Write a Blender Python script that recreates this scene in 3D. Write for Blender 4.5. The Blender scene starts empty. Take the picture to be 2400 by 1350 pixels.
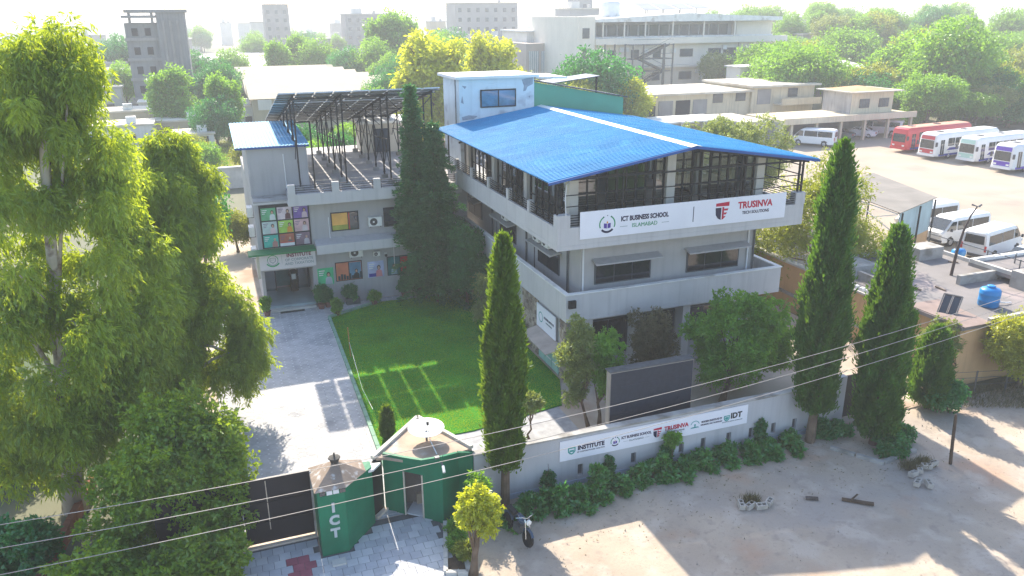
import bpy, math, random
import numpy as np
from mathutils import Vector, Matrix
R = math.radians
SC = bpy.context.scene
COL = SC.collection
rnd = random.Random(7)
rng = np.random.default_rng(7)

# ------------------------------------------------------------------ camera
cam_d = bpy.data.cameras.new('camera'); cam = bpy.data.objects.new('camera', cam_d); COL.objects.link(cam)
YAW, PITCH, ROLL = 0.3540, 0.3334, -0.0074
fw = Vector((math.sin(YAW)*math.cos(PITCH), math.cos(YAW)*math.cos(PITCH), -math.sin(PITCH)))
r0 = Vector((math.cos(YAW), -math.sin(YAW), 0)); u0 = r0.cross(fw)
rr = r0*math.cos(ROLL)+u0*math.sin(ROLL); uu = -r0*math.sin(ROLL)+u0*math.cos(ROLL)
cam.matrix_world = Matrix(((rr.x, uu.x, -fw.x, -13.36), (rr.y, uu.y, -fw.y, -30.44), (rr.z, uu.z, -fw.z, 16.69), (0, 0, 0, 1)))
cam_d.sensor_width = 36; cam_d.lens = 36*1858.7/2400
cam_d.clip_start = 0.5; cam_d.clip_end = 9000
SC.camera = cam

# ------------------------------------------------------------------ sky, sun, exposure
SUN_EL, SUN_AZ = R(37.4), R(2)          # azimuth measured from +Y towards +X
w = bpy.data.worlds.new('World'); SC.world = w; w.use_nodes = True
nt = w.node_tree; nt.nodes.clear()
sky = nt.nodes.new('ShaderNodeTexSky'); sky.sky_type = 'NISHITA'; sky.sun_disc = False
sky.sun_elevation = SUN_EL; sky.sun_rotation = SUN_AZ; sky.altitude = 500; sky.air_density = 1.0; sky.dust_density = 2.0; sky.ozone_density = 1.0
bg = nt.nodes.new('ShaderNodeBackground'); bg.inputs[1].default_value = 0.15
wo = nt.nodes.new('ShaderNodeOutputWorld')
nt.links.new(sky.outputs[0], bg.inputs[0]); nt.links.new(bg.outputs[0], wo.inputs[0])
sl = bpy.data.lights.new('sun', 'SUN'); sl.energy = 3.9; sl.angle = R(0.53); sl.color = (1.0, 0.91, 0.76)
so = bpy.data.objects.new('sun', sl); COL.objects.link(so)
tosun = Vector((math.sin(SUN_AZ)*math.cos(SUN_EL), math.cos(SUN_AZ)*math.cos(SUN_EL), math.sin(SUN_EL)))
so.rotation_euler = tosun.to_track_quat('Z', 'Y').to_euler(); so.location = tosun*200
vs = SC.view_settings; vs.view_transform = 'Standard'; vs.look = 'None'; vs.exposure = 1.5; vs.gamma = 1; vs.use_curve_mapping = False
SC.render.engine = 'CYCLES'
cy = SC.cycles
cy.max_bounces = 7; cy.diffuse_bounces = 3; cy.glossy_bounces = 2; cy.transmission_bounces = 4; cy.transparent_max_bounces = 8; cy.volume_bounces = 1
cy.use_denoising = True; cy.denoising_prefilter = 'NONE'; cy.sample_clamp_indirect = 6; cy.caustics_reflective = False; cy.caustics_refractive = False

# ------------------------------------------------------------------ materials
MATS = {}
def L(c):                                   # srgb 0-255 triple -> linear
    return tuple((x/255/12.92 if x/255 <= .04045 else ((x/255+.055)/1.055)**2.4) for x in c)
def mat(name, col, rough=.8, var=.12, scale=1.5, bump=.0, bscale=60, spec=.3, metal=0, streak=0, dirt=None, emit=None):
    """Principled material: base colour with two octaves of noise variation, optional rain streaks, dirt patches and fine bump."""
    if name in MATS: return MATS[name]
    m = bpy.data.materials.new(name); m.use_nodes = True; n = m.node_tree.nodes; l = m.node_tree.links
    b = n['Principled BSDF']; b.inputs['Roughness'].default_value = rough; b.inputs['Metallic'].default_value = metal
    b.inputs['Specular IOR Level'].default_value = spec
    g = n.new('ShaderNodeNewGeometry')
    def mixc(fac, a, bb):
        x = n.new('ShaderNodeMix'); x.data_type = 'RGBA'
        if hasattr(fac, 'is_output'): l.new(fac, x.inputs[0])
        else: x.inputs[0].default_value = fac
        for i, v in ((6, a), (7, bb)):
            if hasattr(v, 'is_output'): l.new(v, x.inputs[i])
            else: x.inputs[i].default_value = (*v, 1)
        return x.outputs[2]
    def ramp(src, lo, hi):
        x = n.new('ShaderNodeMapRange'); x.inputs[1].default_value = lo; x.inputs[2].default_value = hi; l.new(src, x.inputs[0]); return x.outputs[0]
    def noise(sc, det=4, vec=None):
        x = n.new('ShaderNodeTexNoise'); x.inputs['Scale'].default_value = sc; x.inputs['Detail'].default_value = det
        l.new(vec or g.outputs['Position'], x.inputs['Vector']); return x.outputs['Fac']
    c = tuple(col[:3])
    if var:
        a = tuple(max(0, x*(1-var)) for x in c); bb = tuple(min(1, x*(1+var)) for x in c)
        out = mixc(ramp(noise(scale, 6), .3, .7), a, bb)
    else: out = c
    if streak:
        mp = n.new('ShaderNodeMapping'); mp.inputs['Scale'].default_value = (3.2, 3.2, .22); l.new(g.outputs['Position'], mp.inputs[0])
        f = ramp(noise(1.3, 5, mp.outputs[0]), .50, .82)
        mm = n.new('ShaderNodeMath'); mm.operation = 'MULTIPLY'; mm.inputs[1].default_value = streak; l.new(f, mm.inputs[0])
        out = mixc(mm.outputs[0], out, tuple(x*.45 for x in c))
    if dirt:
        dc, amt, ds = dirt
        f = ramp(noise(ds, 7), .62-.25*amt, .72-.1*amt)
        out = mixc(f, out, dc)
    if hasattr(out, 'is_output'): l.new(out, b.inputs['Base Color'])
    else: b.inputs['Base Color'].default_value = (*out, 1)
    if bump:
        bp = n.new('ShaderNodeBump'); bp.inputs['Strength'].default_value = bump; bp.inputs['Distance'].default_value = .03
        l.new(noise(bscale, 4), bp.inputs['Height']); l.new(bp.outputs[0], b.inputs['Normal'])
    if emit:
        b.inputs['Emission Color'].default_value = (*emit[0], 1); b.inputs['Emission Strength'].default_value = emit[1]
    MATS[name] = m; return m
def glassmat(name, tint=(.55, .62, .6), refl=.16):
    m = bpy.data.materials.new(name); m.use_nodes = True; n = m.node_tree.nodes; l = m.node_tree.links
    n.remove(n['Principled BSDF'])
    t = n.new('ShaderNodeBsdfTransparent'); t.inputs[0].default_value = (*tint, 1)
    g = n.new('ShaderNodeBsdfGlossy'); g.inputs['Roughness'].default_value = .03; g.inputs[0].default_value = (.9, .95, 1, 1)
    fr = n.new('ShaderNodeFresnel'); fr.inputs[0].default_value = 1.5
    ad = n.new('ShaderNodeMath'); ad.operation = 'ADD'; ad.inputs[1].default_value = refl-.04; l.new(fr.outputs[0], ad.inputs[0])
    x = n.new('ShaderNodeMixShader'); l.new(ad.outputs[0], x.inputs[0]); l.new(t.outputs[0], x.inputs[1]); l.new(g.outputs[0], x.inputs[2])
    l.new(x.outputs[0], n['Material Output'].inputs[0]); MATS[name] = m; return m
def leafmat(name, dark, light, trans, tw=.45, gloss=.06):
    """Leaf: diffuse + translucent, colour spread by a per-leaf random value stored on the faces."""
    m = bpy.data.materials.new(name); m.use_nodes = True; n = m.node_tree.nodes; l = m.node_tree.links
    n.remove(n['Principled BSDF'])
    at = n.new('ShaderNodeAttribute'); at.attribute_name = 'tint'
    def rampc(a, b):
        x = n.new('ShaderNodeMix'); x.data_type = 'RGBA'; x.inputs[6].default_value = (*a, 1); x.inputs[7].default_value = (*b, 1); l.new(at.outputs['Fac'], x.inputs[0]); return x.outputs[2]
    d = n.new('ShaderNodeBsdfDiffuse'); l.new(rampc(dark, light), d.inputs[0])
    t = n.new('ShaderNodeBsdfTranslucent'); l.new(rampc(tuple(.6*x for x in trans), trans), t.inputs[0])
    g = n.new('ShaderNodeBsdfGlossy'); g.inputs['Roughness'].default_value = .45; g.inputs[0].default_value = (.8, .85, .8, 1)
    x = n.new('ShaderNodeMixShader'); x.inputs[0].default_value = tw; l.new(d.outputs[0], x.inputs[1]); l.new(t.outputs[0], x.inputs[2])
    y = n.new('ShaderNodeMixShader'); y.inputs[0].default_value = gloss; l.new(x.outputs[0], y.inputs[1]); l.new(g.outputs[0], y.inputs[2])
    l.new(y.outputs[0], n['Material Output'].inputs[0]); MATS[name] = m; return m

# ------------------------------------------------------------------ object helpers
def wloc(o):
    v = Vector((0, 0, 0))
    while o is not None: v += o.location; o = o.parent
    return v
def thing(name, label, cat, loc=(0, 0, 0), group=None):
    o = bpy.data.objects.new(name, None); COL.objects.link(o); o.location = loc; o.empty_display_size = .2
    o['label'] = label; o['category'] = cat
    if group: o['group'] = group
    return o
def tag(o, label, cat, group=None):
    o['label'] = label; o['category'] = cat
    if group: o['group'] = group
    return o
def kind(o, k, label=None):
    o['kind'] = k
    if label: o['label'] = label
    return o
def link(name, me, parent=None, loc=(0, 0, 0)):
    o = bpy.data.objects.new(name, me); COL.objects.link(o); o.location = loc
    if parent is not None: o.parent = parent
    return o
def copy_tree(o, parent=None):
    c = o.copy(); COL.objects.link(c); c.parent = parent
    for ch in o.children: copy_tree(ch, c)
    return c

BOXF = ((0, 3, 2, 1), (4, 5, 6, 7), (0, 1, 5, 4), (1, 2, 6, 5), (2, 3, 7, 6), (3, 0, 4, 7))
class MB:
    def __init__(s): s.v = []; s.f = []; s.m = []
    def add(s, v, f, mi=0):
        b = len(s.v); s.v += [tuple(x) for x in v]
        for q in f: s.f.append(tuple(b+i for i in q)); s.m.append(mi)
        return s
    def box(s, x0, x1, y0, y1, z0, z1, mi=0):
        return s.add([(x0, y0, z0), (x1, y0, z0), (x1, y1, z0), (x0, y1, z0), (x0, y0, z1), (x1, y0, z1), (x1, y1, z1), (x0, y1, z1)], BOXF, mi)
    def cbox(s, c, d, mi=0):
        return s.box(c[0]-d[0]/2, c[0]+d[0]/2, c[1]-d[1]/2, c[1]+d[1]/2, c[2]-d[2]/2, c[2]+d[2]/2, mi)
    def poly(s, pts, mi=0): return s.add(pts, [tuple(range(len(pts)))], mi)
    def prism(s, pts, z0, z1, mi=0):
        n = len(pts); zt = z1 if isinstance(z1, (list, tuple)) else [z1]*n
        v = [(x, y, z0) for x, y in pts]+[(pts[i][0], pts[i][1], zt[i]) for i in range(n)]
        f = [tuple(range(n))[::-1], tuple(range(n, 2*n))]+[(i, (i+1) % n, n+(i+1) % n, n+i) for i in range(n)]
        return s.add(v, f, mi)
    def slab(s, quad, t, mi=0):              # four 3-D corners, thickened downwards
        v = [tuple(q) for q in quad]+[(q[0], q[1], q[2]-t) for q in quad]
        return s.add(v, [(0, 1, 2, 3), (7, 6, 5, 4), (0, 4, 5, 1), (1, 5, 6, 2), (2, 6, 7, 3), (3, 7, 4, 0)], mi)
    def bar(s, a, b, w, h=None, mi=0):       # square bar between two points
        a = Vector(a); b = Vector(b); d = (b-a).normalized(); h = h or w
        up = Vector((0, 0, 1)) if abs(d.z) < .95 else Vector((0, 1, 0))
        x = d.cross(up).normalized()*w/2; y = x.cross(d).normalized()*h/2
        v = [a-x-y, a+x-y, a+x+y, a-x+y, b-x-y, b+x-y, b+x+y, b-x+y]
        return s.add(v, BOXF, mi)
    def tube(s, pts, rad, n=8, mi=0, cap=True):
        pts = [Vector(p) for p in pts]; rad = rad if isinstance(rad, (list, tuple)) else [rad]*len(pts)
        rings = []; ref = Vector((1, 0, 0))
        for i, p in enumerate(pts):
            d = (pts[min(i+1, len(pts)-1)]-pts[max(i-1, 0)]).normalized()
            if abs(d.dot(ref)) > .9: ref = Vector((0, 1, 0)) if abs(d.y) < .9 else Vector((0, 0, 1))
            x = (ref-d*ref.dot(d)).normalized(); y = d.cross(x); ref = x
            rings.append([p+(x*math.cos(2*math.pi*k/n)+y*math.sin(2*math.pi*k/n))*rad[i] for k in range(n)])
        v = [q for r in rings for q in r]
        f = [(i*n+k, i*n+(k+1) % n, (i+1)*n+(k+1) % n, (i+1)*n+k) for i in range(len(pts)-1) for k in range(n)]
        if cap: f += [tuple(range(n))[::-1], tuple((len(pts)-1)*n+k for k in range(n))]
        return s.add(v, f, mi)
    def cyl(s, c, r, z0, z1, n=16, mi=0): return s.tube([(c[0], c[1], z0), (c[0], c[1], z1)], r, n, mi)
    def lathe(s, c, prof, n=16, mi=0):       # profile of (radius, z) round a vertical axis
        v = [(c[0]+r*math.cos(2*math.pi*k/n), c[1]+r*math.sin(2*math.pi*k/n), c[2]+z) for r, z in prof for k in range(n)]
        f = [(i*n+k, i*n+(k+1) % n, (i+1)*n+(k+1) % n, (i+1)*n+k) for i in range(len(prof)-1) for k in range(n)]
        f += [tuple(range(n))[::-1], tuple((len(prof)-1)*n+k for k in range(n))]
        return s.add(v, f, mi)
    def mesh(s, name, mats, off=None, smooth=False):
        me = bpy.data.meshes.new(name)
        v = s.v if off is None else [(x-off[0], y-off[1], z-off[2]) for x, y, z in s.v]
        me.from_pydata(v, [], s.f); mats = mats if isinstance(mats, (list, tuple)) else [mats]
        for m in mats: me.materials.append(m)
        if len(mats) > 1: me.polygons.foreach_set('material_index', s.m)
        if smooth: me.polygons.foreach_set('use_smooth', [True]*len(s.f))
        me.update(); return me
    def build(s, name, mats, parent=None, smooth=False):   # vertices in world space; stored relative to the parent's place
        return link(name, s.mesh(name, mats, wloc(parent) if parent is not None else None, smooth), parent)
def B(*a): return MB().box(*a)

FONT_CACHE = {}
def text(s, size, loc, m, parent, name='lettering', rotz=0, bold=0, sx=1, align='CENTER', flat=False, ext=.006, space=1.0):
    """Lettering as a thin mesh standing upright and facing -Y (turned by rotz)."""
    cu = bpy.data.curves.new('t', 'FONT'); cu.body = s; cu.size = size; cu.align_x = align; cu.align_y = 'CENTER'
    cu.extrude = ext; cu.offset = bold; cu.resolution_u = 3; cu.space_character = space
    o = bpy.data.objects.new('t', cu); COL.objects.link(o)
    dg = bpy.context.evaluated_depsgraph_get(); me = bpy.data.meshes.new_from_object(o.evaluated_get(dg))
    bpy.data.objects.remove(o); bpy.data.curves.remove(cu)
    mt = Matrix.Rotation(rotz, 4, 'Z') @ (Matrix.Rotation(R(90), 4, 'X') if not flat else Matrix()) @ Matrix.Diagonal((sx, 1, 1, 1))
    me.transform(Matrix.Translation(Vector(loc)-(wloc(parent) if parent is not None else Vector())) @ mt)
    me.materials.clear(); me.materials.append(m); me.name = name
    return link(name, me, parent)

# ------------------------------------------------------------------ foliage
def leaf_mesh(name, P, D, Ln, W, tint, m, off=(0, 0, 0)):
    """n rhombic leaves: base points P, directions D, lengths, widths, a random tint each."""
    n = len(P); P = P-np.array(off)
    D = D/np.linalg.norm(D, axis=1, keepdims=True)
    S = np.cross(D, rng.normal(size=(n, 3))); S /= np.linalg.norm(S, axis=1, keepdims=True)+1e-9
    Ln = np.asarray(Ln).reshape(-1, 1); W = np.asarray(W).reshape(-1, 1)
    mid = P+D*Ln*.45
    V = np.stack([P, mid+S*W*.5, P+D*Ln, mid-S*W*.5], 1).reshape(-1, 3).astype(np.float32)
    me = bpy.data.meshes.new(name); me.vertices.add(4*n); me.vertices.foreach_set('co', V.ravel())
    me.loops.add(4*n); me.loops.foreach_set('vertex_index', np.arange(4*n, dtype=np.int32))
    me.polygons.add(n); me.polygons.foreach_set('loop_start', np.arange(n, dtype=np.int32)*4)
    a = me.attributes.new('tint', 'FLOAT', 'FACE'); a.data.foreach_set('value', np.clip(tint, 0, 1).astype(np.float32))
    me.materials.append(m); me.update(calc_edges=True); return me
def unit(n):
    d = rng.normal(size=(n, 3)); return d/np.linalg.norm(d, axis=1, keepdims=True)
def clump_leaves(cl, n, droop=.3, outw=.6, zs=1.0, shell=.5, per=9, slen=.55):
    """cl: array of clumps (x,y,z,r). Twigs start in the clumps' outer volume and run outwards and down; leaves sit along each twig. Returns base points, directions, tints."""
    cl = np.asarray(cl, float); p = cl[:, 3]**2; p /= p.sum(); m = max(1, n//per); k = rng.choice(len(cl), m, p=p)
    d = unit(m); rad = cl[k, 3]*(shell+(.95-shell)*rng.random(m)**.7)
    B0 = cl[k, :3]+d*rad[:, None]*np.array([1, 1, zs])
    T = d*outw+unit(m)*.55; T[:, 2] -= droop*.5; T /= np.linalg.norm(T, axis=1, keepdims=True)
    sl = (slen*cl[k, 3]*(.5+rng.random(m)))[:, None]
    ct = rng.random(len(cl)); tw = .4*ct[k]+.35*rng.random(m)
    j = np.repeat(np.arange(m), per); j = j[:n] if len(j) >= n else np.r_[j, rng.integers(0, m, n-len(j))]
    t = rng.random(n)[:, None]
    P = B0[j]+T[j]*sl[j]*t; P[:, 2] -= (droop*.6*sl[j]*t*t)[:, 0]; P += rng.normal(size=(n, 3))*.02
    D = T[j]*.5+unit(n)*.75; D[:, 2] -= droop*(.4+.6*t[:, 0])
    return P, D, tw[j]+.25*rng.random(n)
def crown_clumps(c, rx, ry, rz, n, rmin, rmax, shell=.55, zpow=1.0):
    d = unit(n); q = shell+(1-shell)*rng.random(n); P = d*q[:, None]*np.array([rx, ry, rz])+np.array(c)
    return np.c_[P, rmin+(rmax-rmin)*rng.random(n)]
def trunk_mb(base, top, r0, r1, targets=(), bend=.25, n=8, seg=6, lr=.35):
    """Tapered, slightly bent trunk with limbs running to the target points."""
    mb = MB(); base = Vector(base); top = Vector(top); pts = []; rad = []
    for i in range(seg+1):
        t = i/seg; o = Vector((rnd.uniform(-1, 1), rnd.uniform(-1, 1), 0))*bend*math.sin(math.pi*t)
        pts.append(base.lerp(top, t)+o); rad.append((r0*(1+.5*max(0, .12-t)/.12))*(1-t)+r1*t)
    mb.tube(pts, rad, n)
    for tg in targets:
        tg = Vector(tg); i = max(1, min(seg-1, int(seg*rnd.uniform(.35, .95)))); a = pts[i]
        if tg.z < a.z: i = max(1, i-2); a = pts[i]
        mid = a.lerp(tg, .5)+Vector((rnd.uniform(-.2, .2), rnd.uniform(-.2, .2), rnd.uniform(.0, .3)))
        ra = rad[i]*rnd.uniform(.35, .55); mb.tube([a, mid, tg], [ra, ra*.6, ra*.2], max(4, n-3))
    return mb
# ================================================================== materials used in many places
WALL = mat('stucco_grey', (.42, .402, .39), .9, .07, .5, .25, 35, streak=.22)
WALL2 = mat('stucco_grey_warm', (.40, .385, .375), .9, .08, .6, .25, 35, streak=.3)
PARA = mat('parapet_paint', (.52, .503, .495), .88, .06, .8, .2, 30, streak=.3)
WHITEB = mat('sign_white', (.80, .79, .83), .55, .03, 1)
CREAM = mat('column_cream', (.58, .54, .47), .85, .07, 1.2, .15, 40, streak=.2)
DARKM = mat('dark_steel', (.018, .020, .024), .5, .25, 4, metal=.3)
GREYM = mat('grey_steel', (.12, .125, .13), .5, .2, 4, metal=.4)
BLUER = mat('blue_sheet_steel', (.022, .25, .48), .6, .13, .45, spec=.12, dirt=((.05, .32, .52), .3, .9))
_n = BLUER.node_tree.nodes; _l = BLUER.node_tree.links; _b = _n['Principled BSDF']; _s = _b.inputs['Base Color'].links[0].from_socket     # each sheet faded a little differently
_oi = _n.new('ShaderNodeObjectInfo'); _mr = _n.new('ShaderNodeMapRange'); _mr.inputs[3].default_value = .0; _mr.inputs[4].default_value = .30; _l.new(_oi.outputs['Random'], _mr.inputs[0])
_mx = _n.new('ShaderNodeMix'); _mx.data_type = 'RGBA'; _mx.inputs[7].default_value = (.09, .33, .50, 1); _l.new(_mr.outputs[0], _mx.inputs[0]); _l.new(_s, _mx.inputs[6]); _l.new(_mx.outputs[2], _b.inputs['Base Color'])
RIDGE = mat('ridge_cap_glare', (.78, .78, .76), .5, .1, 2)  # sun glare along the ridge is put into this white
WINDARK = mat('window_glass_dark', (.012, .016, .022), .06, .3, .7, spec=.9)
FRAME = mat('window_frame', (.09, .095, .10), .45, .1, 3)
FRAMEW = mat('frame_white', (.7, .7, .7), .5, .05, 3)
CONC = mat('concrete', (.36, .345, .32), .92, .2, 1.2, .4, 25, dirt=((.20, .185, .16), .5, 1.1))
CONCL = mat('concrete_light', (.52, .50, .46), .92, .15, 1.0, .4, 25, streak=.25)
SLABW = mat('roof_slab_white', (.74, .73, .70), .85, .08, 1.0, .2, 20, dirt=((.5, .48, .44), .3, .8))
PEEL = mat('peeling_whitewash', (.62, .69, .74), .9, .06, 1.0, .2, 30, dirt=((.40, .43, .48), .30, .9), streak=.2)
GREENW = mat('green_sheet_wall', (.10, .33, .22), .55, .06, .6)
GREENP = mat('green_paint', (.006, .155, .078), .6, .16, 1.1, .2, 30, streak=.25)
NAVY = mat('ink_navy', (.018, .016, .05), .5, 0)
CRIM = mat('ink_crimson', (.50, .010, .045), .5, 0)
INKG = mat('ink_green', (.03, .28, .10), .5, 0)
INKGR = mat('ink_grey', (.22, .26, .27), .5, 0)
INKT = mat('ink_teal', (.06, .33, .30), .5, 0)
ORANGE = mat('ink_orange', (.75, .30, .03), .5, 0)
ACW = mat('ac_casing', (.70, .69, .66), .5, .08, 3, streak=.3)
ACD = mat('ac_grille', (.05, .05, .052), .6, .1, 5)
GLASS = glassmat('hall_glass')

# ================================================================== ground
gm = mat('far_ground', (.20, .185, .13), .95, .3, .02, dirt=((.06, .09, .035), .8, .03))
g = B(-1500, 1800, -150, 2600, -.6, -.10).build('ground', gm); kind(g, 'structure')
DIRT = mat('dirt_sand', (.40, .325, .25), .95, .16, .35, .5, 9, dirt=((.35, .305, .265), .62, .22))
n = DIRT.node_tree.nodes; l = DIRT.node_tree.links        # reddish soil patches and tyre-scuffed fine grain on top of the sandy base
b_ = n['Principled BSDF']; src = b_.inputs['Base Color'].links[0].from_socket; ge = n.new('ShaderNodeNewGeometry')
def _patch(sc, lo, hi, col, src, amt=1.0, det=5):
    t = n.new('ShaderNodeTexNoise'); t.inputs['Scale'].default_value = sc; t.inputs['Detail'].default_value = det; l.new(ge.outputs['Position'], t.inputs['Vector'])
    r_ = n.new('ShaderNodeMapRange'); r_.inputs[1].default_value = lo; r_.inputs[2].default_value = hi; r_.inputs[4].default_value = amt; l.new(t.outputs['Fac'], r_.inputs[0])
    x = n.new('ShaderNodeMix'); x.data_type = 'RGBA'; x.inputs[7].default_value = (*col, 1); l.new(r_.outputs[0], x.inputs[0]); l.new(src, x.inputs[6]); return x.outputs[2]
src = _patch(.30, .58, .70, (.42, .25, .16), src, .55); src = _patch(.8, .52, .66, (.50, .43, .36), src, .6); src = _patch(1.7, .58, .72, (.27, .225, .19), src, .7, 9); src = _patch(7, .58, .75, (.25, .205, .17), src, .55, 9); src = _patch(30, .6, .75, (.20, .17, .14), src, .5, 4)
l.new(src, b_.inputs['Base Color'])
mb = MB(); nx, ny = 110, 50
def dz(x, y): return .035*math.sin(x*.9+y*.4)*math.sin(y*.7-x*.2)+.02*math.sin(x*2.3+1)*math.sin(y*1.9)
for j in range(ny+1):
    for i in range(nx+1):
        x = -45+i*(75/nx); y = -45+j*(38/ny); e = min(1, max(0, (-7.6-y)/1.5)); mb.v.append((x, y, -.045+e*dz(x, y)))
for j in range(ny):
    for i in range(nx): a = j*(nx+1)+i; mb.f.append((a, a+1, a+nx+2, a+nx+1)); mb.m.append(0)
kind(mb.build('dirt_ground', DIRT, smooth=True), 'structure')
YARD = mat('yard_screed', (.46, .385, .31), .95, .12, .5, .3, 12, dirt=((.36, .25, .18), .45, .35))
kind(B(-16.5, 17.0, -7.0, 34, -.09, -.005).build('yard_ground', YARD), 'structure')
# pebbles and clods scattered over the dirt
npb = 900; X = rng.uniform(-9, 22, npb); Y = rng.uniform(-17, -7.6, npb)
mb = MB()
for x, y in zip(X, Y):
    s = .008+.03*rnd.random()**4; a = rnd.random()*3
    mb.add([(x-s, y, -.05), (x+s*.4, y-s, -.05), (x+s, y+s*.7, -.05), (x+s*.2*math.cos(a), y+.2*s, s*.6+.005)], [(0, 1, 3), (1, 2, 3), (2, 0, 3)])
kind(mb.build('gravel', mat('pebble', (.40, .33, .27), .95, .3, 3)), 'stuff', 'small stones scattered over the dirt forecourt')

# ------------------------------------------------------------------ driveway of octagonal pavers with white inserts
PAV = mat('paver_grey', (.44, .43, .43), .9, .13, 2.2, .3, 30, dirt=((.30, .30, .31), .35, .6))
DOT = mat('paver_white', (.62, .62, .62), .85, .1, 3)
base = B(-14.7, -.4, -6.7, 16.05, -.06, .004).build('driveway', mat('joint_sand', (.36, .36, .37), .95, .2, 3)); kind(base, 'structure')
CELL = .36
def octa(c, h, cut, z0, z1):
    p = [(-h+cut, -h), (h-cut, -h), (h, -h+cut), (h, h-cut), (h-cut, h), (-h+cut, h), (-h, h-cut), (-h, -h+cut)]
    return [(c[0]+x, c[1]+y) for x, y in p]
pm = MB(); pm.prism(octa((0, 0), .175, .05, 0, 0), 0, .028); paver_me = pm.mesh('paver', PAV)
cells = []
for j in range(62):
    for i in range(39):
        x = -14.5+i*CELL; y = -6.4+j*CELL
        ledge = -8.45 if y < 13.2 else (-8.3+(y-13.4)*2.1)
        if x+.18 < min(ledge, -.5) and y < 16: cells.append((x, y))
vis = sorted([c for c in cells if c[1] > -2.6 and c[0] > -13.6], key=lambda c: c[1])[:290]; vs_ = set(vis)
for x, y in vis: link('paver', paver_me, base, (x, y, .004))
rest = MB(); dots = MB()
for x, y in cells:
    if (x, y) not in vs_: rest.prism(octa((x, y), .175, .05, 0, 0), .004, .032)
    if x > -13.9: dots.prism([(x+.18-.05, y+.18), (x+.18, y+.18-.05), (x+.18+.05, y+.18), (x+.18, y+.18+.05)], .004, .034)
kind(rest.build('paver_field', PAV, base), 'stuff'); kind(dots.build('paver_insert', DOT, base), 'stuff')

# forecourt slabs in front of the gate
SL1 = mat('slab_grey', (.44, .445, .47), .9, .16, 1.3, .3, 30); SL2 = mat('slab_red', (.34, .10, .13), .9, .18, 2, .3, 30); SL3 = mat('slab_pale', (.52, .52, .53), .9, .12, 1.6, .3, 30)
fc = B(-14.9, -7.66, -12.2, -6.72, -.08, -.002).build('forecourt_paving', mat('slab_joint', (.13, .13, .13), .95, .2, 3)); kind(fc, 'structure')
sm = []
for m_ in (SL1, SL2, SL3):
    q = MB(); q.box(-.176, .176, -.176, .176, 0, .03); me = q.mesh('paving_slab', m_); sm.append(me)
half = []
for j in range(15):
    for i in range(20):
        x = -14.7+i*.365+(.18 if j % 2 else 0); y = -12.0+j*.365
        if x > -7.85 or y > -6.95 or (y > -8.2 and -11.95 < x < -9.4 and y > -8.2+max(0, (x+10.85))*1.1): continue
        red = (-12.75 < x < -12.1 and -8.95 < y < -7.9) or (-12.6 < x < -11.9 and -9.9 < y < -9.2) or (x < -13.9 and y < -8.4)
        o = link('paving_slab', sm[1] if red else (sm[0] if rnd.random() < .6 else sm[2]), fc, (x, y, rnd.uniform(-.004, .004)))
        o.rotation_euler = (rnd.uniform(-.008, .008), rnd.uniform(-.008, .008), rnd.uniform(-.012, .012))

# ------------------------------------------------------------------ lawn
TURF = mat('turf', (.042, .21, .014), .95, .3, .6, .6, 120, spec=.1)
lawn_pts = [(-8.30, 13.55), (-5.0, 15.2), (-.3, 15.0), (.75, 14.6), (.75, 1.2), (-.2, -1.2), (-4.6, -2.0), (-8.62, -2.0)]
lw = MB().prism(lawn_pts, -.05, .05).build('lawn', TURF); kind(lw, 'structure')
kb = MB(); KG = mat('kerb_green', (.20, .33, .24), .85, .15, 2, .2, 30)
for a, b in (((-8.42, 13.6), (-8.75, -5.4)), ((-8.42, 13.6), (-5.05, 15.3))):
    n_ = 22 if a[1]-b[1] > 5 else 5
    for i in range(n_):
        p = [a[k]+(b[k]-a[k])*(i+.02)/n_ for k in (0, 1)]; q = [a[k]+(b[k]-a[k])*(i+.98)/n_ for k in (0, 1)]
        MB().bar((*p, .05), (*q, .05), .16, .22).build('kerb_stone', KG, lw)
inside = []
from mathutils.geometry import intersect_point_tri_2d
def in_poly(P, poly):
    x, y = P[:, 0], P[:, 1]; c = np.zeros(len(P), bool); j = len(poly)-1
    for i in range(len(poly)):
        (xi, yi), (xj, yj) = poly[i], poly[j]
        c ^= ((yi > y) != (yj > y)) & (x < (xj-xi)*(y-yi)/(yj-yi+1e-12)+xi); j = i
    return c
P = np.c_[rng.uniform(-8.7, .8, 75000), rng.uniform(-2.0, 15.3, 75000), np.full(75000, .045)]; P = P[in_poly(P, lawn_pts)]
D = unit(len(P))*.55; D[:, 2] = 1
GR = leafmat('grass_blade', (.034, .20, .010), (.17, .38, .012), (.72, .82, .012), .42, .03)
kind(link('grass', leaf_mesh('grass', P, D, .035+.03*rng.random(len(P)), np.full(len(P), .018), .35*rng.random(len(P))+.65*(.5+.5*np.sin(P[:, 0]*1.7)*np.sin(P[:, 1]*1.1+P[:, 0])), GR)), 'stuff', 'short green grass covering the courtyard lawn')

# ================================================================== main school building
sb = thing('school_building', 'grey three storey school block with a blue corrugated roof and wraparound balconies', 'building', (6.5, 9, 0))
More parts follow.
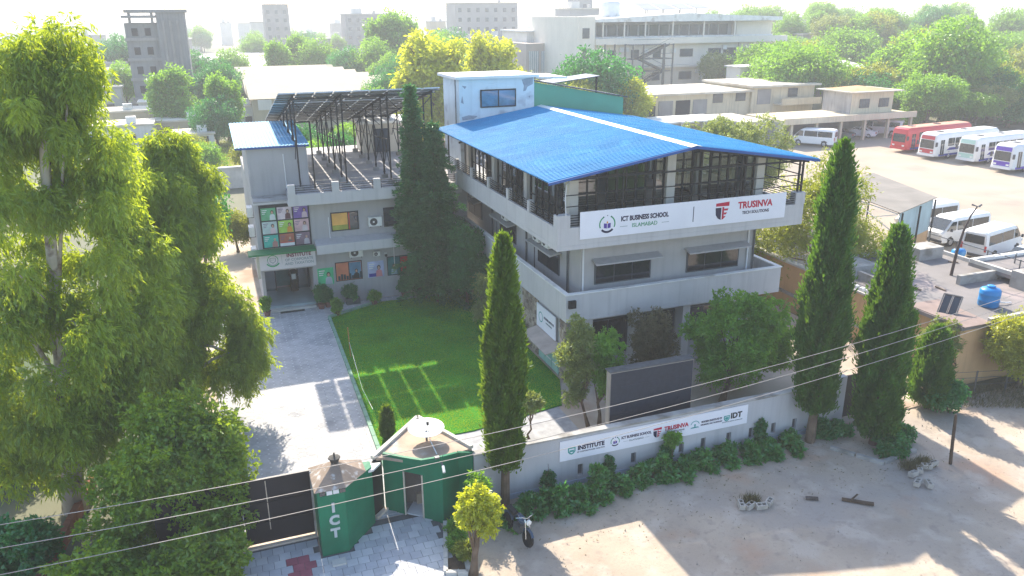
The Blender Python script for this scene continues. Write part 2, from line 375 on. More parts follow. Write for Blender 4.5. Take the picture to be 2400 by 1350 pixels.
# ground floor
mb = MB(); mb.box(1.75, 11.3, 1.5, 22, -.05, 3.42); mb.box(.95, 1.75, 1.7, 18, -.05, 3.42); mb.build('ground_floor_wall', WALL2, sb)
for x in (2.0, 4.65, 7.3, 9.95): B(x-.2, x+.2, .75, 1.49, -.05, 3.3).build('pillar', PARA, sb)
for x0, x1 in ((2.3, 4.4), (4.95, 7.05), (7.6, 9.7)):
    f = B(x0, x1, 1.40, 1.49, .9, 2.75).build('window', FRAME, sb)
    B(x0+.07, (x0+x1)/2-.03, 1.385, 1.40, .97, 2.68).build('pane', WINDARK, f); B((x0+x1)/2+.03, x1-.07, 1.385, 1.40, .97, 2.68).build('pane', WINDARK, f)
B(1.76, 11.3, 1.30, 1.49, 2.85, 3.25).build('ledge', PARA, sb)
# lower balcony: slab + parapet walls
B(.62, 12.38, .34, 18.4, 3.30, 3.50).build('balcony_slab', PARA, sb)
mb = MB(); mb.box(.62, 12.38, .34, .50, 3.505, 4.60); mb.box(.62, .78, .505, 16.1, 3.505, 4.60); mb.box(12.22, 12.38, .505, 18.3, 3.505, 4.60)
mb.build('balcony_parapet', PARA, sb)
mb = MB(); mb.box(.58, 12.42, .30, .54, 4.603, 4.65); mb.box(.58, .82, .545, 16.1, 4.603, 4.65); mb.box(12.18, 12.42, .545, 18.3, 4.603, 4.65); mb.build('coping', SLABW, sb)
# first floor
B(1.75, 11.35, 1.25, 22, 3.505, 6.84).build('first_floor_wall', WALL, sb)
for x0, x1 in ((2.5, 5.38), (7.46, 10.36)):
    f = MB(); 
    f.box(x0-.05, x1+.05, 1.20, 1.245, 4.64, 5.72); f = f.build('window', FRAME, sb)
    k = 3
    for i in range(k):
        a = x0+(x1-x0)*i/k+.02; b2 = x0+(x1-x0)*(i+1)/k-.02
        B(a, b2, 1.185, 1.20, 4.70, 5.66).build('pane', WINDARK, f)
    MB().slab([(x0-.2, .72, 5.78), (x1+.42, .72, 5.78), (x1+.42, 1.24, 5.92), (x0-.2, 1.24, 5.92)], .07).build('sunshade', WALL2, sb)
for y0, y1 in ((3.7, 6.35), (9.7, 12.25), (15.75, 18.4)):
    f = B(1.70, 1.745, y0-.05, y1+.05, 4.42, 5.50).build('window', FRAME, sb)
    for i in range(2):
        a = y0+(y1-y0)*i/2+.02; b2 = y0+(y1-y0)*(i+1)/2-.02
        B(1.685, 1.70, a, b2, 4.47, 5.45).build('pane', WINDARK, f)
    MB().slab([(1.10, y0-.3, 5.58), (1.74, y0-.3, 5.70), (1.74, y1+.3, 5.70), (1.10, y1+.3, 5.58)], .07).build('sunshade', WALL2, sb)
mb = MB()
for x in (1.84, 10.9, 11.25): mb = MB(); mb.tube([(x, 1.19, 3.6), (x, 1.19, 6.85)], .045, 8); mb.build('drain_pipe', FRAMEW if x != 11.25 else GREYM, sb)
for y in (8.0, 13.6, 2.6): mb = MB(); mb.tube([(1.68, y, 3.6), (1.68, y, 6.85)], .05, 8); mb.build('drain_pipe', GREYM, sb)
for y in (6.9, 12.9): B(1.71, 1.745, y, y+.05, 3.6, 6.8).build('wall_joint', GREYM, sb)
# upper balcony
B(0, 13.03, 0, 19.4, 6.845, 7.05).build('terrace_slab', PARA, sb)
mb = MB(); mb.box(0, 13.03, 0, .14, 7.055, 7.86); mb.box(0, .14, .145, 17.2, 7.055, 7.86); mb.box(12.89, 13.03, .145, 19.2, 7.055, 7.86); mb.build('terrace_parapet', PARA, sb)
mb = MB(); mb.box(-.02, .60, -.02, .40, 7.862, 8.43)
mb.build('corner_pier', PARA, sb); B(12.5, 13.05, -.02, .40, 7.862, 8.43).build('corner_pier', PARA, sb)
piers = (3.42, 6.3, 9.3, 12.3, 15.4)
for y in piers: B(-.02, .22, y-.12, y+.12, 7.862, 8.43).build('pier', PARA, sb)
for y in (4.0, 8.0, 12.0, 16.0): B(12.83, 13.05, y-.12, y+.12, 7.862, 8.43).build('pier', PARA, sb)
ys = [.40]+[y for y in piers]+[17.2]
for i in range(len(ys)-1):
    a = ys[i]+(.125 if i else .005); b2 = ys[i+1]-.125
    for k in range(5): MB().bar((.07, a, 7.94+k*.11), (.07, b2, 7.94+k*.11), .03).build('rail', DARKM, sb)
ys = [.4, 4, 8, 12, 16, 19]
for i in range(5):
    for k in range(5): MB().bar((12.96, ys[i]+(.125 if i else .005), 7.94+k*.11), (12.96, ys[i+1]-.125, 7.94+k*.11), .03).build('rail', DARKM, sb)
for x0, x1 in ((.605, 6.5), (6.53, 12.495)):
    for k in range(5): MB().bar((x0, .07, 7.94+k*.11), (x1, .07, 7.94+k*.11), .03).build('rail', DARKM, sb)
# terrace hall: floor, columns, glazing, back wall
B(1.0, 12.0, 1.0, 18, 7.055, 7.12).build('terrace_floor', mat('floor_tile', (.36, .33, .30), .5, .1, 1.5), sb)
for x, y in ((1.3, 1.4), (6.25, 1.4), (11.25, 1.4), (1.3, 6.6), (1.3, 11.6), (1.3, 16.4), (11.25, 6.6), (11.25, 11.6), (11.25, 16.4)):
    zt = 11.0-abs(x-6.45)*.155-.1
    B(x-.22, x+.22, y-.22, y+.22, 7.125, zt-.12).build('column', CREAM, sb)
def glazing(a, b2, z1a, z1b, nv, parent, frames=(8.05, 9.0, 9.75)):
    """Glazed screen from a to b2 (plan points): posts, rails and one pane per bay."""
    ax, ay = a; bx, by = b2; mbf = MB()
    for i in range(nv+1):
        t = i/nv; x = ax+(bx-ax)*t; y = ay+(by-ay)*t; z1 = z1a+(z1b-z1a)*t
        MB().bar((x, y, 7.13), (x, y, z1), .075 if i % 2 else .10).build('mullion', DARKM, parent)
    for z in frames: MB().bar((ax, ay, z), (bx, by, z), .05).build('transom', DARKM, parent)
    MB().bar((ax, ay, 7.16), (bx, by, 7.16), .08).build('transom', DARKM, parent)
    for i in range(nv):
        t0, t1 = (i+.04)/nv, (i+.96)/nv; p = []
        for t, z in ((t0, 7.2), (t1, 7.2), (t1, None), (t0, None)): p.append((ax+(bx-ax)*t, ay+(by-ay)*t, z if z else z1a+(z1b-z1a)*t-.08))
        if (i*7+nv) % 5 != 3: MB().poly(p).build('glass_pane', GLASS, parent)
glazing((1.55, 1.4), (6.0, 1.4), 9.95, 10.75, 9, sb); glazing((6.5, 1.4), (11.0, 1.4), 10.85, 10.10, 9, sb)
for y0, y1 in ((1.65, 6.35), (6.85, 11.35), (11.85, 16.15)):
    glazing((1.3, y0), (1.3, y1), 10.0, 10.0, 6, sb, (8.1, 9.1)); 
for y0, y1 in ((1.65, 6.35), (6.85, 11.35), (11.85, 16.15)): glazing((11.25, y0), (11.25, y1), 10.0, 10.0, 5, sb, (8.6, 9.5))
B(1.1, 12.2, 16.9, 17.1, 7.125, 10.0).build('back_wall', mat('hall_back_shaded', (.10, .10, .10), .9, .2, 1), sb)  # dimness under the hall roof is painted into this dark wall colour
# outer steel posts and safety rails
for y in (.22, 6.3, 12.3, 17.0): MB().bar((.07, y, 8.435 if y < 1 or y in piers else 7.87), (.07, y, 10.02), .07).build('steel_post', DARKM, sb)
for x, y in ((12.72, .2), (12.92, .2), (12.96, 4), (12.96, 8), (12.96, 12), (12.96, 16)): MB().bar((x, y, 8.435), (x, y, 10.0), .08).build('steel_post', DARKM, sb)
for x in (3.2, 9.4): MB().bar((x, .17, 7.1), (x, .17, 10.02+(6.46-abs(x-6.46))*.15), .06).build('steel_post', DARKM, sb)
for z in (8.75, 9.25): MB().bar((.1, .2, z), (12.9, .2, z), .04).build('safety_rail', DARKM, sb)
for z in (8.75, 9.25, 9.7): MB().bar((12.9, .25, z), (12.9, 18, z), .045).build('safety_rail', DARKM, sb)
for y in (1.9, 2.9): MB().bar((12.9, y, 8.75), (12.9, y, 9.7), .04).build('safety_rail', DARKM, sb)
MB().tube([(.35, -.1, 8.45), (.32, -.06, 9.2), (.40, -.02, 9.75), (1.2, .9, 9.95)], .022, 6).build('white_cable', FRAMEW, sb)
# roof: purlins, rafters, corrugated sheets, ridge cap
EL, RX, ER = (-.62, 10.0), (6.46, 11.08), (13.32, 10.06); Y0, Y1 = -.42, 17.55
rf = MB()
for t in (.03, .25, .5, .75, .97):
    for (xa, za), (xb, zb) in ((EL, RX), (ER, RX)):
        x = xa+(xb-xa)*t; z = za+(zb-za)*t-.10; MB().bar((x, Y0+.05, z), (x, Y1-.1, z), .08, .08).build('purlin', DARKM, sb)
for y in (.2, 4.4, 8.6, 12.8, 17.0):
    for (xa, za), (xb, zb) in ((EL, RX), (ER, RX)): MB().bar((xa+.1*(1 if xb > xa else -1), y, za-.19), (xb, y, zb-.19), .08, .1).build('rafter', DARKM, sb)
    MB().bar((.3, y, 9.93), (12.7, y, 9.93), .06, .08).build('tie_beam', DARKM, sb)
def corr_sheet(A, Bp, width, pitch=.21, h=.05):
    """One roof sheet: ribs run from A (eave) to B (ridge), width along +Y."""
    s = MB(); nrib = int(round(width/pitch)); prof = []
    for k in range(nrib):
        y = k*pitch; prof += [(y, 0), (y+pitch*.42, 0), (y+pitch*.56, h), (y+pitch*.86, h)]
    prof.append((nrib*pitch, 0))
    nseg = 3
    for i in range(nseg+1):
        t = i/nseg
        for y, z in prof: s.v.append((A[0]+(Bp[0]-A[0])*t, y, A[1]+(Bp[1]-A[1])*t+z))
    k = len(prof)
    for i in range(nseg):
        for j in range(k-1):
            q = (i*k+j, i*k+j+1, (i+1)*k+j+1, (i+1)*k+j); s.f.append(q if A[0] > Bp[0] else q[::-1]); s.m.append(0)
    return s
SW = 1.05; nsh = 17; o3 = wloc(sb)
for A in (EL, ER):
    me = corr_sheet(A, RX, SW).mesh('roof_sheet', BLUER)
    for i in range(nsh):
        o = link('roof_sheet', me, sb, (-o3.x, Y0+i*(Y1-Y0-.05)/nsh-o3.y, .004*(i % 2)-o3.z))
mb = MB(); mb.slab([(RX[0]-.30, Y0-.03, RX[1]+.005), (RX[0], Y0-.03, RX[1]+.07), (RX[0], Y1, RX[1]+.07), (RX[0]-.30, Y1, RX[1]+.005)], .012)
mb.slab([(RX[0], Y0-.03, RX[1]+.07), (RX[0]+.26, Y0-.03, RX[1]+.012), (RX[0]+.26, Y1, RX[1]+.012), (RX[0], Y1, RX[1]+.07)], .012); mb.build('ridge_cap', RIDGE, sb)
for A in (EL, ER):
    MB().bar((A[0], Y0-.02, A[1]-.05), (RX[0], Y0-.02, RX[1]-.03), .03, .12).build('verge_trim', mat('blue_trim', (.02, .09, .30), .5, .1, 2), sb)
# stair tower
B(1.03, 6.0, 17.62, 21.2, 7.055, 12.88).build('stair_tower_wall', PEEL, sb)
mb = MB(); mb.box(.75, 6.25, 17.35, 21.6, 12.885, 13.05); mb.build('tower_roof_slab', SLABW, sb)
for pts_ in ([(5.15, 12.75), (5.55, 12.82), (5.92, 12.86), (5.90, 12.45), (5.55, 12.30), (5.42, 12.05), (5.25, 12.02), (5.30, 12.35)], [(1.2, 12.5), (1.5, 12.45), (1.4, 12.3)], [(1.15, 10.6), (1.6, 10.7), (2.2, 10.62), (1.9, 10.45), (1.2, 10.4)], [(5.6, 11.7), (5.75, 11.75), (5.7, 11.6)], [(1.12, 11.5), (1.22, 11.9), (1.3, 11.4)]):
    MB().poly([(u, 17.612, v) for u, v in pts_]).build('peeled_patch', mat('peeled_plaster', (.30, .33, .38), .95, .2, 3), sb)
f = B(2.38, 4.74, 17.54, 17.615, 11.12, 12.22).build('window', DARKM, sb)
B(2.46, 3.52, 17.52, 17.54, 11.20, 12.14).build('pane', mat('window_blue', (.06, .13, .24), .08, .5, 1.2, spec=.9), f); B(3.60, 4.66, 17.52, 17.54, 11.20, 12.14).build('pane', mat('window_blue2', (.10, .16, .26), .08, .5, 1.0, spec=.9), f)
MB().tube([(.98, 18.3, 10), (.98, 18.3, 12.9)], .03, 6).build('drain_pipe', GREYM, sb)
MB().slab([(6.2, 17.9, 12.86), (8.4, 17.9, 12.80), (8.4, 21.4, 12.80), (6.2, 21.4, 12.86)], .12).build('tower_canopy', SLABW, sb)
# green lean-to behind the ridge
MB().add([(6.01, 17.62, 10.2), (12.4, 17.62, 10.2), (12.4, 17.62, 11.36), (6.01, 17.62, 12.55), (6.01, 17.7, 10.2), (12.4, 17.7, 10.2), (12.4, 17.7, 11.36), (6.01, 17.7, 12.55)],
         [(0, 1, 2, 3), (7, 6, 5, 4), (0, 4, 5, 1), (1, 5, 6, 2), (2, 6, 7, 3), (3, 7, 4, 0)]).build('green_wall', GREENW, sb)
MB().slab([(6.0, 17.45, 12.68), (12.65, 17.45, 11.42), (12.65, 22, 11.42), (6.0, 22, 12.68)], .07).build('lean_to_roof', mat('dark_sheet', (.05, .06, .075), .5, .2, 1), sb)
B(6.05, 12.3, 17.72, 22, 7.06, 10.15).build('rear_wall', WALL2, sb)
MB().slab([(8.2, 20.0, 12.25), (11.8, 20.0, 12.62), (11.8, 22.2, 12.62), (8.2, 22.2, 12.25)], .05).build('solar_canopy', mat('panel_back', (.10, .13, .18), .4, .2, 1), sb)
MB().bar((11.6, 20.1, 10.2), (11.6, 20.1, 12.6), .1).build('steel_post', DARKM, sb)

# balcony banner
bn = thing('roof_banner', 'long white banner with two school logos on the upper balcony front', 'banner', (6.5, -.05, 7.3))
B(1.05, 11.9, -.055, -.025, 7.30, 8.53).build('banner_sheet', WHITEB, bn)
def star_ring(c, r, k, m, parent, y, name='emblem_star'):
    s = MB()
    for i in range(k):
        a = math.radians(60+60*i/(k-1)); s.box(c[0]+r*math.cos(a)-.02, c[0]+r*math.cos(a)+.02, y-.004, y, c[1]+r*math.sin(a)-.02, c[1]+r*math.sin(a)+.02)
    return s.build(name, m, parent)
def arc(c, r0_, r1_, a0, a1, y, m, parent, name, n_=22, ext=.006):
    s = MB()
    for i in range(n_):
        p = []
        for a in (a0+(a1-a0)*i/n_, a0+(a1-a0)*(i+1)/n_):
            a = math.radians(a); p.append(((c[0]+r0_*math.cos(a), c[1]+r0_*math.sin(a)), (c[0]+r1_*math.cos(a), c[1]+r1_*math.sin(a))))
        q = [p[0][0], p[0][1], p[1][1], p[1][0]]
        s.poly([(u, y, v) for u, v in q]); 
    return s.build(name, m, parent)
def flat(pts, y, m, parent, name): return MB().poly([(u, y, v) for u, v in pts]).build(name, m, parent)
def school_emblem(cx, cz, r, y, parent):
    arc((cx, cz), r*.86, r, 115, 205, y, INKG, parent, 'emblem_ring'); arc((cx, cz), r*.86, r, -25, 65, y, INKG, parent, 'emblem_ring')
    arc((cx, cz), r*.78, r*1.02, 222, 318, y, NAVY, parent, 'emblem_ribbon'); star_ring((cx, cz), r*.97, 3, NAVY, parent, y)
    ink = mat('ink_violet', (.09, .05, .30), .5, 0)
    flat([(cx-.42*r, cz-.42*r), (cx-.04*r, cz-.50*r), (cx-.04*r, cz+.06*r), (cx-.42*r, cz+.12*r)], y, ink, parent, 'emblem_book'); flat([(cx+.04*r, cz-.50*r), (cx+.42*r, cz-.42*r), (cx+.42*r, cz+.12*r), (cx+.04*r, cz+.06*r)], y, ink, parent, 'emblem_book')
    flat([(cx-.1*r, cz+.1*r), (cx+.1*r, cz+.1*r), (cx+.05*r, cz+.32*r), (cx-.05*r, cz+.32*r)], y, ORANGE, parent, 'emblem_flame')
def tech_shield(cx, cz, h, y, parent):
    """Shield with a crimson T-and-E monogram over a navy half."""
    s = h; 
    flat([(cx-.42*s, cz+.28*s), (cx-.42*s, cz+.45*s), (cx+.44*s, cz+.5*s), (cx+.44*s, cz+.26*s)], y, CRIM, parent, 'shield_bar')
    flat([(cx-.44*s, cz+.20*s), (cx-.06*s, cz+.20*s), (cx-.06*s, cz-.5*s), (cx-.26*s, cz-.40*s), (cx-.40*s, cz-.2*s)], y, NAVY, parent, 'shield_half')
    flat([(cx+.0*s, cz+.22*s), (cx+.12*s, cz+.22*s), (cx+.12*s, cz-.45*s), (cx+.0*s, cz-.5*s)], y, CRIM, parent, 'shield_stem')
    for k, zz in enumerate((.12, -.10, -.30)): flat([(cx+.125*s, cz+zz*s), (cx+(.40-.07*k)*s, cz+zz*s), (cx+(.36-.1*k)*s, cz+(zz-.11)*s), (cx+.125*s, cz+(zz-.11)*s)], y, CRIM, parent, 'shield_arm')
yb = -.060
school_emblem(2.37, 7.88, .40, yb, bn)
text('ICT BUSINESS SCHOOL', .30, (4.25, yb, 8.04), NAVY, bn, sx=.78, bold=.012); text('ISLAMABAD', .26, (4.25, yb, 7.70), INKG, bn, sx=.95)
for x0, x1 in ((3.0, 3.38), (5.12, 5.5)): flat([(x0, 7.69), (x1, 7.69), (x1, 7.71), (x0, 7.71)], yb, INKGR, bn, 'rule')
flat([(6.75, 7.56), (6.79, 7.56), (6.79, 8.28), (6.75, 8.28)], yb, NAVY, bn, 'divider')
tech_shield(8.32, 7.93, .84, yb, bn)
text('TRUSINVA', .44, (10.15, yb, 8.10), CRIM, bn, sx=.93, bold=.014); text('TECH SOLUTIONS', .20, (10.2, yb, 7.74), NAVY, bn, sx=.92, bold=.004)

# ground-floor flank: stone cladding, board, awning, teal doors, green net
STN = mat('field_stone', (.40, .33, .26), .95, .35, 1.8, .5, 20); STN2 = mat('field_stone_dark', (.24, .19, .15), .95, .3, 2.2, .5, 20)
cnt = 0
for y0, y1 in ((4.35, 6.6), (.9, 1.65)):
    for j in range(14):
        yy = y0
        while yy < y1-.05:
            wd = min(rnd.uniform(.16, .36), y1-yy)
            o = MB(); z0 = .02+j*.232; d = rnd.uniform(.03, .09)
            o.add([(.95, yy+.012, z0), (.95-d, yy+.03, z0+.02), (.95-d, yy+wd-.03, z0+.03), (.95, yy+wd-.012, z0), (.95, yy+.012, z0+.22), (.95-d, yy+.03, z0+.20), (.95-d, yy+wd-.03, z0+.19), (.95, yy+wd-.012, z0+.22)], BOXF)
            o.build('stone', STN if rnd.random() < .7 else STN2, sb); yy += wd; cnt += 1
bd = thing('entrance_board', 'white board with a small round logo above the side entrance awning', 'sign', (.8, 3, 1.6))
B(.80, .86, 1.95, 4.3, 1.75, 2.95).build('board_panel', WHITEB, bd)
arcm = MB()
for i in range(20):
    a, b2 = 2*math.pi*i/20, 2*math.pi*(i+1)/20; arcm.poly([(.796, 3.75-r_*math.cos(t), 2.35+r_*math.sin(t)) for r_, t in ((.22, a), (.27, a), (.27, b2), (.22, b2))])
arcm.build('logo_ring', INKT, bd)
text('MODERN INSTITUTE', .17, (.795, 2.72, 2.45), NAVY, bd, rotz=R(-90), sx=.8); text('OF INFORMATICS', .12, (.795, 2.72, 2.25), INKGR, bd, rotz=R(-90), sx=.8)
aw = MB().slab([(.90, 1.1, 1.72), (.90, 4.3, 1.72), (-.05, 4.3, 1.52), (-.05, 1.1, 1.52)], .05).build('awning', mat('awning_tan', (.42, .36, .31), .8, .15, 1.5), sb)
TEAL = mat('door_teal', (.30, .52, .47), .5, .08, 2)
for i, y in enumerate((1.7, 2.55, 3.4)):
    d = B(.88, .94, y, y+.80, .05, 1.65).build('door', TEAL, sb)
    B(.872, .88, y+.08, y+.72, .95, 1.55).build('pane', WINDARK, d); B(.86, .88, y+.06, y+.74, .45, .50).build('rail', FRAMEW, d)
nmb = MB()
for k in range(10):
    y = 7.2+k*.16; nmb.v += [(.55+.06*math.sin(k*1.7), y, .2), (.5+.08*math.sin(k*1.7+.6), y, 3.2)]
for k in range(9): nmb.f.append((2*k, 2*k+2, 2*k+3, 2*k+1)); nmb.m.append(0)
ne = nmb.build('shade_net', mat('net_green', (.01, .36, .20), .7, .25, 2.5)); so_ = ne.modifiers.new('s', 'SOLIDIFY'); so_.thickness = .02
tag(ne, 'bright green shade net hanging on the side wall behind the lawn cypress', 'net')
# floodlight at the lower balcony corner
fl = thing('flood_light', 'black flood light on the corner of the lower balcony', 'light', (.9, .2, 4.2))
B(.70, 1.05, .14, .28, 4.02, 4.38).build('housing', DARKM, fl); MB().bar((.85, .28, 4.2), (.85, .34, 4.2), .06).build('bracket', GREYM, fl)
B(.74, 1.01, .13, .14, 4.06, 4.34).build('lens', WINDARK, fl)

# ------------------------------------------------------------------ air conditioners
def ac_unit(x, y, z, rz, label, group=None):
    t = thing('air_conditioner', label, 'air conditioner', (0, 0, 0), group)
    B(-.40, .40, -.15, .15, 0, .56).build('casing', ACW, t)
    g_ = MB(); 
    for i in range(16):
        a, b2 = 2*math.pi*i/16, 2*math.pi*(i+1)/16
        g_.poly([(-.1+r_*math.cos(s), -.153, .28+r_*math.sin(s)) for r_, s in ((.05, a), (.23, a), (.23, b2), (.05, b2))])
    g_.build('fan_grille', ACD, t)
    hb = MB(); hb.lathe((0, 0, 0), [(.0, 0), (.06, 0), (.06, .02)], 10); h_ = hb.mesh('fan_hub', ACW); h_.transform(Matrix.Translation((-.1, -.155, .28)) @ Matrix.Rotation(R(90), 4, 'X')); link('fan_hub', h_, t)
    for s in (-.3, .3): MB().bar((s, -.15, -.03), (s, .2, -.03), .05).build('bracket', GREYM, t)
    t.location = (x, y, z); t.rotation_euler.z = rz; return t
for i, (y, lab) in enumerate(((4.3, 'pale outdoor air conditioner above the side window closest to the banner corner'), (5.5, 'pale outdoor air conditioner beside its twin above the side window near the banner corner'),
                              (10.2, 'single outdoor air conditioner above the middle side window of the school block'), (16.6, 'outdoor air conditioner above the side window half hidden by the conifer'))):
    ac_unit(1.35, y, 5.78, R(-90), lab)
# ================================================================== college wing on the left
WF = 16.15
cw = thing('college_wing', 'grey two storey college wing with poster windows and a rooftop terrace', 'building', (-5.5, 24, 0))
WALLW = mat('stucco_wing', (.40, .385, .385), .9, .07, .5, .25, 35, streak=.28)
# shell with the entrance recess left open
mb = MB(); mb.box(-8.85, .9, WF, 33, -.05, 6.5); mb.box(-11.8, -11.62, WF, 33, -.05, 6.5); mb.box(-11.615, -8.855, 19.6, 33, -.05, 6.5); mb.box(-11.615, -8.855, WF, 19.595, 2.45, 6.5)
mb.build('wall', WALLW, cw)
B(-11.8, .9, WF+.02, 33, 6.505, 6.62).build('terrace_slab', CONC, cw)
tf = B(-9.85, .9, 15.35, 32.8, 6.63, 6.95).build('terrace_floor', mat('terrace_tile', (.34, .33, .335), .85, .12, 1.0, .2, 20), cw)
B(-11.8, -8.4, 17.85, 26.5, 6.63, 9.36).build('upper_room_wall', WALLW, cw)
B(-11.84, -8.46, WF-.04, WF, 6.45, 6.55).build('string_course', PARA, cw)
MB().tube([(-9.75, 17.80, 6.9), (-9.78, 17.80, 9.0)], .03, 6).build('drain_pipe', FRAMEW, cw)
# terrace parapet with piers and rails
B(-9.95, .3, 15.15, 15.32, 6.42, 7.08).build('terrace_parapet', PARA, cw); B(-9.95, .3, 15.325, 16.14, 6.42, 6.60).build('terrace_edge', PARA, cw)
px = (-9.72, -7.25, -4.85, -2.4, .1)
for x in px: B(x-.2, x+.2, 15.12, 15.36, 7.082, 7.66).build('pier', PARA, cw)
for i in range(4):
    for k in range(4): MB().bar((px[i]+.205, 15.24, 7.17+k*.13), (px[i+1]-.205, 15.24, 7.17+k*.13), .03).build('rail', DARKM, cw)
    for s in (.24, -.24): MB().bar((px[i]+.205+.05 if s > 0 else px[i+1]-.255, 15.24, 7.08), (px[i]+.255 if s > 0 else px[i+1]-.255, 15.24, 7.6), .025).build('rail_post', DARKM, cw)
# ledge between the floors
MB().slab([(-8.62, 15.15, 3.98), (.9, 15.15, 3.98), (.9, WF-.002, 4.12), (-8.62, WF-.002, 4.12)], .55).build('ledge', PARA, cw)
# blue sheet roof over the upper room: ribs run front to back
sh = MB(); prof = []; pitch = .2
for k in range(21): y = k*pitch; prof += [(y, 0), (y+.08, 0), (y+.11, .03), (y+.17, .03)]
for y, z in ((17.62, 9.50), (21.6, 9.66), (26.6, 9.86)):
    for u, dzz in prof: sh.v.append((-12.42+u, y, z+dzz))
k = len(prof)
for i in range(2):
    for j in range(k-1): sh.f.append((i*k+j, i*k+j+1, (i+1)*k+j+1, (i+1)*k+j)); sh.m.append(0)
sh.build('blue_roof', BLUER, cw)
MB().bar((-12.42, 17.63, 9.44), (-8.25, 17.63, 9.44), .03, .1).build('roof_fascia', mat('blue_trim', (.02, .09, .30)), cw)
for x in (-12.1, -8.5): MB().bar((x, 17.66, 9.40), (x, 26.5, 9.76), .08).build('purlin', DARKM, cw)
# windows of the first floor
WORG = mat('window_orange', (.72, .36, .07), .25, .2, 1.4, spec=.6); WYEL = mat('window_green', (.28, .30, .04), .25, .2, 2, spec=.6); WBLU = mat('window_navy', (.010, .025, .045), .08, .2, 1, spec=.9); WRED = mat('window_red', (.42, .04, .03), .25, .2, 2, spec=.6)
f = B(-7.56, -5.92, WF-.05, WF-.003, 4.50, 5.64).build('window', DARKM, cw); yp = WF-.055
B(-7.49, -6.58, yp-.006, yp+.004, 4.86, 5.58).build('film', WORG, f); B(-7.49, -6.58, yp-.006, yp+.004, 4.57, 4.855).build('film', WYEL, f); B(-6.53, -6.45, yp-.006, yp+.004, 4.57, 5.58).build('film', WRED, f); B(-6.445, -5.99, yp-.006, yp+.004, 4.57, 5.58).build('pane', WBLU, f)
for x0 in (-4.4, -1.6):
    f = B(x0, x0+1.6, WF-.05, WF-.003, 4.48, 5.66).build('window', DARKM, cw)
    for i in range(2): B(x0+.06+.77*i, x0+.77+.77*i, yp-.006, yp+.004, 4.55, 5.59).build('pane', WBLU, f)
for x in (-7.68, -3.9): MB().tube([(x, WF-.04, 4.1 if x < -5 else 1.6), (x, WF-.04, 5.4 if x < -5 else 3.4)], .025, 6).build('conduit', FRAMEW, cw)
# poster window: black frame, nine posters
POS = []
def pm(name, c, v=.25, s=2.5): return mat('print_'+name, c, .45, v, s)
pw = thing('poster_window', 'black framed window grid of nine course posters above the entrance canopy', 'poster wall', (-10.15, WF, 3.85))
B(-11.55, -8.75, WF-.06, WF-.005, 3.86, 6.42).build('frame', DARKM, pw)
SKIN = pm('skin', (.50, .30, .22), .05); 
specs = [[('green', (.10, .33, .17), 'white_shirt', (.55, .60, .60)), ('rose', (.55, .46, .50), 'maroon', (.10, .03, .045)), ('violet', (.17, .10, .36), 'pink', (.55, .42, .48))],
         [('mist', (.42, .52, .50), 'blush', (.58, .45, .47)), ('lime', (.30, .50, .08), 'amber', (.62, .26, .04)), ('peach', (.56, .36, .38), 'offwhite', (.56, .48, .50))],
         [('teal', (.05, .42, .34), 'coral', (.45, .20, .18)), ('brick', (.40, .12, .07), 'smoke', (.14, .12, .13)), ('dusk', (.20, .13, .17), 'silver', (.45, .40, .44))]]
def figure(cx, z0, h, y, cl, parent, hair=True):
    """Printed half-length figure on a poster: torso, head, hair, flat on the sheet."""
    flat([(cx-.24*h, z0), (cx+.24*h, z0), (cx+.20*h, z0+.42*h), (cx+.08*h, z0+.52*h), (cx-.08*h, z0+.52*h), (cx-.20*h, z0+.42*h)], y, cl, parent, 'printed_torso')
    if hair: flat([(cx+.13*h*math.cos(a), z0+.68*h+.17*h*math.sin(a)) for a in [2*math.pi*i/12 for i in range(12)]], y-.002, pm('hair', (.02, .014, .012), .1), parent, 'printed_hair')
    flat([(cx+.085*h*math.cos(a), z0+.65*h+.12*h*math.sin(a)) for a in [2*math.pi*i/12 for i in range(12)]], y-.004, SKIN, parent, 'printed_head')
for j in range(3):
    for i in range(3):
        bgc = specs[j][i]; x0 = -11.46+i*.90; z0 = 5.52-j*.80; yq = WF-.066
        p = B(x0, x0+.82, yq, WF-.06, z0, z0+.72).build('poster', pm(bgc[0], bgc[1]), pw)
        figure(x0+(.58 if (i+j) % 2 else .62), z0+.01, .68, yq-.003, pm(bgc[2], bgc[3], .1), p, j < 2)
        for k in range(3): flat([(x0+.06, z0+.62-k*.10), (x0+.34-.06*k, z0+.62-k*.10), (x0+.34-.06*k, z0+.58-k*.10), (x0+.06, z0+.58-k*.10)], yq-.003, pm('pale_text', (.70, .70, .70), .05) if (i+j) % 2 == 0 else pm('dark_text', (.16, .12, .2), .05), p, 'printed_text')
        if (i, j) == (1, 2):
            flat([(x0, z0), (x0+.82, z0), (x0+.82, z0+.18), (x0, z0+.18)], yq-.005, pm('white_strip', (.70, .70, .72), .05), p, 'printed_band'); flat([(x0, z0+.18), (x0+.82, z0+.18), (x0+.82, z0+.25), (x0, z0+.25)], yq-.005, pm('red_strip', (.5, .06, .05), .05), p, 'printed_band')
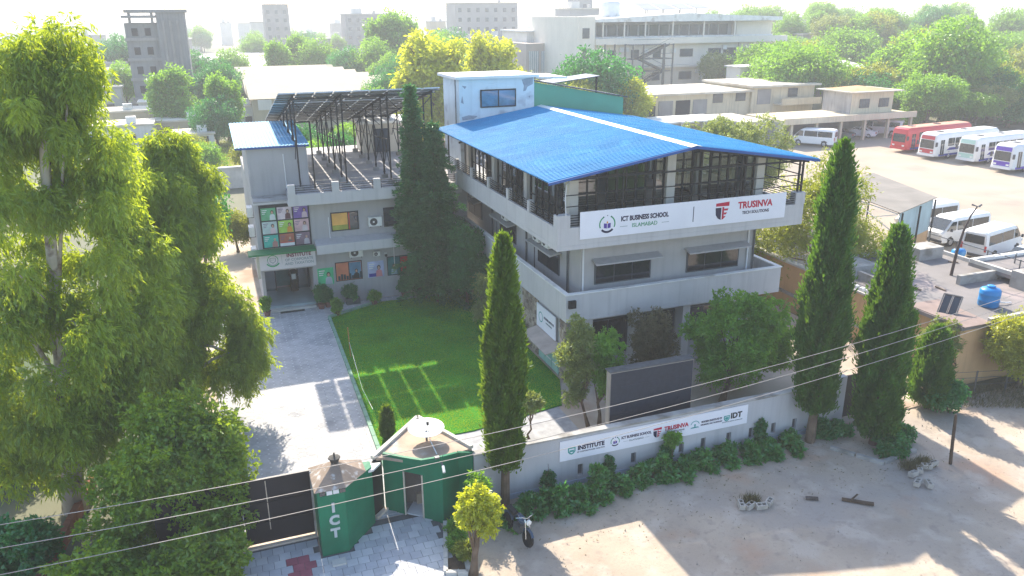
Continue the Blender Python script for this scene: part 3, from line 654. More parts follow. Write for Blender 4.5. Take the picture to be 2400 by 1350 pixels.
# entrance: canopy, sign, recess
cn = thing('entrance_canopy', 'green edged flat canopy over the college entrance', 'canopy', (-10.5, 15.6, 3.8))
B(-12.43, -8.66, 15.0, WF-.06, 3.74, 3.84).build('canopy_slab', mat('canopy_green', (.02, .17, .06), .6, .15, 2), cn)
sg = thing('entrance_sign', 'white institute sign with a green crest below the entrance canopy', 'sign', (-10.3, 15.4, 2.8))
SGN = mat('sign_cream', (.58, .54, .54), .55, .05, 1)
B(-11.85, -8.70, 15.36, 15.44, 2.76, 3.735).build('sign_panel', SGN, sg); B(-12.0, -11.86, 15.36, 16.1, 2.3, 3.735).build('side_return', mat('side_tan', (.45, .42, .33), .7, .1, 2), sg)
ysg = 15.355
arc((-11.12, 3.33), .27, .31, 0, 180, ysg, INKG, sg, 'crest_ring'); arc((-11.12, 3.33), .27, .31, 180, 360, ysg, INKGR, sg, 'crest_ring')
arc((-11.12, 3.38), .37, .45, 215, 325, ysg, INKG, sg, 'crest_ribbon')
flat([(-11.29, 3.48), (-10.95, 3.48), (-10.95, 3.26), (-11.12, 3.14), (-11.29, 3.26)], ysg-.001, INKGR, sg, 'crest_shield'); flat([(-11.25, 3.45), (-10.99, 3.45), (-10.99, 3.28), (-11.12, 3.19), (-11.25, 3.28)], ysg-.003, SGN, sg, 'crest_field')
text('ICT', .13, (-11.12, ysg-.005, 3.35), INKGR, sg, ext=.001)
flat([(-10.62, 3.10), (-10.605, 3.10), (-10.605, 3.58), (-10.62, 3.58)], ysg, INKGR, sg, 'divider')
text('INSTITUTE', .30, (-9.64, ysg-.002, 3.53), mat('ink_plum', (.16, .012, .05), .5, 0), sg, sx=.98, bold=.010); text('OF CORPORATE', .22, (-9.64, ysg-.002, 3.26), INKGR, sg, sx=.98, bold=.004); text('AND TAXATION', .22, (-9.64, ysg-.002, 3.03), INKGR, sg, sx=.98, bold=.004)
en = thing('entrance_porch', 'recessed glass fronted porch with tiled steps under the institute sign', 'entrance', (-10.2, 17.5, 0))
TILE = mat('porch_tile', (.30, .38, .40), .35, .1, 2)
B(-11.61, -8.86, 16.0, 19.59, .0, .30).build('porch_floor', TILE, en); B(-11.61, -8.86, 15.68, 15.995, .0, .16).build('step', CONCL, en); B(-11.0, -9.6, 15.35, 15.62, .03, .05).build('door_mat', mat('mat_rubber', (.03, .035, .03), .9, .2, 4), en)
B(-11.61, -8.86, 19.4, 19.58, .305, 2.44).build('inner_wall', mat('porch_wall', (.33, .27, .28), .7, .12, 1), en)
gf = MB()
for x in (-11.58, -10.9, -9.55, -8.89): MB().bar((x, 18.9, .3), (x, 18.9, 2.44), .07).build('door_frame', DARKM, en)
MB().bar((-11.58, 18.9, 2.1), (-8.89, 18.9, 2.1), .06).build('door_frame', DARKM, en)
for x0, x1 in ((-11.54, -10.94), (-9.5, -8.93)): MB().poly([(x0, 18.9, .32), (x1, 18.9, .32), (x1, 18.9, 2.4), (x0, 18.9, 2.4)]).build('glass_pane', GLASS, en)
B(-10.88, -10.0, 19.33, 19.395, .45, 2.0).build('lobby_panel', mat('lobby_teal', (.07, .16, .17), .5, .2, 2), en)
# ground floor posters and windows
def wall_poster(x0, x1, z0, z1, c1, label, fig=None, c2=None, frame=False):
    t = thing('wall_poster', label, 'poster', ((x0+x1)/2, WF-.05, z0))
    yq = WF-.03
    if frame: B(x0-.05, x1+.05, yq, WF-.003, z0-.05, z1+.05).build('frame', DARKM, t)
    else: B(x0, x1, yq, WF-.003, z0, z1).build('backing', FRAMEW, t)
    sh_ = B(x0, x1, yq-.02, yq-.001, z0, z1).build('sheet', c1, t); y2 = yq-.023
    if c2: flat([((x0+x1)/2+.03, z0+.02), (x1-.02, z0+.02), (x1-.02, z1-.02), ((x0+x1)/2+.03, z1-.02)], y2, c2, t, 'second_sheet'); MB().bar(((x0+x1)/2, y2, z0), ((x0+x1)/2, y2, z1), .05, .02).build('mullion', DARKM, t)
    if fig: figure(x1-(x1-x0)*.32, z0+.02, (z1-z0)*.86, y2-.003, fig, t)
    if not frame:
        for k in range(3): flat([(x0+.08, z1-.14-k*.13), (x0+.42-.05*k, z1-.14-k*.13), (x0+.42-.05*k, z1-.20-k*.13), (x0+.08, z1-.20-k*.13)], y2-.002, pm('pale_text', (.7, .7, .7)), t, 'printed_text')
    return t
wall_poster(-8.60, -7.66, 1.25, 2.30, pm('emerald', (.05, .45, .20), .2), 'emerald poster of a figure in a white shirt beside the entrance', pm('grey_shirt', (.42, .45, .50), .1))
t = wall_poster(-7.48, -5.96, 1.40, 2.50, pm('sunset', (.62, .20, .11), .25, 1.2), 'framed window poster, half orange and half blue skyline, between two printed posters', None, pm('skyblue', (.10, .22, .34), .3), True)
for k in range(9):
    x = -7.4+k*.165; h_ = .15+.3*rnd.random(); flat([(x, 1.42), (x+.14, 1.42), (x+.14, 1.42+h_), (x, 1.42+h_)], WF-.056, pm('skyline', (.012, .03, .04), .2), t, 'printed_skyline')
figure(-6.28, 1.42, .75, WF-.058, pm('suit', (.01, .015, .02), .2), t)
t = wall_poster(-5.58, -4.58, 1.36, 2.38, pm('lilac', (.42, .46, .66), .2), 'pale blue poster of a woman in pink on the college wall', pm('pink_top', (.60, .22, .24), .1)); flat([(-5.52, 1.40), (-5.08, 1.40), (-5.08, 1.62), (-5.52, 1.62)], WF-.056, pm('deep_blue', (.03, .03, .30), .1), t, 'printed_block')
t = wall_poster(-4.32, -2.80, 1.40, 2.52, pm('petrol', (.012, .14, .15), .3, 2), 'framed window poster, half teal and half red, beside the conifer', None, pm('scarlet', (.50, .03, .025), .2), True)
figure(-3.95, 1.42, .8, WF-.058, pm('mist_blue', (.22, .36, .40), .2), t)
ac_unit(-4.98, WF-.22, 4.66, 0, 'white outdoor air conditioner between two upper windows of the college wing')
ac_unit(-6.25, WF-.20, 2.86, 0, 'white outdoor air conditioner tucked below the ledge over the skyline poster')
ac_unit(-5.0, WF-.18, 2.75, 0, 'small outdoor air conditioner on the college wall above the woman poster').scale = (.5, .5, .5)
for z, lab in ((5.6, 'topmost air conditioner on the sunlit end wall of the college wing'), (4.35, 'middle air conditioner on the sunlit end wall of the college wing'), (2.95, 'lowest air conditioner on the sunlit end wall of the college wing')):
    ac_unit(-12.02, 17.3+(5.6-z)*.25, z, R(-90), lab)
cl = thing('wall_camera', 'small dark dome camera on a white conduit beside the teal and red poster', 'camera', (-4.42, WF-.12, 2.75)); B(-4.5, -4.34, WF-.1, WF-.003, 2.78, 2.86).build('mount', FRAMEW, cl); MB().lathe((-4.42, WF-.13, 2.62), [(.03, 0), (.08, .05), (.09, .12), (.06, .16)], 10).build('dome', DARKM, cl)
# rooftop hut behind the solar frame
rh = thing('rooftop_hut', 'small cream rooftop hut with a dark door behind the solar frames', 'hut', (-1.6, 29.5, 6.95))
B(-3.2, .2, 28.6, 31.5, 6.955, 9.1).build('wall', CREAM, rh); B(-3.6, .5, 28.2, 31.8, 9.105, 9.28).build('roof_slab', SLABW, rh); B(-2.4, -1.2, 28.54, 28.595, 6.98, 8.7).build('door', mat('door_navy', (.03, .05, .08), .5, .2, 2), rh)

# ================================================================== solar array on steel frames
sa = thing('solar_array', 'tilted grey solar panel array on tall dark steel frames over the terrace', 'solar array', (-5.2, 23, 6.95))
PB = mat('panel_backsheet', (.50, .51, .53), .6, .08, 1.0); PF = mat('panel_frame', (.62, .63, .65), .35, .1, 3, metal=.6); PC = mat('panel_cells', (.012, .02, .05), .12, .1, 4, spec=.8)
YN, ZN, SL = 16.4, 12.5, .217
def pz(y): return ZN-SL*(y-YN)
pmsh = MB(); PWd, PLn = .95, 1.93
c_, s_ = math.cos(math.atan(SL)), math.sin(math.atan(SL))
def pp(u, v, wv): return (u, v*c_+wv*s_, -v*s_+wv*c_)
for (u0, u1, v0, v1, w0, w1, mi) in ((0, PWd, 0, PLn, .0, .03, 0), (0, PWd, 0, .035, -.03, -.001, 1), (0, PWd, PLn-.035, PLn, -.03, -.001, 1), (0, .035, .04, PLn-.04, -.03, -.001, 1), (PWd-.035, PWd, .04, PLn-.04, -.03, -.001, 1), (.02, PWd-.02, .02, PLn-.02, .031, .034, 2)):
    pmsh.add([pp(u0, v0, w0), pp(u1, v0, w0), pp(u1, v1, w0), pp(u0, v1, w0), pp(u0, v0, w1), pp(u1, v0, w1), pp(u1, v1, w1), pp(u0, v1, w1)], BOXF, mi)
pmesh = pmsh.mesh('solar_panel', [PB, PF, PC]); o3 = wloc(sa)
yy = YN; rows = []
for j in range(8):
    rows.append(yy)
    for i in range(9):
        link('solar_panel', pmesh, sa, (-9.82+i*1.042-o3.x, yy-o3.y, pz(yy)+.06-o3.z))
    yy += PLn*c_+(.42 if j == 1 else .09)
YF = yy
for y in [r_+q for r_ in rows for q in (.45, 1.5)]: MB().bar((-9.85, y, pz(y)-.01), (-.42, y, pz(y)-.01), .06).build('purlin', GREYM, sa)
for x in (-9.03, -6.32, -3.64, -.95):
    MB().bar((x, YN+.3, pz(YN+.3)-.10), (x, YF-.2, pz(YF-.2)-.10), .09, .12).build('sloping_beam', DARKM, sa)
    pys = (16.9, 18.9, 21.6, 24.2, 26.8, 29.6)
    for y in pys: MB().bar((x, y, 6.95), (x, y, pz(y)-.16), .085).build('post', DARKM, sa); B(x-.18, x+.18, y-.18, y+.18, 6.951, 7.18).build('footing', CONC, sa)
    for i in range(len(pys)-1):
        a, b2 = pys[i], pys[i+1]
        MB().bar((x+.05, a, 7.3), (x+.05, b2, min(pz(b2)-.3, 7.3+2.6)), .04).build('brace', DARKM, sa); MB().bar((x-.05, b2, 7.3), (x-.05, a, min(pz(a)-.3, 7.3+2.6)), .04).build('brace', DARKM, sa)
    MB().bar((x, 16.9, 9.6), (x, 29.6, 8.6), .05).build('tie', DARKM, sa)
for xa, xb in ((-9.03, -6.32), (-6.32, -3.64), (-3.64, -.95)):
    for y in (16.9, 24.2): MB().bar((xa, y, pz(y)-.35), (xa+.9, y, pz(y)-1.25), .04).build('brace', DARKM, sa); MB().bar((xb, y, pz(y)-.35), (xb-.9, y, pz(y)-1.25), .04).build('brace', DARKM, sa); MB().bar((xa, y, pz(y)-.2), (xb, y, pz(y)-.2), .06).build('tie', DARKM, sa)
MB().bar((-9.03, 16.9, 10.9), (-8.2, 16.9, 10.9), .09).build('arm', DARKM, sa); MB().bar((-8.2, 16.9, 7), (-8.2, 16.9, 10.9), .09).build('post', DARKM, sa)

# ================================================================== boundary wall, banner, gate, pillar, guard hut
WY = -7.1
bw = thing('boundary_wall', 'long pale grey boundary wall with small slots along the dirt forecourt', 'wall', (2, WY, 0))
BW = mat('boundary_paint', (.47, .465, .475), .9, .06, .7, .25, 30, streak=.3)
mb = MB(); slots = (-2.06, .18, 2.29, 3.29, 4.48, 5.55, 6.64, 7.69, 8.7)
edges = [-6.2]
segs = []
mb.box(-6.2, 9.75, WY, WY+.2, .78, 2.02); mb.box(-6.2, 9.75, WY, WY+.2, -.1, .30); prev = -6.2
for s in slots: mb.box(prev, s-.11, WY+.001, WY+.199, .301, .779); prev = s+.11
mb.box(prev, 9.75, WY+.001, WY+.199, .301, .779); mb.build('wall_body', BW, bw)
for s in slots: B(s-.11, s+.11, WY+.12, WY+.19, .302, .778).build('slot_back', FRAME, bw)
B(-6.24, 9.79, WY-.05, WY+.25, 2.022, 2.09).build('coping', CONC, bw)
B(-6.2, 9.75, WY-.04, WY-.001, -.05, .16).build('plinth', mat('plinth_blue', (.36, .42, .50), .9, .12, 1), bw)
wb = thing('wall_banner', 'long white banner with five institute logos fixed to the boundary wall', 'banner', (1.2, WY-.03, 1.08))
B(-2.93, 5.26, WY-.035, WY-.012, 1.07, 1.90).build('banner_sheet', WHITEB, wb); yb = WY-.039
def shield(cx, cz, h, y, m1, m2, parent):
    flat([(cx-.5*h, cz+.42*h), (cx+.5*h, cz+.42*h), (cx+.48*h, cz-.15*h), (cx+.25*h, cz-.42*h), (cx, cz-.52*h), (cx-.25*h, cz-.42*h), (cx-.48*h, cz-.15*h)], y, m1, parent, 'shield')
    flat([(cx-.34*h, cz+.26*h), (cx+.34*h, cz+.26*h), (cx+.32*h, cz-.1*h), (cx, cz-.34*h), (cx-.32*h, cz-.1*h)], y-.002, m2, parent, 'shield_field')
shield(-2.45, 1.45, .32, yb, INKT, WHITEB, wb); flat([(-2.54, 1.48), (-2.36, 1.48), (-2.36, 1.40), (-2.54, 1.40)], yb-.004, INKT, wb, 'shield_mark')
text('INSTITUTE', .235, (-1.66, yb, 1.50), NAVY, wb, sx=.98, bold=.010); text('OF CORPORATE AND TAXATION', .075, (-1.66, yb, 1.335), NAVY, wb)
school_emblem(-.66, 1.46, .19, yb, wb); text('ICT BUSINESS SCHOOL', .155, (.24, yb, 1.55), NAVY, wb, sx=.80, bold=.004); text('ISLAMABAD', .10, (.24, yb, 1.38), INKGR, wb, sx=1.2)
for x0, x1 in ((-.32, -.12), (.60, .80)): flat([(x0, 1.375), (x1, 1.375), (x1, 1.385), (x0, 1.385)], yb, INKGR, wb, 'rule')
tech_shield(1.15, 1.47, .42, yb, wb); text('TRUSINVA', .24, (1.98, yb, 1.56), CRIM, wb, sx=.95, bold=.009); text('TECH SOLUTIONS', .085, (2.0, yb, 1.38), NAVY, wb)
arc((2.82, 1.44), .18, .21, 15, 165, yb, INKT, wb, 'logo_arc'); flat([(2.80, 1.34), (2.84, 1.34), (2.86, 1.5), (2.78, 1.5)], yb, INKT, wb, 'logo_figure'); flat([(2.60, 1.33), (3.03, 1.33), (2.95, 1.38), (2.68, 1.38)], yb, INKT, wb, 'logo_leaf')
text('MODERN INSTITUTE OF', .115, (3.58, yb, 1.53), NAVY, wb, sx=.75, bold=.003); text('INFORMATICS AND TECHNOLOGY', .10, (3.58, yb, 1.40), NAVY, wb, sx=.62)
shield(4.28, 1.48, .28, yb, INKT, WHITEB, wb); flat([(4.20, 1.53), (4.36, 1.53), (4.36, 1.46), (4.28, 1.40), (4.20, 1.46)], yb-.004, INKT, wb, 'shield_mark'); text('IDT', .33, (4.72, yb, 1.53), mat('ink_black', (.01, .01, .015), .5, 0), wb, bold=.012); text('INSTITUTE OF DIGITAL TECHNOLOGY', .055, (4.55, yb, 1.31), INKGR, wb)
# wall return to the right: black gate leaf beyond the tall cypress
sg2 = thing('side_gate', 'dark metal side gate between two cypresses at the end of the boundary wall', 'gate', (11.2, -6.6, 0)); 
B(10.55, 12.1, -6.65, -6.58, .05, 2.0).build('gate_leaf', mat('gate_dark', (.025, .022, .022), .6, .2, 2), sg2); B(9.76, 10.54, -6.75, -6.5, -.05, 2.05).build('gate_post', BW, sg2)
for x in (10.6, 11.32, 12.05): MB().bar((x, -6.68, .05), (x, -6.68, 2.0), .05).build('stile', DARKM, sg2)

# LED wall
le = thing('led_screen', 'large dark display screen standing behind the boundary wall', 'screen', (1.7, -5.6, 0))
B(-.10, 3.66, -5.5, -5.2, .9, 3.46).build('cabinet', mat('cabinet_beige', (.30, .27, .24), .7, .12, 1.2), le); B(-.12, 3.68, -5.52, -5.08, 3.462, 3.50).build('cap', GREYM, le)
LED = mat('led_dark', (.035, .04, .055), .55, .1, 6, bump=.05, bscale=200)
for j in range(4):
    for i in range(6): B(-.06+i*.615, -.06+i*.615+.612, -5.53, -5.502, .98+j*.61, .98+j*.61+.607).build('screen_tile', LED, le)
for x in (.3, 1.8, 3.3): B(x-.1, x+.1, -5.45, -5.15, -.05, .895).build('leg', GREYM, le)

# sliding gate
gt = thing('entrance_gate', 'black sheet metal main gate beside the green lettered pillar', 'gate', (-13.2, -6.75, 0))
GB = mat('gate_black', (.012, .012, .016), .5, .25, 1.2, spec=.35)
B(-16.6, -14.02, -6.78, -6.74, .12, 2.46).build('gate_leaf', GB, gt); B(-13.98, -11.78, -6.78, -6.74, .12, 2.46).build('gate_leaf', GB, gt)
MB().bar((-16.6, -6.76, 2.50), (-11.78, -6.76, 2.50), .06).build('top_rail', DARKM, gt); MB().bar((-13.2, -6.80, .6), (-13.2, -6.80, 2.44), .03, .02).build('stile', mat('worn_edge', (.45, .38, .30), .6, .2, 5), gt)
for z in (.9, 1.65): MB().bar((-16.5, -6.795, z), (-11.85, -6.795, z), .05, .02).build('cross_bar', DARKM, gt)
B(-16.6, -11.72, -6.95, -6.60, -.03, .07).build('gate_sill', mat('sill_pale', (.62, .50, .40), .9, .15, 2), gt); B(-11.80, -11.74, -6.86, -6.70, .06, 2.5).build('gate_post', CONC, gt)

# ICT pillar
ip = thing('gate_pillar', 'dark green angular gate pillar with white vertical ICT letters', 'pillar', (-10.8, -7.3, 0))
pts = [(-11.72, -8.05), (-10.85, -8.05), (-9.75, -6.82), (-9.75, -6.45), (-11.72, -6.45)]
MB().prism(pts, -.05, [2.40, 2.40, 2.22, 2.22, 2.40]).build('pillar_body', GREENP, ip)
ROOFB = mat('roof_brown', (.27, .21, .165), .9, .2, 2, .4, 20, dirt=((.50, .48, .45), .25, 4))
apx = (-11.0, -7.3, 3.02); ov = [(-11.80, -8.12, 2.44), (-10.80, -8.12, 2.44), (-10.02, -7.35, 2.42), (-10.05, -6.6, 2.44), (-11.80, -6.5, 2.44)]
mb = MB(); mb.add(ov+[apx], [(0, 1, 5), (1, 2, 5), (2, 3, 5), (3, 4, 5), (4, 0, 5), (4, 3, 2, 1, 0)]); mb.build('pillar_roof', ROOFB, ip)
mb = MB(); mb.lathe((apx[0], apx[1], 2.93), [(.12, 0), (.16, .12), (.20, .16), (.20, .2), (.03, .24), (.03, .36)], 8); mb.build('finial', mat('finial_dark', (.06, .058, .055), .8, .2, 3), ip)
for i in range(4): B(-11.63+i*.21, -11.45+i*.21, -8.075, -8.045, 2.26, 2.40).build('light_tile', FRAMEW if i in (1, 2) else WINDARK, ip)
LET = mat('letter_grey', (.46, .50, .50), .5, .1, 3)
for s, z in (('I', 1.75), ('C', 1.28), ('T', .80)): text(s, .46, (-11.25, -8.06, z), LET, ip, bold=.022, ext=.02)
B(-11.5, -11.06, -8.75, -8.45, .03, .10).build('door_stone', CONCL, ip)
MB().prism([(-10.0, -7.0), (-9.72, -6.95), (-9.4, -6.6), (-9.9, -6.5)], 2.10, 2.18).build('wing_cap', SLABW, ip)
# wicket door between pillar and hut
wk = thing('wicket_door', 'narrow black wicket door between the green pillar and the green hut', 'door', (-9.5, -6.4, 0)); MB().prism([(-9.74, -6.55), (-9.28, -6.12), (-9.32, -6.06), (-9.78, -6.49)], .05, 2.15).build('door_leaf', GB, wk); MB().bar((-9.68, -6.66, .07), (-9.22, -6.24, .07), .14, .12).build('threshold', mat('sill_pale', (.62, .50, .40)), wk)

# guard hut
gh = thing('guard_hut', 'dark green angular guard hut with an open doorway and brown flat roof', 'hut', (-7.8, -6.5, 0))
A_, B_, C_, D_ = (-9.26, -6.23), (-7.54, -7.72), (-6.76, -7.05), (-6.5, -6.6)
def wallseg(p, q, z0, za, zb, t=.12):
    p = Vector((*p, 0)); q = Vector((*q, 0)); d = (q-p).normalized(); nrm = Vector((-d.y, d.x, 0))*t
    return MB().prism([(p.x, p.y), (q.x, q.y), (q.x+nrm.x, q.y+nrm.y), (p.x+nrm.x, p.y+nrm.y)], z0, [za, zb, zb, za])
def lerp2(p, q, t): return (p[0]+(q[0]-p[0])*t, p[1]+(q[1]-p[1])*t)
d0, d1 = lerp2(A_, B_, .34), lerp2(A_, B_, .66); zA, zB, zC = 2.30, 2.62, 2.25
def zt(t): return zA+(zB-zA)*max(0, (t-.62)/.38)**1.0
wallseg(A_, d0, -.03, zt(0), zt(.34)).build('front_wall', GREENP, gh); wallseg(d1, B_, -.03, zt(.66), zB).build('front_wall', GREENP, gh); wallseg(d0, d1, 1.75, zt(.34), zt(.66)).build('lintel', GREENP, gh)
wallseg(B_, C_, -.03, zB, zC).build('side_wall', GREENP, gh); wallseg(C_, (-6.2, -7.0), -.03, zC, 2.1).build('side_wall', GREENP, gh)
wallseg((-6.15, -6.95), (-7.45, -4.1), -.03, 2.1, 2.1).build('back_wall', GREENP, gh); wallseg((-7.45, -4.1), A_, -.03, 2.1, 2.1).build('back_wall', GREENP, gh)
HROOF = mat('hut_roof', (.40, .31, .24), .95, .2, 1.5, .4, 20, dirt=((.48, .44, .40), .35, 1.3))
MB().prism([(-9.62, -6.30), (-9.20, -6.36), (-7.62, -7.50), (-6.82, -6.98), (-6.20, -6.85), (-7.45, -4.0)], 2.10, 2.20).build('roof_slab', HROOF, gh)
mb = MB(); 
for p, q in (((-9.62, -6.30), (-7.45, -4.0)), ((-7.45, -4.0), (-6.20, -6.85))): MB().bar((*p, 2.24), (*q, 2.24), .14, .12).build('roof_kerb', CONCL, gh)
fr = MB()
for t in (.345, .655): p = lerp2(A_, B_, t); MB().bar((p[0], p[1]-.02, 0), (p[0], p[1]-.02, 1.75), .05).build('door_frame', mat('frame_tan', (.50, .44, .36), .7, .1, 3), gh)
p = lerp2(d0, d1, .5); MB().prism([(d0[0]+.05, d0[1]+.02), (d1[0], d1[1]+.06), (d1[0]+.5, d1[1]+.7), (d0[0]+.5, d0[1]+.7)], .0, .04).build('hut_floor', FRAMEW, gh)
B(-8.15, -7.75, -6.35, -6.1, .04, .45).build('stool', mat('stool_tan', (.45, .35, .25), .8, .1, 2), gh); B(-7.55, -7.45, -6.9, -6.3, .04, 1.5).build('locker', DARKM, gh)
B(-8.5, -8.3, -5.9, -5.85, .6, 1.5).build('inner_frame', FRAMEW, gh)
wallseg((-8.9, -5.9), (-7.0, -6.6), -.03, 2.05, 2.05, .05).build('inner_wall', mat('hut_inside', (.20, .17, .15), .9, .2, 2), gh)
# satellite dish on the hut roof
sd = thing('satellite_dish', 'white satellite dish lying upward on the guard hut roof', 'satellite dish', (-7.55, -5.75, 2.2))
mb = MB(); n_ = 20; pr = [(.0, .0), (.25, .03), (.48, .09), (.66, .17)]
for r_, z in pr: mb.v += [(r_*math.cos(2*math.pi*k/n_), r_*math.sin(2*math.pi*k/n_), z) for k in range(n_)]
for i in range(3): mb.f += [(i*n_+k, i*n_+(k+1) % n_, (i+1)*n_+(k+1) % n_, (i+1)*n_+k) for k in range(n_)]; mb.m += [0]*n_
me = mb.mesh('reflector', mat('dish_white', (.80, .80, .78), .45, .04, 2), smooth=True); me.transform(Matrix.Translation((0, 0, .35)) @ Matrix.Rotation(R(3), 4, 'X')); o = link('reflector', me, sd); o.modifiers.new('s', 'SOLIDIFY').thickness = .015
MB().tube([(-7.55, -5.75, 2.2), (-7.55, -5.75, 2.62)], .04, 8).build('mast', GREYM, sd); MB().tube([(-7.55, -6.28, 2.58), (-7.55, -6.0, 3.0)], .015, 6).build('feed_arm', GREYM, sd); B(-7.59, -7.51, -6.04, -5.96, 2.96, 3.08).build('feed_horn', DARKM, sd)
MB().tube([(-7.55, -6.2, 2.5), (-7.48, -6.9, 2.25)], .02, 6).build('stay', FRAMEW, sd)
cc = thing('bullet_camera', 'white bullet camera on the parapet corner of the guard hut', 'camera', (-7.55, -7.8, 2.3)); MB().bar((-7.55, -7.74, 2.42), (-7.55, -7.95, 2.36), .05).build('bracket', GREYM, cc); MB().tube([(-7.55, -7.95, 2.40), (-7.58, -8.18, 2.30)], .05, 8).build('body', FRAMEW, cc); B(-7.75, -7.6, -7.72, -7.6, 2.56, 2.63).build('junction_box', GREYM, cc)

# planted bed beside the hut
pb = thing('planter_bed', 'narrow brick edged planting bed beside the forecourt paving', 'planter', (-7.4, -9, 0))
for a, b2 in (((-7.52, -7.8), (-8.22, -10.35)), ((-8.22, -10.35), (-7.55, -10.6)), ((-6.98, -7.7), (-7.55, -10.6))):
    n_ = int(math.dist(a, b2)/.3)
    for i in range(n_): p = lerp2(a, b2, (i+.03)/n_); q = lerp2(a, b2, (i+.97)/n_); MB().bar((*p, .06), (*q, .06), .14, .2).build('edging_block', CONCL, pb)
MB().prism([(-7.45, -7.8), (-8.14, -10.3), (-7.6, -10.5), (-7.05, -7.75)], -.05, .03).build('soil', mat('soil', (.10, .075, .055), .95, .3, 4, .6, 20), pb)
# ================================================================== neighbouring yard to the right
WOOD_ = mat('wood_grey', (.17, .13, .10), .9, .3, 4)
TAN = mat('tan_plaster', (.56, .36, .19), .92, .12, .7, .25, 25, streak=.3)
sw = thing('side_wall', 'long tan side wall with a dark ledge right of the school block', 'wall', (17.3, 6, 0))
B(17.2, 17.45, -3.4, 30, -.08, 2.75).build('wall_body', TAN, sw); B(17.08, 17.199, -3.4, 30, .92, 1.08).build('ledge', CONC, sw); B(17.12, 17.53, -3.45, 30, 2.752, 2.86).build('coping', CONCL, sw)
for i in range(12): B(17.22, 17.43, -3.2+i*.42, -2.98+i*.42, 2.862, 3.05).build('lattice_block', FRAMEW, sw)
# low flat-roofed outbuilding with roof parapets
ob = thing('flat_outbuilding', 'low tan outbuilding with a bare concrete flat roof and parapet', 'outbuilding', (23, 0, 0))
mb = MB(); mb.box(17.6, 26.3, -6.0, 4.2, -.08, 2.82); mb.build('wall', TAN, ob); ROOFC = mat('roof_screed_shaded', (.20, .185, .18), .95, .15, .5, .3, 10, dirt=((.30, .25, .24), .4, .4))  # shade lying over the outbuilding roofs is put into this dark screed colour
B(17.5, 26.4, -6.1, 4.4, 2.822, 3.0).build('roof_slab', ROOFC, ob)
for a, b2 in (((17.5, 4.35), (26.4, 4.35)), ((26.35, 4.2), (26.35, -6.1)), ((19.2, -6.05), (26.2, -6.05))): MB().bar((*a, 3.1), (*b2, 3.1), .18, .2).build('parapet', CONCL, ob)
for i in range(6): MB().bar((26.35, 4.2-i*2.0, 3.2), (26.35, 4.2-i*2.0, 4.0), .05).build('rail_post', GREYM, ob)
MB().bar((26.35, 4.2, 3.95), (26.35, -6, 3.95), .04).build('rail', GREYM, ob)
MB().prism([(17.55, -2.9), (19.6, -2.9), (19.2, -6.2), (17.55, -6.2)], 3.002, 3.04).build('roof_patch', mat('patch_pink', (.25, .19, .17), .9, .15, 1), ob)
ob2 = thing('terrace_outbuilding', 'cream outbuilding with a railed roof edge beside the blue water tank', 'outbuilding', (30, -4, 0))
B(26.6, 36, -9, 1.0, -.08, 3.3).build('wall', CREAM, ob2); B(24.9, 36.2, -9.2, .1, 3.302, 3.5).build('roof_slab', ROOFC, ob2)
MB().bar((24.95, .05, 3.6), (36, .05, 3.6), .2, .2).build('parapet', SLABW, ob2); MB().bar((25.0, .05, 3.6), (25.0, -9, 3.6), .2, .2).build('parapet', CONCL, ob2)
for k in range(3): MB().bar((27+k*1.6, -1, 3.5), (27+k*1.6, -1, 4.1), .05).build('rail_post', GREYM, ob2)
MB().bar((25.4, -1, 4.05), (34, -1, 4.05), .05).build('rail', FRAMEW, ob2)
for k, (x, y, a, d, h) in enumerate(((18.4, 1.6, 1.6, 2.2, .5), (23.8, 2.4, 1.8, 1.2, .7), (22.4, -1.6, 3.4, .22, .5), (18.2, -1.4, .22, 2.6, .45), (24.6, -3.6, 1.2, .9, .9))): B(x, x+a, y, y+d, 3.002, 3.0+h).build('roof_kerb_block', CONC, ob)
for k in range(9): x = rnd.uniform(18.5, 25.5); y = rnd.uniform(-3, 3.6); MB().bar((x, y, 3.04), (x+rnd.uniform(-.9, .9), y+rnd.uniform(-.9, .9), 3.06), .09, .06).build('roof_timber', WOOD_, ob)
wt = thing('water_tank', 'round blue plastic water tank on the flat outbuilding roof', 'water tank', (21.1, -4.4, 3.0))
TB = mat('tank_blue', (.01, .20, .50), .4, .12, 2)
MB().lathe((21.1, -4.4, 3.0), [(.44, 0), (.47, .06), (.47, .28), (.485, .30), (.47, .33), (.47, .62), (.485, .64), (.47, .67), (.47, .80), (.42, .88), (.20, .96)], 20).build('tank_body', TB, wt, True); MB().lathe((21.1, -4.4, 3.96), [(.19, 0), (.20, .06), (.15, .09)], 14).build('lid', TB, wt, True)
MB().tube([(21.55, -4.4, 3.15), (22.0, -4.6, 3.1), (22.4, -4.6, 3.06)], .03, 6).build('pipe', FRAMEW, wt)
bt = thing('blue_barrel', 'small blue barrel lying behind the roof parapet beside the parked van', 'barrel', (26.9, 2.6, 2.8)); MB().tube([(26.8, 2.7, 3.1), (27.4, 2.55, 3.1)], .24, 14).build('barrel_body', TB, bt, True); MB().tube([(27.4, 2.55, 3.1), (27.45, 2.54, 3.1)], .2, 14).build('barrel_lid', FRAMEW, bt)
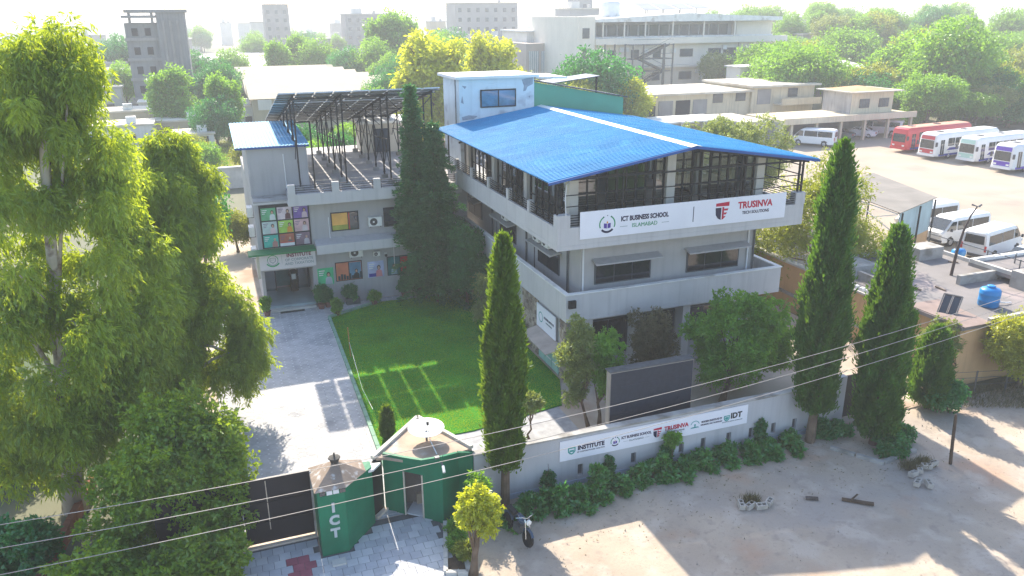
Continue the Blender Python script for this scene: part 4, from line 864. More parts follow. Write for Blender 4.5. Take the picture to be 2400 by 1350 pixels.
def lean_frame(x, y, z, rz, label):
    t = thing('window_frame_panel', label, 'window frame', (0, 0, 0)); W_, H_ = .95, 1.5
    for a, b2 in (((0, 0), (W_, 0)), ((0, H_), (W_, H_)), ((0, 0), (0, H_)), ((W_, 0), (W_, H_)), ((W_/2, 0), (W_/2, H_))): MB().bar((a[0], 0, a[1]), (b2[0], 0, b2[1]), .06).build('frame_bar', GREYM, t)
    for k in range(2): MB().poly([(.05+k*W_/2, .01, .04), (W_/2-.05+k*W_/2, .01, .04), (W_/2-.05+k*W_/2, .01, H_-.04), (.05+k*W_/2, .01, H_-.04)]).build('pane', WINDARK, t)
    t.location = (x, y, z); t.rotation_euler = (R(-48), 0, rz); t.scale = (.85,)*3
lean_frame(20.0, .9, 3.02, R(-60), 'grey framed window leaning on the outbuilding roof below the tin shed'); lean_frame(17.9, -4.3, 2.9, R(-62), 'grey framed window leaning beside the small dark cypress')
# tin roof shed with pale blue sheet side
ts = thing('tin_shed', 'open shed with a grey tin roof and a pale blue sheet side', 'shed', (31, 12, 0))
SH = mat('tin_grey', (.20, .18, .155), .7, .15, .6, spec=.3, dirt=((.24, .21, .18), .4, .5)); SB = mat('sheet_pale_blue', (.34, .46, .50), .6, .12, .8, streak=.3)
MB().slab([(28.6, 8.7, 4.0), (34.5, 11.2, 4.05), (36.0, 18.9, 4.35), (29.3, 16.5, 4.3)], .05).build('tin_roof', SH, ts)
wallseg((28.8, 8.9), (34.2, 11.2), 1.7, 3.9, 3.95, .05).build('sheet_side', SB, ts); wallseg((28.8, 8.92), (34.2, 11.22), -.08, 1.69, 1.69, .2).build('low_wall', TAN, ts)
for x, y in ((28.85, 8.8), (31.6, 9.95), (34.2, 11.1), (29.3, 16.2), (35.6, 18.6)): MB().bar((x, y-.08, 0), (x, y-.08, 3.95), .09).build('post', DARKM, ts)
for a, b2 in (((28.7, 9, 3.8), (29.1, 13, 2.6)), ((28.9, 13, 3.8), (28.8, 9.5, 2.6)), ((28.7, 9, 3.85), (29.3, 16.3, 4.0))): MB().bar(a, b2, .06).build('brace', FRAMEW, ts)
# street lamp, utility pole, wires
lp = thing('street_lamp', 'tall dark street lamp with a curved arm beside the flat outbuilding', 'street lamp', (23.3, -.2, 0))
MB().tube([(23.3, -.2, 0), (23.35, -.2, 2.5), (23.5, -.2, 4.4), (23.75, -.2, 5.6), (24.05, -.2, 6.3), (24.4, -.2, 6.75)], [.09, .085, .075, .055, .04, .035], 8).build('lamp_post', mat('pole_dark', (.055, .035, .032), .6, .2, 2), lp)
for a in (0, 2.1, 4.2): MB().tube([(24.4, -.2, 6.75), (24.4+.28*math.cos(a), -.2+.28*math.sin(a), 6.82)], [.02, .05], 6).build('lamp_head', GREYM, lp)
WOOD = mat('wood_dark', (.09, .06, .04), .9, .3, 4, .4, 40)
up = thing('wooden_post', 'thin dark wooden post standing in the dirt beside the block heap', 'post', (11.98, -11.07, 0))
MB().tube([(11.98, -11.07, -.1), (11.86, -11.07, 1.0), (11.76, -11.07, 2.1)], [.065, .06, .055], 8).build('shaft', WOOD, up); MB().tube([(11.76, -11.07, 2.1), (11.755, -11.07, 2.16)], [.055, .03], 8).build('post_top', WOOD, up)
up3 = thing('utility_pole', 'grey concrete utility pole beyond the feathery bush carrying the wire ends', 'utility pole', (27, -11.07, 0)); MB().tube([(27, -11.07, 0), (27, -11.07, 8.6)], [.16, .11], 8).build('shaft', CONC, up3); MB().bar((27, -11.6, 7.9), (27, -10.5, 7.9), .08).build('crossarm', GREYM, up3)
up2 = thing('concrete_pole', 'grey concrete utility pole beyond the eucalyptus trees holding the wire ends', 'utility pole', (-34, -11.07, 0)); MB().tube([(-34, -11.07, 0), (-34, -11.07, 7)], [.14, .1], 8).build('shaft', CONC, up2); MB().bar((-34.5, -11.07, 6.0), (-33.5, -11.07, 6.0), .08).build('crossarm', GREYM, up2)
WIRE = mat('wire_alu', (.36, .33, .30), .5, .1, 3, metal=.3)
for (zl, zm, zr), lab in (((6.3, 5.08, 6.5), 'uppermost of the three overhead wires crossing the forecourt'), ((5.6, 4.48, 6.1), 'middle one of the three overhead wires crossing the forecourt'), ((4.5, 3.85, 5.55), 'lowest of the three overhead wires crossing the forecourt')):
    pts = []; xs = np.linspace(-34, 27, 60); co = np.polyfit([-34, -12.5, 11.5], [zl, zm, zr], 2)
    tag(MB().tube([(x, -11.07, float(np.polyval(co, x))) for x in xs], .010, 5).build('overhead_wire', WIRE), lab, 'wire')

# ================================================================== vehicles
TYRE = mat('tyre', (.018, .018, .018), .9, .2, 6); RIMM = mat('wheel_rim', (.42, .42, .43), .4, .1, 4, metal=.5); CGL = mat('car_glass', (.02, .03, .035), .06, .3, 1, spec=.9); LAMP = mat('headlight', (.75, .75, .72), .15, .05, 4, spec=.8); TAIL = mat('tail_light', (.45, .015, .02), .2, .1, 4, spec=.7); BUMP = mat('bumper_grey', (.06, .06, .065), .6, .1, 4)
VW = mat('van_white', (.78, .78, .77), .35, .04, .8, spec=.5); PLATE = mat('number_plate', (.70, .70, .66), .5, .05, 4)
def wheel(parent, x, y, r, wd):
    w_ = MB(); s_ = 1 if y > 0 else -1; pr = [(r*.62, -wd/2), (r*.94, -wd/2), (r, -wd*.3), (r, wd*.3), (r*.94, wd/2), (r*.62, wd/2)]
    w_.lathe((0, 0, 0), pr, 18); me = w_.mesh('wheel', TYRE, smooth=False); me.transform(Matrix.Translation((x, y, r)) @ Matrix.Rotation(R(-90*s_), 4, 'X')); o = link('wheel', me, parent)
    q = MB(); q.lathe((0, 0, 0), [(r*.60, 0), (r*.58, .02), (r*.3, .035), (r*.14, .05), (.02, .055)], 12); me = q.mesh('rim', RIMM); me.transform(Matrix.Translation((x, y+s_*(wd/2-.015), r)) @ Matrix.Rotation(R(-90*s_), 4, 'X')); link('rim', me, o)
def loft(sec, m, name, parent, zr=.16, smooth=True):
    """Body lofted along x through rounded cross-sections (x, half width low, half width high, z low, z high)."""
    s = MB(); rings = []
    for x, wl, wh, z0, z1 in sec:
        h = z1-z0; rd = min(zr, h*.3); w2 = wl+(wh-wl)*.5
        half = [(0, z0), (wl*.9, z0), (wl, z0+rd*.5), (wl+(w2-wl)*.9, z0+h*.45), (wh, z1-rd), (wh-rd*.35, z1-rd*.3), (wh-rd, z1), (0, z1)]
        ring = [(x, y, z) for y, z in half]+[(x, -y, z) for y, z in half[-2:0:-1]]; rings.append(ring)
    k = len(rings[0])
    for r_ in rings: s.v += r_
    for i in range(len(rings)-1):
        for j in range(k): s.f.append((i*k+j, i*k+(j+1) % k, (i+1)*k+(j+1) % k, (i+1)*k+j)); s.m.append(0)
    s.f += [tuple(range(k)), tuple((len(rings)-1)*k+j for j in range(k))[::-1]]; s.m += [0, 0]
    o = link(name, s.mesh(name, m, None, smooth), parent)
    e = o.modifiers.new('e', 'EDGE_SPLIT'); e.split_angle = R(38); return o
def hw(sec, x, z):                                  # half width of a lofted body at (x, z)
    for (xa, la, ha, a0, a1), (xb, lb, hb, b0, b1) in zip(sec, sec[1:]):
        if min(xa, xb) <= x <= max(xa, xb):
            t = (x-xa)/(xb-xa) if xb != xa else 0; wl, wh, z0, z1 = la+(lb-la)*t, ha+(hb-ha)*t, a0+(b0-a0)*t, a1+(b1-a1)*t; return wl+(wh-wl)*(z-z0)/(z1-z0)
    return sec[0][1]
def side_panel(sec, pts, m, parent, name, off=.012):
    for s in (-1, 1):
        q = MB(); q.poly([(x, s*(hw(sec, x, z)+off), z) for x, z in (pts if s < 0 else pts[::-1])]); link(name, q.mesh(name, m), parent)
def lquad(pts, m, parent, name): q = MB(); q.poly(pts); return link(name, q.mesh(name, m), parent)
def lbox(a, m, parent, name): q = MB(); q.box(*a); return link(name, q.mesh(name, m), parent)
def make_van(label, spare=False):
    t = thing('parked_van', label, 'van')
    sec = [(2.42, .70, .60, .42, .75), (2.38, .80, .72, .30, .98), (2.15, .84, .78, .26, 1.14), (1.45, .86, .74, .26, 1.84), (1.1, .86, .74, .26, 1.98), (-1.9, .86, .74, .26, 2.02), (-2.32, .85, .73, .28, 1.97), (-2.42, .82, .70, .34, 1.86)]
    loft(sec, VW, 'body', t)
    side_panel(sec, [(2.0, 1.12), (1.10, 1.12), (1.10, 1.72), (1.48, 1.72)], CGL, t, 'front_window'); side_panel(sec, [(.98, 1.12), (-.5, 1.12), (-.5, 1.74), (.98, 1.74)], CGL, t, 'side_window'); side_panel(sec, [(-.56, 1.12), (-2.15, 1.12), (-2.15, 1.74), (-.56, 1.74)], CGL, t, 'side_window')
    lquad([(2.13, -.70, 1.20), (2.13, .70, 1.20), (1.50, .66, 1.83), (1.50, -.66, 1.83)], CGL, t, 'windscreen'); lquad([(-2.44, .62, 1.18), (-2.44, -.62, 1.18), (-2.43, -.58, 1.72), (-2.43, .58, 1.72)], CGL, t, 'rear_window')
    for s in (-1, 1):
        lbox((2.36, 2.44, s*.66-.12, s*.66+.12, .72, .90), LAMP, t, 'headlight'); lbox((-2.46, -2.41, s*.74-.06, s*.74+.06, .75, 1.12), TAIL, t, 'tail_light'); lbox((1.72, 1.84, s*.98-.06, s*.98+.06, 1.12, 1.32), BUMP, t, 'mirror')
    lbox((2.36, 2.46, -.8, .8, .34, .52), BUMP, t, 'bumper'); lbox((-2.50, -2.40, -.78, .78, .36, .52), BUMP, t, 'bumper'); lbox((-2.47, -2.44, -.22, .22, .85, .98), PLATE, t, 'number_plate')
    for x in (1.55, -1.35):
        for y in (-.78, .78): wheel(t, x, y, .33, .2)
    side_panel(sec, [(1.92, .30), (1.18, .30), (1.22, .62), (1.55, .74), (1.88, .62)], BUMP, t, 'wheel_arch', .004); side_panel(sec, [(-.98, .30), (-1.72, .30), (-1.68, .62), (-1.35, .74), (-1.02, .62)], BUMP, t, 'wheel_arch', .004)
    return t
def place(t, x, y, rz, sc=1): t.location = (x, y, 0); t.rotation_euler.z = rz; t.scale = (sc,)*3; return t
def relabel(t, label, group=None):
    t['label'] = label
    if group: t['group'] = group
    return t
van = make_van('white van parked side on behind the pale blue sheet shed'); place(van, 38.6, 12.6, R(184), 1.08)
v2 = copy_tree(van); relabel(v2, 'white van with dark rear window parked beside the silver saloon car'); place(v2, 38.0, 9.0, R(14), 1.1)
v3 = copy_tree(van); relabel(v3, 'white van only partly showing behind the tin shed roof corner'); place(v3, 39.5, 16.2, R(184), 1.08)
v4 = copy_tree(van); relabel(v4, 'white van with a maroon rear window standing out in front of the carport'); place(v4, 60.3, 54.0, R(125), 1.12)
lq = [c for c in v4.children if c.name.startswith('rear_window')][0]; lq.data = lq.data.copy(); lq.data.materials[0] = mat('glass_maroon', (.12, .015, .03), .1, .2, 2, spec=.8)
v5 = copy_tree(van); relabel(v5, 'white van parked in the last bay of the carport'); place(v5, 75.6, 58.0, R(125), 1.1)
def make_car(label, paint):
    t = thing('parked_car', label, 'car')
    sec = [(2.2, .62, .55, .38, .62), (2.12, .80, .72, .26, .74), (1.2, .86, .80, .22, .92), (-1.4, .86, .82, .22, .98), (-2.05, .82, .76, .26, .94), (-2.2, .74, .66, .34, .80)]
    loft(sec, paint, 'body', t, .12)
    sec2 = [(1.15, .72, .58, .88, .93), (.45, .74, .56, .88, 1.40), (-.7, .74, .56, .88, 1.42), (-1.55, .72, .58, .88, 1.0)]
    loft(sec2, paint, 'cabin', t, .08)
    side_panel(sec2, [(.9, .99), (-.1, .99), (-.1, 1.30), (.42, 1.30)], CGL, t, 'front_window'); side_panel(sec2, [(-.17, .99), (-1.2, .99), (-.78, 1.30), (-.17, 1.30)], CGL, t, 'rear_side_window')
    lquad([(1.13, -.62, .98), (1.13, .62, .98), (.50, .52, 1.39), (.50, -.52, 1.39)], CGL, t, 'windscreen'); lquad([(-1.53, .60, 1.05), (-1.53, -.60, 1.05), (-.76, -.50, 1.425), (-.76, .50, 1.425)], CGL, t, 'rear_window')
    for s in (-1, 1): lbox((2.06, 2.20, s*.6-.13, s*.6+.13, .56, .70), LAMP, t, 'headlight'); lbox((-2.23, -2.10, s*.6-.14, s*.6+.14, .66, .82), TAIL, t, 'tail_light'); lbox((.72, .84, s*.92-.06, s*.92+.06, .95, 1.06), paint, t, 'mirror')
    lbox((-2.24, -2.15, -.7, .7, .32, .46), BUMP, t, 'bumper'); lbox((2.12, 2.24, -.7, .7, .30, .44), BUMP, t, 'bumper'); lbox((-2.26, -2.22, -.22, .22, .56, .66), PLATE, t, 'number_plate')
    for x in (1.35, -1.3):
        for y in (-.76, .76): wheel(t, x, y, .30, .18)
    return t
SILV = mat('car_silver', (.42, .44, .47), .3, .06, 1, metal=.3); CWHT = mat('car_white', (.72, .72, .72), .3, .04, 1, spec=.5); CDRK = mat('car_dark', (.04, .04, .05), .3, .1, 1, spec=.5)
place(make_car('silver saloon car parked beside the white van at the outbuilding roof', SILV), 37.6, 5.9, R(14), 1.05)
place(make_car('dark saloon car in the second bay of the carport', CDRK), 67.0, 57.4, R(125), 1.05); place(make_car('white saloon car in the third bay of the carport', CWHT), 71.2, 57.6, R(125), 1.05); place(make_car('grey saloon car behind the maroon windowed van', mat('car_grey', (.3, .3, .31), .3, .1, 1)), 63.6, 57.4, R(125), 1.0)
def make_bus(label, body, roof, stripe, front, Ln=11.0):
    t = thing('parked_bus', label, 'bus'); F = Ln/2
    sec = [(F, .98, .92, .62, 2.30), (F-.12, 1.18, 1.06, .42, 2.86), (F-.5, 1.24, 1.12, .36, 3.02), (-F+.4, 1.24, 1.12, .36, 3.02), (-F, 1.18, 1.04, .45, 2.85)]
    loft(sec, body, 'body', t, .22)
    q = MB(); q.add([(F-.55, -.95, 3.025), (F-.55, .95, 3.025), (-F+.3, .95, 3.025), (-F+.3, -.95, 3.025), (F-.7, -.75, 3.09), (F-.7, .75, 3.09), (-F+.4, .75, 3.09), (-F+.4, -.75, 3.09)], [(4, 5, 6, 7), (0, 1, 5, 4), (1, 2, 6, 5), (2, 3, 7, 6), (3, 0, 4, 7)]); link('roof', q.mesh('roof', roof), t)
    lbox((F-2.3, F-1.6, -.3, .3, 3.09, 3.16), BUMP, t, 'roof_hatch'); lbox((-1.0, -.3, -.3, .3, 3.09, 3.16), BUMP, t, 'roof_hatch')
    nw = int((Ln-2.6)/1.25)
    for i in range(nw): x1 = F-2.1-i*1.25; side_panel(sec, [(x1, 1.55), (x1-1.12, 1.55), (x1-1.12, 2.45), (x1, 2.45)], CGL, t, 'side_window')
    side_panel(sec, [(F-.8, .55), (F-1.1, .55), (F-1.1, 2.3), (F-.8, 2.3)], CGL, t, 'door_leaf'); side_panel(sec, [(F-1.16, .55), (F-1.46, .55), (F-1.46, 2.3), (F-1.16, 2.3)], CGL, t, 'door_leaf')
    side_panel(sec, [(F-1.9, 1.05), (-F+.5, 1.05), (-F+.5, 1.35), (F-2.4, 1.35)], stripe, t, 'stripe', .008); side_panel(sec, [(F-.6, .44), (-F+.5, .44), (-F+.5, .68), (F-.6, .68)], stripe, t, 'skirt_stripe', .008)
    lquad([(F+.02, .90, 1.30), (F+.02, -.90, 1.30), (F+.012, -.88, 2.28), (F+.012, .88, 2.28)][::-1], CGL, t, 'windscreen'); lquad([(F+.012, .90, 2.34), (F+.012, -.90, 2.34), (F-.08, -.86, 2.76), (F-.08, .86, 2.76)][::-1], front, t, 'destination_panel'); lquad([(F+.02, .90, .72), (F+.02, -.90, .72), (F+.02, -.90, 1.22), (F+.02, .90, 1.22)][::-1], front, t, 'front_panel')
    for s in (-1, 1): lbox((F-.02, F+.05, s*.7-.16, s*.7+.16, .80, .98), LAMP, t, 'headlight'); lbox((F-.1, F+.15, s*1.25-.06, s*1.25+.06, 1.6, 2.1), BUMP, t, 'mirror')
    lbox((F-.08, F+.10, -1.1, 1.1, .42, .66), body, t, 'bumper')
    for x in (F-2.4, -F+2.8):
        for y in (-1.08, 1.08): wheel(t, x, y, .47, .28)
    return t
BW_ = mat('bus_white', (.74, .74, .73), .35, .04, .6, spec=.5); BR = mat('bus_red', (.55, .03, .04), .35, .08, .8, spec=.5); BO = mat('bus_roof_orange', (.62, .30, .20), .5, .12, .6); BB = mat('bus_blue', (.02, .03, .28), .4, .08, 1); BP = mat('bus_purple', (.12, .05, .40), .4, .08, 1); BG = mat('bus_pale_green', (.40, .58, .50), .4, .08, 1); BRW = mat('bus_red_stripe', (.50, .05, .06), .4, .08, 1)
BUSR = R(186)
place(make_bus('red and blue coach with an orange roof at the head of the bus row', BR, BO, BB, BR, 12), 72.0, 46.2, BUSR)
place(make_bus('white bus with a red front stripe second in the bus row', BW_, BW_, BB, BRW, 11.5), 71.0, 41.2, BUSR)
place(make_bus('white bus with a pale green front third in the bus row', BW_, BW_, BB, BG, 10.5), 72.0, 37.0, BUSR)
b4 = place(make_bus('white bus with purple trim closest in the bus row', BW_, BW_, BP, BP, 10.5), 71.2, 31.8, BUSR)
tx = text('CITY LINE', .75, (0, 0, 0), NAVY, None, bold=.02); tx.name = 'lettering'; tx.parent = b4; tx.rotation_euler = (0, 0, R(180)); tx.location = (.9, 1.28, 1.2)

# motorcycle
mc = thing('motorcycle', 'dark blue motorcycle parked on the dirt beside the yellow green tree', 'motorcycle')
for x in (-.62, .62):
    w_ = MB(); w_.lathe((0, 0, 0), [(.22, -.045), (.28, -.05), (.30, 0), (.28, .05), (.22, .045)], 20); me = w_.mesh('wheel', TYRE); me.transform(Matrix.Translation((x, 0, .30)) @ Matrix.Rotation(R(90), 4, 'X')); o = link('wheel', me, mc)
    q = MB()
    for k in range(8): a = k*math.pi/4; q.bar((0, 0, 0), (.23*math.cos(a), .23*math.sin(a), 0), .02)
    me = q.mesh('spokes', RIMM); me.transform(Matrix.Translation((x, 0, .30)) @ Matrix.Rotation(R(90), 4, 'X')); link('spokes', me, o)
MBLUE = mat('bike_blue', (.03, .06, .11), .3, .15, 3, spec=.6); SEAT = mat('bike_seat', (.02, .02, .022), .5, .2, 5); CHR = mat('chrome', (.6, .6, .6), .2, .1, 4, metal=.9)
q = MB(); q.lathe((0, 0, 0), [(.03, -.30), (.13, -.22), (.16, -.05), (.15, .12), (.05, .26)], 14); me = q.mesh('fuel_tank', MBLUE, None, True); me.transform(Matrix.Translation((.14, 0, .78)) @ Matrix.Rotation(R(98), 4, 'Y') @ Matrix.Diagonal((.8, .85, 1, 1))); link('fuel_tank', me, mc)
q = MB(); q.add([(-.12, -.13, .72), (-.12, .13, .72), (-.72, .12, .80), (-.72, -.12, .80), (-.10, -.10, .80), (-.10, .10, .80), (-.70, .10, .88), (-.70, -.10, .88)], [(3, 2, 1, 0), (4, 5, 6, 7), (0, 1, 5, 4), (1, 2, 6, 5), (2, 3, 7, 6), (3, 0, 4, 7)]); link('seat', q.mesh('seat', SEAT), mc)
q = MB(); q.cbox((.05, 0, .42), (.36, .26, .28)); q.tube([(.1, .05, .42), (.12, .08, .66)], .09, 10); link('engine', q.mesh('engine', GREYM), mc)
q = MB(); q.tube([(.12, .14, .34), (-.2, .16, .26), (-.75, .17, .34)], [.025, .03, .05], 8); link('exhaust', q.mesh('exhaust', CHR), mc)
q = MB(); [q.tube([(.62, s*.08, .30), (.48, s*.08, .85), (.44, s*.08, .95)], .02, 6) for s in (-1, 1)]; link('fork', q.mesh('fork', CHR), mc)
q = MB(); q.tube([(.30, -.36, 1.0), (.42, -.2, 1.04), (.45, 0, .98), (.42, .2, 1.04), (.30, .36, 1.0)], .014, 6); link('handlebar', q.mesh('handlebar', CHR), mc)
q = MB(); q.lathe((0, 0, 0), [(.03, -.1), (.09, -.04), (.10, .03), (.0, .05)], 12); me = q.mesh('headlight', LAMP); me.transform(Matrix.Translation((.56, 0, .88)) @ Matrix.Rotation(R(95), 4, 'Y')); link('headlight', me, mc)
for s in (-1, 1): q = MB(); q.tube([(.36, s*.3, 1.02), (.34, s*.36, 1.2)], .008, 5); q.cbox((.34, s*.38, 1.22), (.02, .12, .07)); link('mirror', q.mesh('mirror', DARKM), mc)
for x, z0, s in ((.62, .62, 1), (-.62, .64, -1)):
    q = MB(); q.tube([(x-.26, 0, .48), (x-.16, 0, .60), (x, 0, .64), (x+.16, 0, .60), (x+.26, 0, .48)], .05, 6); link('mudguard', q.mesh('mudguard', MBLUE), mc)
q = MB(); q.tube([(-.1, .1, .3), (-.15, .36, .02)], .012, 5); link('side_stand', q.mesh('side_stand', GREYM), mc); q = MB(); q.cbox((-.86, 0, .72), (.05, .12, .07)); link('tail_light', q.mesh('tail_light', TAIL), mc)
q = MB(); q.bar((-.62, 0, .30), (.1, 0, .40), .05); q.bar((.45, 0, .92), (.1, 0, .66), .05); q.bar((.1, 0, .7), (-.65, 0, .74), .05); link('bike_frame', q.mesh('bike_frame', DARKM), mc)
mc.location = (-5.45, -9.35, .0); mc.rotation_euler = (R(-7), 0, R(-78)); mc.scale = (.98,)*3

# heaps of hollow blocks with dry weeds, planks
HB = mat('hollow_block', (.42, .38, .33), .95, .15, 3, .4, 30)
def hollow(x, y, z, rz, label, group):
    q = MB(); q.box(-.2, .2, -.1, -.06, 0, .18); q.box(-.2, .2, .06, .1, 0, .18); [q.box(s-.02, s+.02, -.059, .059, 0, .18) for s in (-.18, 0, .18)]
    o = q.build('hollow_block', HB); o.location = (x, y, z); o.rotation_euler = (rnd.uniform(-.15, .15), rnd.uniform(-.15, .15), rz); tag(o, label, 'block', group)
for x, y, z, rz in ((2.9, -10.75, .0, .3), (3.25, -10.9, .0, -.2), (3.65, -10.8, .0, .6), (2.6, -10.6, .02, 1.2)): hollow(x, y, z, rz, 'hollow concrete block in the weedy heap on the open dirt', 'blocks in the weedy heap on the dirt')
for x, y, z, rz in ((9.9, -11.25, 0, .2), (10.35, -11.1, 0, .9), (10.8, -11.0, 0, -.3), (9.6, -11.75, 0, .5), (9.9, -11.95, 0, 1.1), (11.2, -10.95, 0, .1)): hollow(x, y, z, rz, 'hollow concrete block in the heap beside the thin wooden post', 'blocks heaped by the wooden post')
tag(MB().bar((6.3, -11.5, .0), (7.1, -12.2, .04), .16, .06).build('plank', WOOD), 'dark wooden plank lying on the dirt forecourt', 'plank'); tag(MB().bar((6.45, -11.75, .06), (6.95, -11.55, .08), .05, .04).build('stick', WOOD), 'short stick lying across the dark plank', 'stick')
tag(MB().bar((5.15, -10.95, -.01), (5.5, -11.2, .03), .14, .07).build('stone_slab', mat('dark_stone', (.10, .08, .07), .9, .3, 4)), 'dark flat stone on the dirt between plank and block heap', 'stone')
kq = thing('kerb_line', 'broken concrete kerb along the end of the forecourt by the dark weeds', 'kerb', (9.4, -9.5, 0))
for a, b2 in (((8.4, -8.5), (8.9, -9.3)), ((8.95, -9.35), (9.5, -10.2)), ((9.55, -10.15), (10.4, -10.0)), ((10.5, -9.95), (11.4, -9.9))): MB().bar((*a, .03), (*b2, .03), .16, .16).build('kerb_stone', CONC, kq)

# person at the entrance
pe = thing('person', 'person in long black clothing standing in the porch holding white papers', 'person', (-9.85, 18.4, .3))
me = bpy.data.meshes.new('body'); J = [(0, 0, .86), (0, 0, 1.12), (0, 0, 1.36), (0, 0, 1.46), (0, -.01, 1.60), (.09, 0, .82), (.10, -.02, .44), (.10, 0, .05), (.11, -.10, .03), (-.09, 0, .82), (-.10, .02, .44), (-.10, 0, .05), (-.11, -.10, .03), (.19, 0, 1.34), (.25, .0, 1.08), (.15, -.20, 1.02), (-.19, 0, 1.34), (-.25, .0, 1.08), (-.15, -.20, 1.02)]
E_ = [(0, 1), (1, 2), (2, 3), (3, 4), (0, 5), (5, 6), (6, 7), (7, 8), (0, 9), (9, 10), (10, 11), (11, 12), (2, 13), (13, 14), (14, 15), (2, 16), (16, 17), (17, 18)]
me.from_pydata(J, E_, []); ob_ = link('body', me, pe); sk = ob_.modifiers.new('sk', 'SKIN'); RD = [.17, .15, .15, .065, .095, .11, .09, .06, .045, .11, .09, .06, .045, .075, .055, .04, .075, .055, .04]
for i, r_ in enumerate(RD): me.skin_vertices[0].data[i].radius = (r_, r_*.85)
me.skin_vertices[0].data[0].use_root = True; ob_.modifiers.new('ss', 'SUBSURF').render_levels = 2; me.materials.append(mat('black_cloth', (.012, .012, .014), .9, .2, 5))
q = MB(); q.lathe((0, 0, .06), [(.24, 0), (.25, .3), (.21, .62), (.19, .85)], 14); link('robe', q.mesh('robe', MATS['black_cloth'], None, True), pe); q = MB(); q.lathe((0, -.02, 1.47), [(.08, 0), (.115, .07), (.12, .16), (.07, .25), (.01, .27)], 14); link('head_scarf', q.mesh('head_scarf', MATS['black_cloth'], None, True), pe)
q = MB(); q.lathe((0, 0, 0), [(.01, -.02), (.06, 0), (.07, .08), (.05, .15), (.01, .16)], 12); me = q.mesh('face', mat('face_skin', (.42, .25, .18), .6, .05, 5), None, True); me.transform(Matrix.Translation((0, -.085, 1.52)) @ Matrix.Diagonal((1, .6, 1, 1))); link('face', me, pe)
lb = MB(); lb.cbox((-9.85, 18.15, 1.34), (.26, .03, .34)); tag(lb.build('paper_sheaf', FRAMEW), 'white papers held by the person in the porch', 'papers')
for s, x in ((1, -9.72), (-1, -9.98)): pass
# ================================================================== bus park and buildings beyond
LOT = mat('lot_dust', (.36, .30, .235), .95, .12, .15, .3, 8, dirt=((.27, .23, .19), .45, .12))
kind(MB().prism([(27, 4.6), (150, 4.6), (150, 48), (82, 62.5), (52, 62.5), (27, 40)], -.095, -.04).build('parking_lot', LOT), 'structure')
YEL = mat('faded_yellow', (.60, .52, .38), .92, .12, .5, .2, 20, streak=.5); STAIN = mat('stained_wall', (.34, .33, .33), .95, .25, .5, .2, 20, streak=1.0); DARKV = mat('dark_void', (.03, .03, .035), .9, .2, 1); PALE = mat('pale_wall', (.62, .60, .56), .92, .08, .4, streak=.3); WIN2 = mat('far_window', (.06, .08, .10), .15, .3, .6, spec=.7); SUNROOF = mat('roof_dusty', (.60, .55, .46), .9, .12, .4, dirt=((.42, .36, .28), .4, .25)); BRICKD = mat('brick_grey', (.30, .28, .27), .95, .15, .5, streak=.4); FARW = mat('far_wall', (.36, .345, .33), .95, .12, .15); FARR = mat('far_roof', (.44, .42, .39), .9, .15, .1); RUST = mat('rusty_roof', (.50, .30, .15), .9, .2, .5)
cp = thing('carport', 'long faded yellow carport with open bays of parked vehicles', 'carport', (66, 58, 0))
B(56.0, 78.2, 55.0, 63, 2.95, 3.25).build('roof_slab', YEL, cp); B(56.0, 78.2, 54.8, 55.0, 2.7, 3.5).build('fascia', YEL, cp); B(55.9, 56.2, 55, 63, 0, 2.95).build('end_wall', STAIN, cp); B(56.2, 78, 62.7, 63, 0, 2.95).build('back_wall', BRICKD, cp)
for i in range(6): B(57.4+i*4.05, 57.75+i*4.05, 55.2, 55.6, -.05, 2.94).build('column', YEL, cp)
uh = thing('upper_house', 'small yellow house with an orange roof standing on the carport', 'house', (72, 60, 3.25))
B(68.9, 76.2, 57.4, 63, 3.26, 6.1).build('wall', YEL, uh); B(68.84, 68.895, 57.42, 62.9, 3.27, 6.08).build('stained_wall', STAIN, uh); MB().slab([(68.0, 56.6, 6.12), (77.2, 56.6, 6.12), (77.2, 63.6, 6.12), (68.0, 63.6, 6.12)], -.14).build('roof_slab', SUNROOF, uh); MB().add([(68.6, 57.2, 6.27), (76.6, 57.2, 6.27), (76.6, 63, 6.27), (68.6, 63, 6.27), (72.6, 60.5, 6.75)], [(0, 1, 4), (1, 2, 4), (2, 3, 4), (3, 0, 4)]).build('orange_roof', RUST, uh)
for x in (70.3, 73.7):
    f = B(x, x+1.7, 57.3, 57.395, 4.0, 5.2).build('window', FRAME, uh)
    for k in range(4): B(x+.08+k*.41, x+.40+k*.41, 57.28, 57.3, 4.1, 5.1).build('pane', WIN2, f)
sr = thing('shed_row', 'long dusty row of cream sheds with dark open bays beyond the blue roof', 'building', (57, 75, 0))
B(38, 63.0, 72, 84, -.1, 5.3).build('wall', YEL, sr); B(63.005, 74.5, 71.5, 84, -.1, 5.9).build('side_wall', YEL, sr); B(37.6, 63.2, 71.2, 84.5, 5.305, 5.6).build('roof_slab', SUNROOF, sr); B(62.6, 75.2, 70.8, 84.5, 5.905, 6.2).build('side_roof', SUNROOF, sr)
for i in range(5): x = 41.5+i*2.9; d = B(x, x+2.4, 71.92, 71.995, .1, 4.5).build('bay', DARKV if i % 2 else BRICKD, sr)
for x, z in ((56.5, 3.9), (60.5, 4.0), (69.6, 4.3)): f = B(x, x+1.7, 71.38 if x > 63 else 71.9, 71.495 if x > 63 else 71.995, z, z+1.3).build('window', FRAME, sr); B(x+.1, x+1.6, 71.36 if x > 63 else 71.88, 71.379 if x > 63 else 71.899, z+.1, z+1.2).build('pane', WIN2, f)
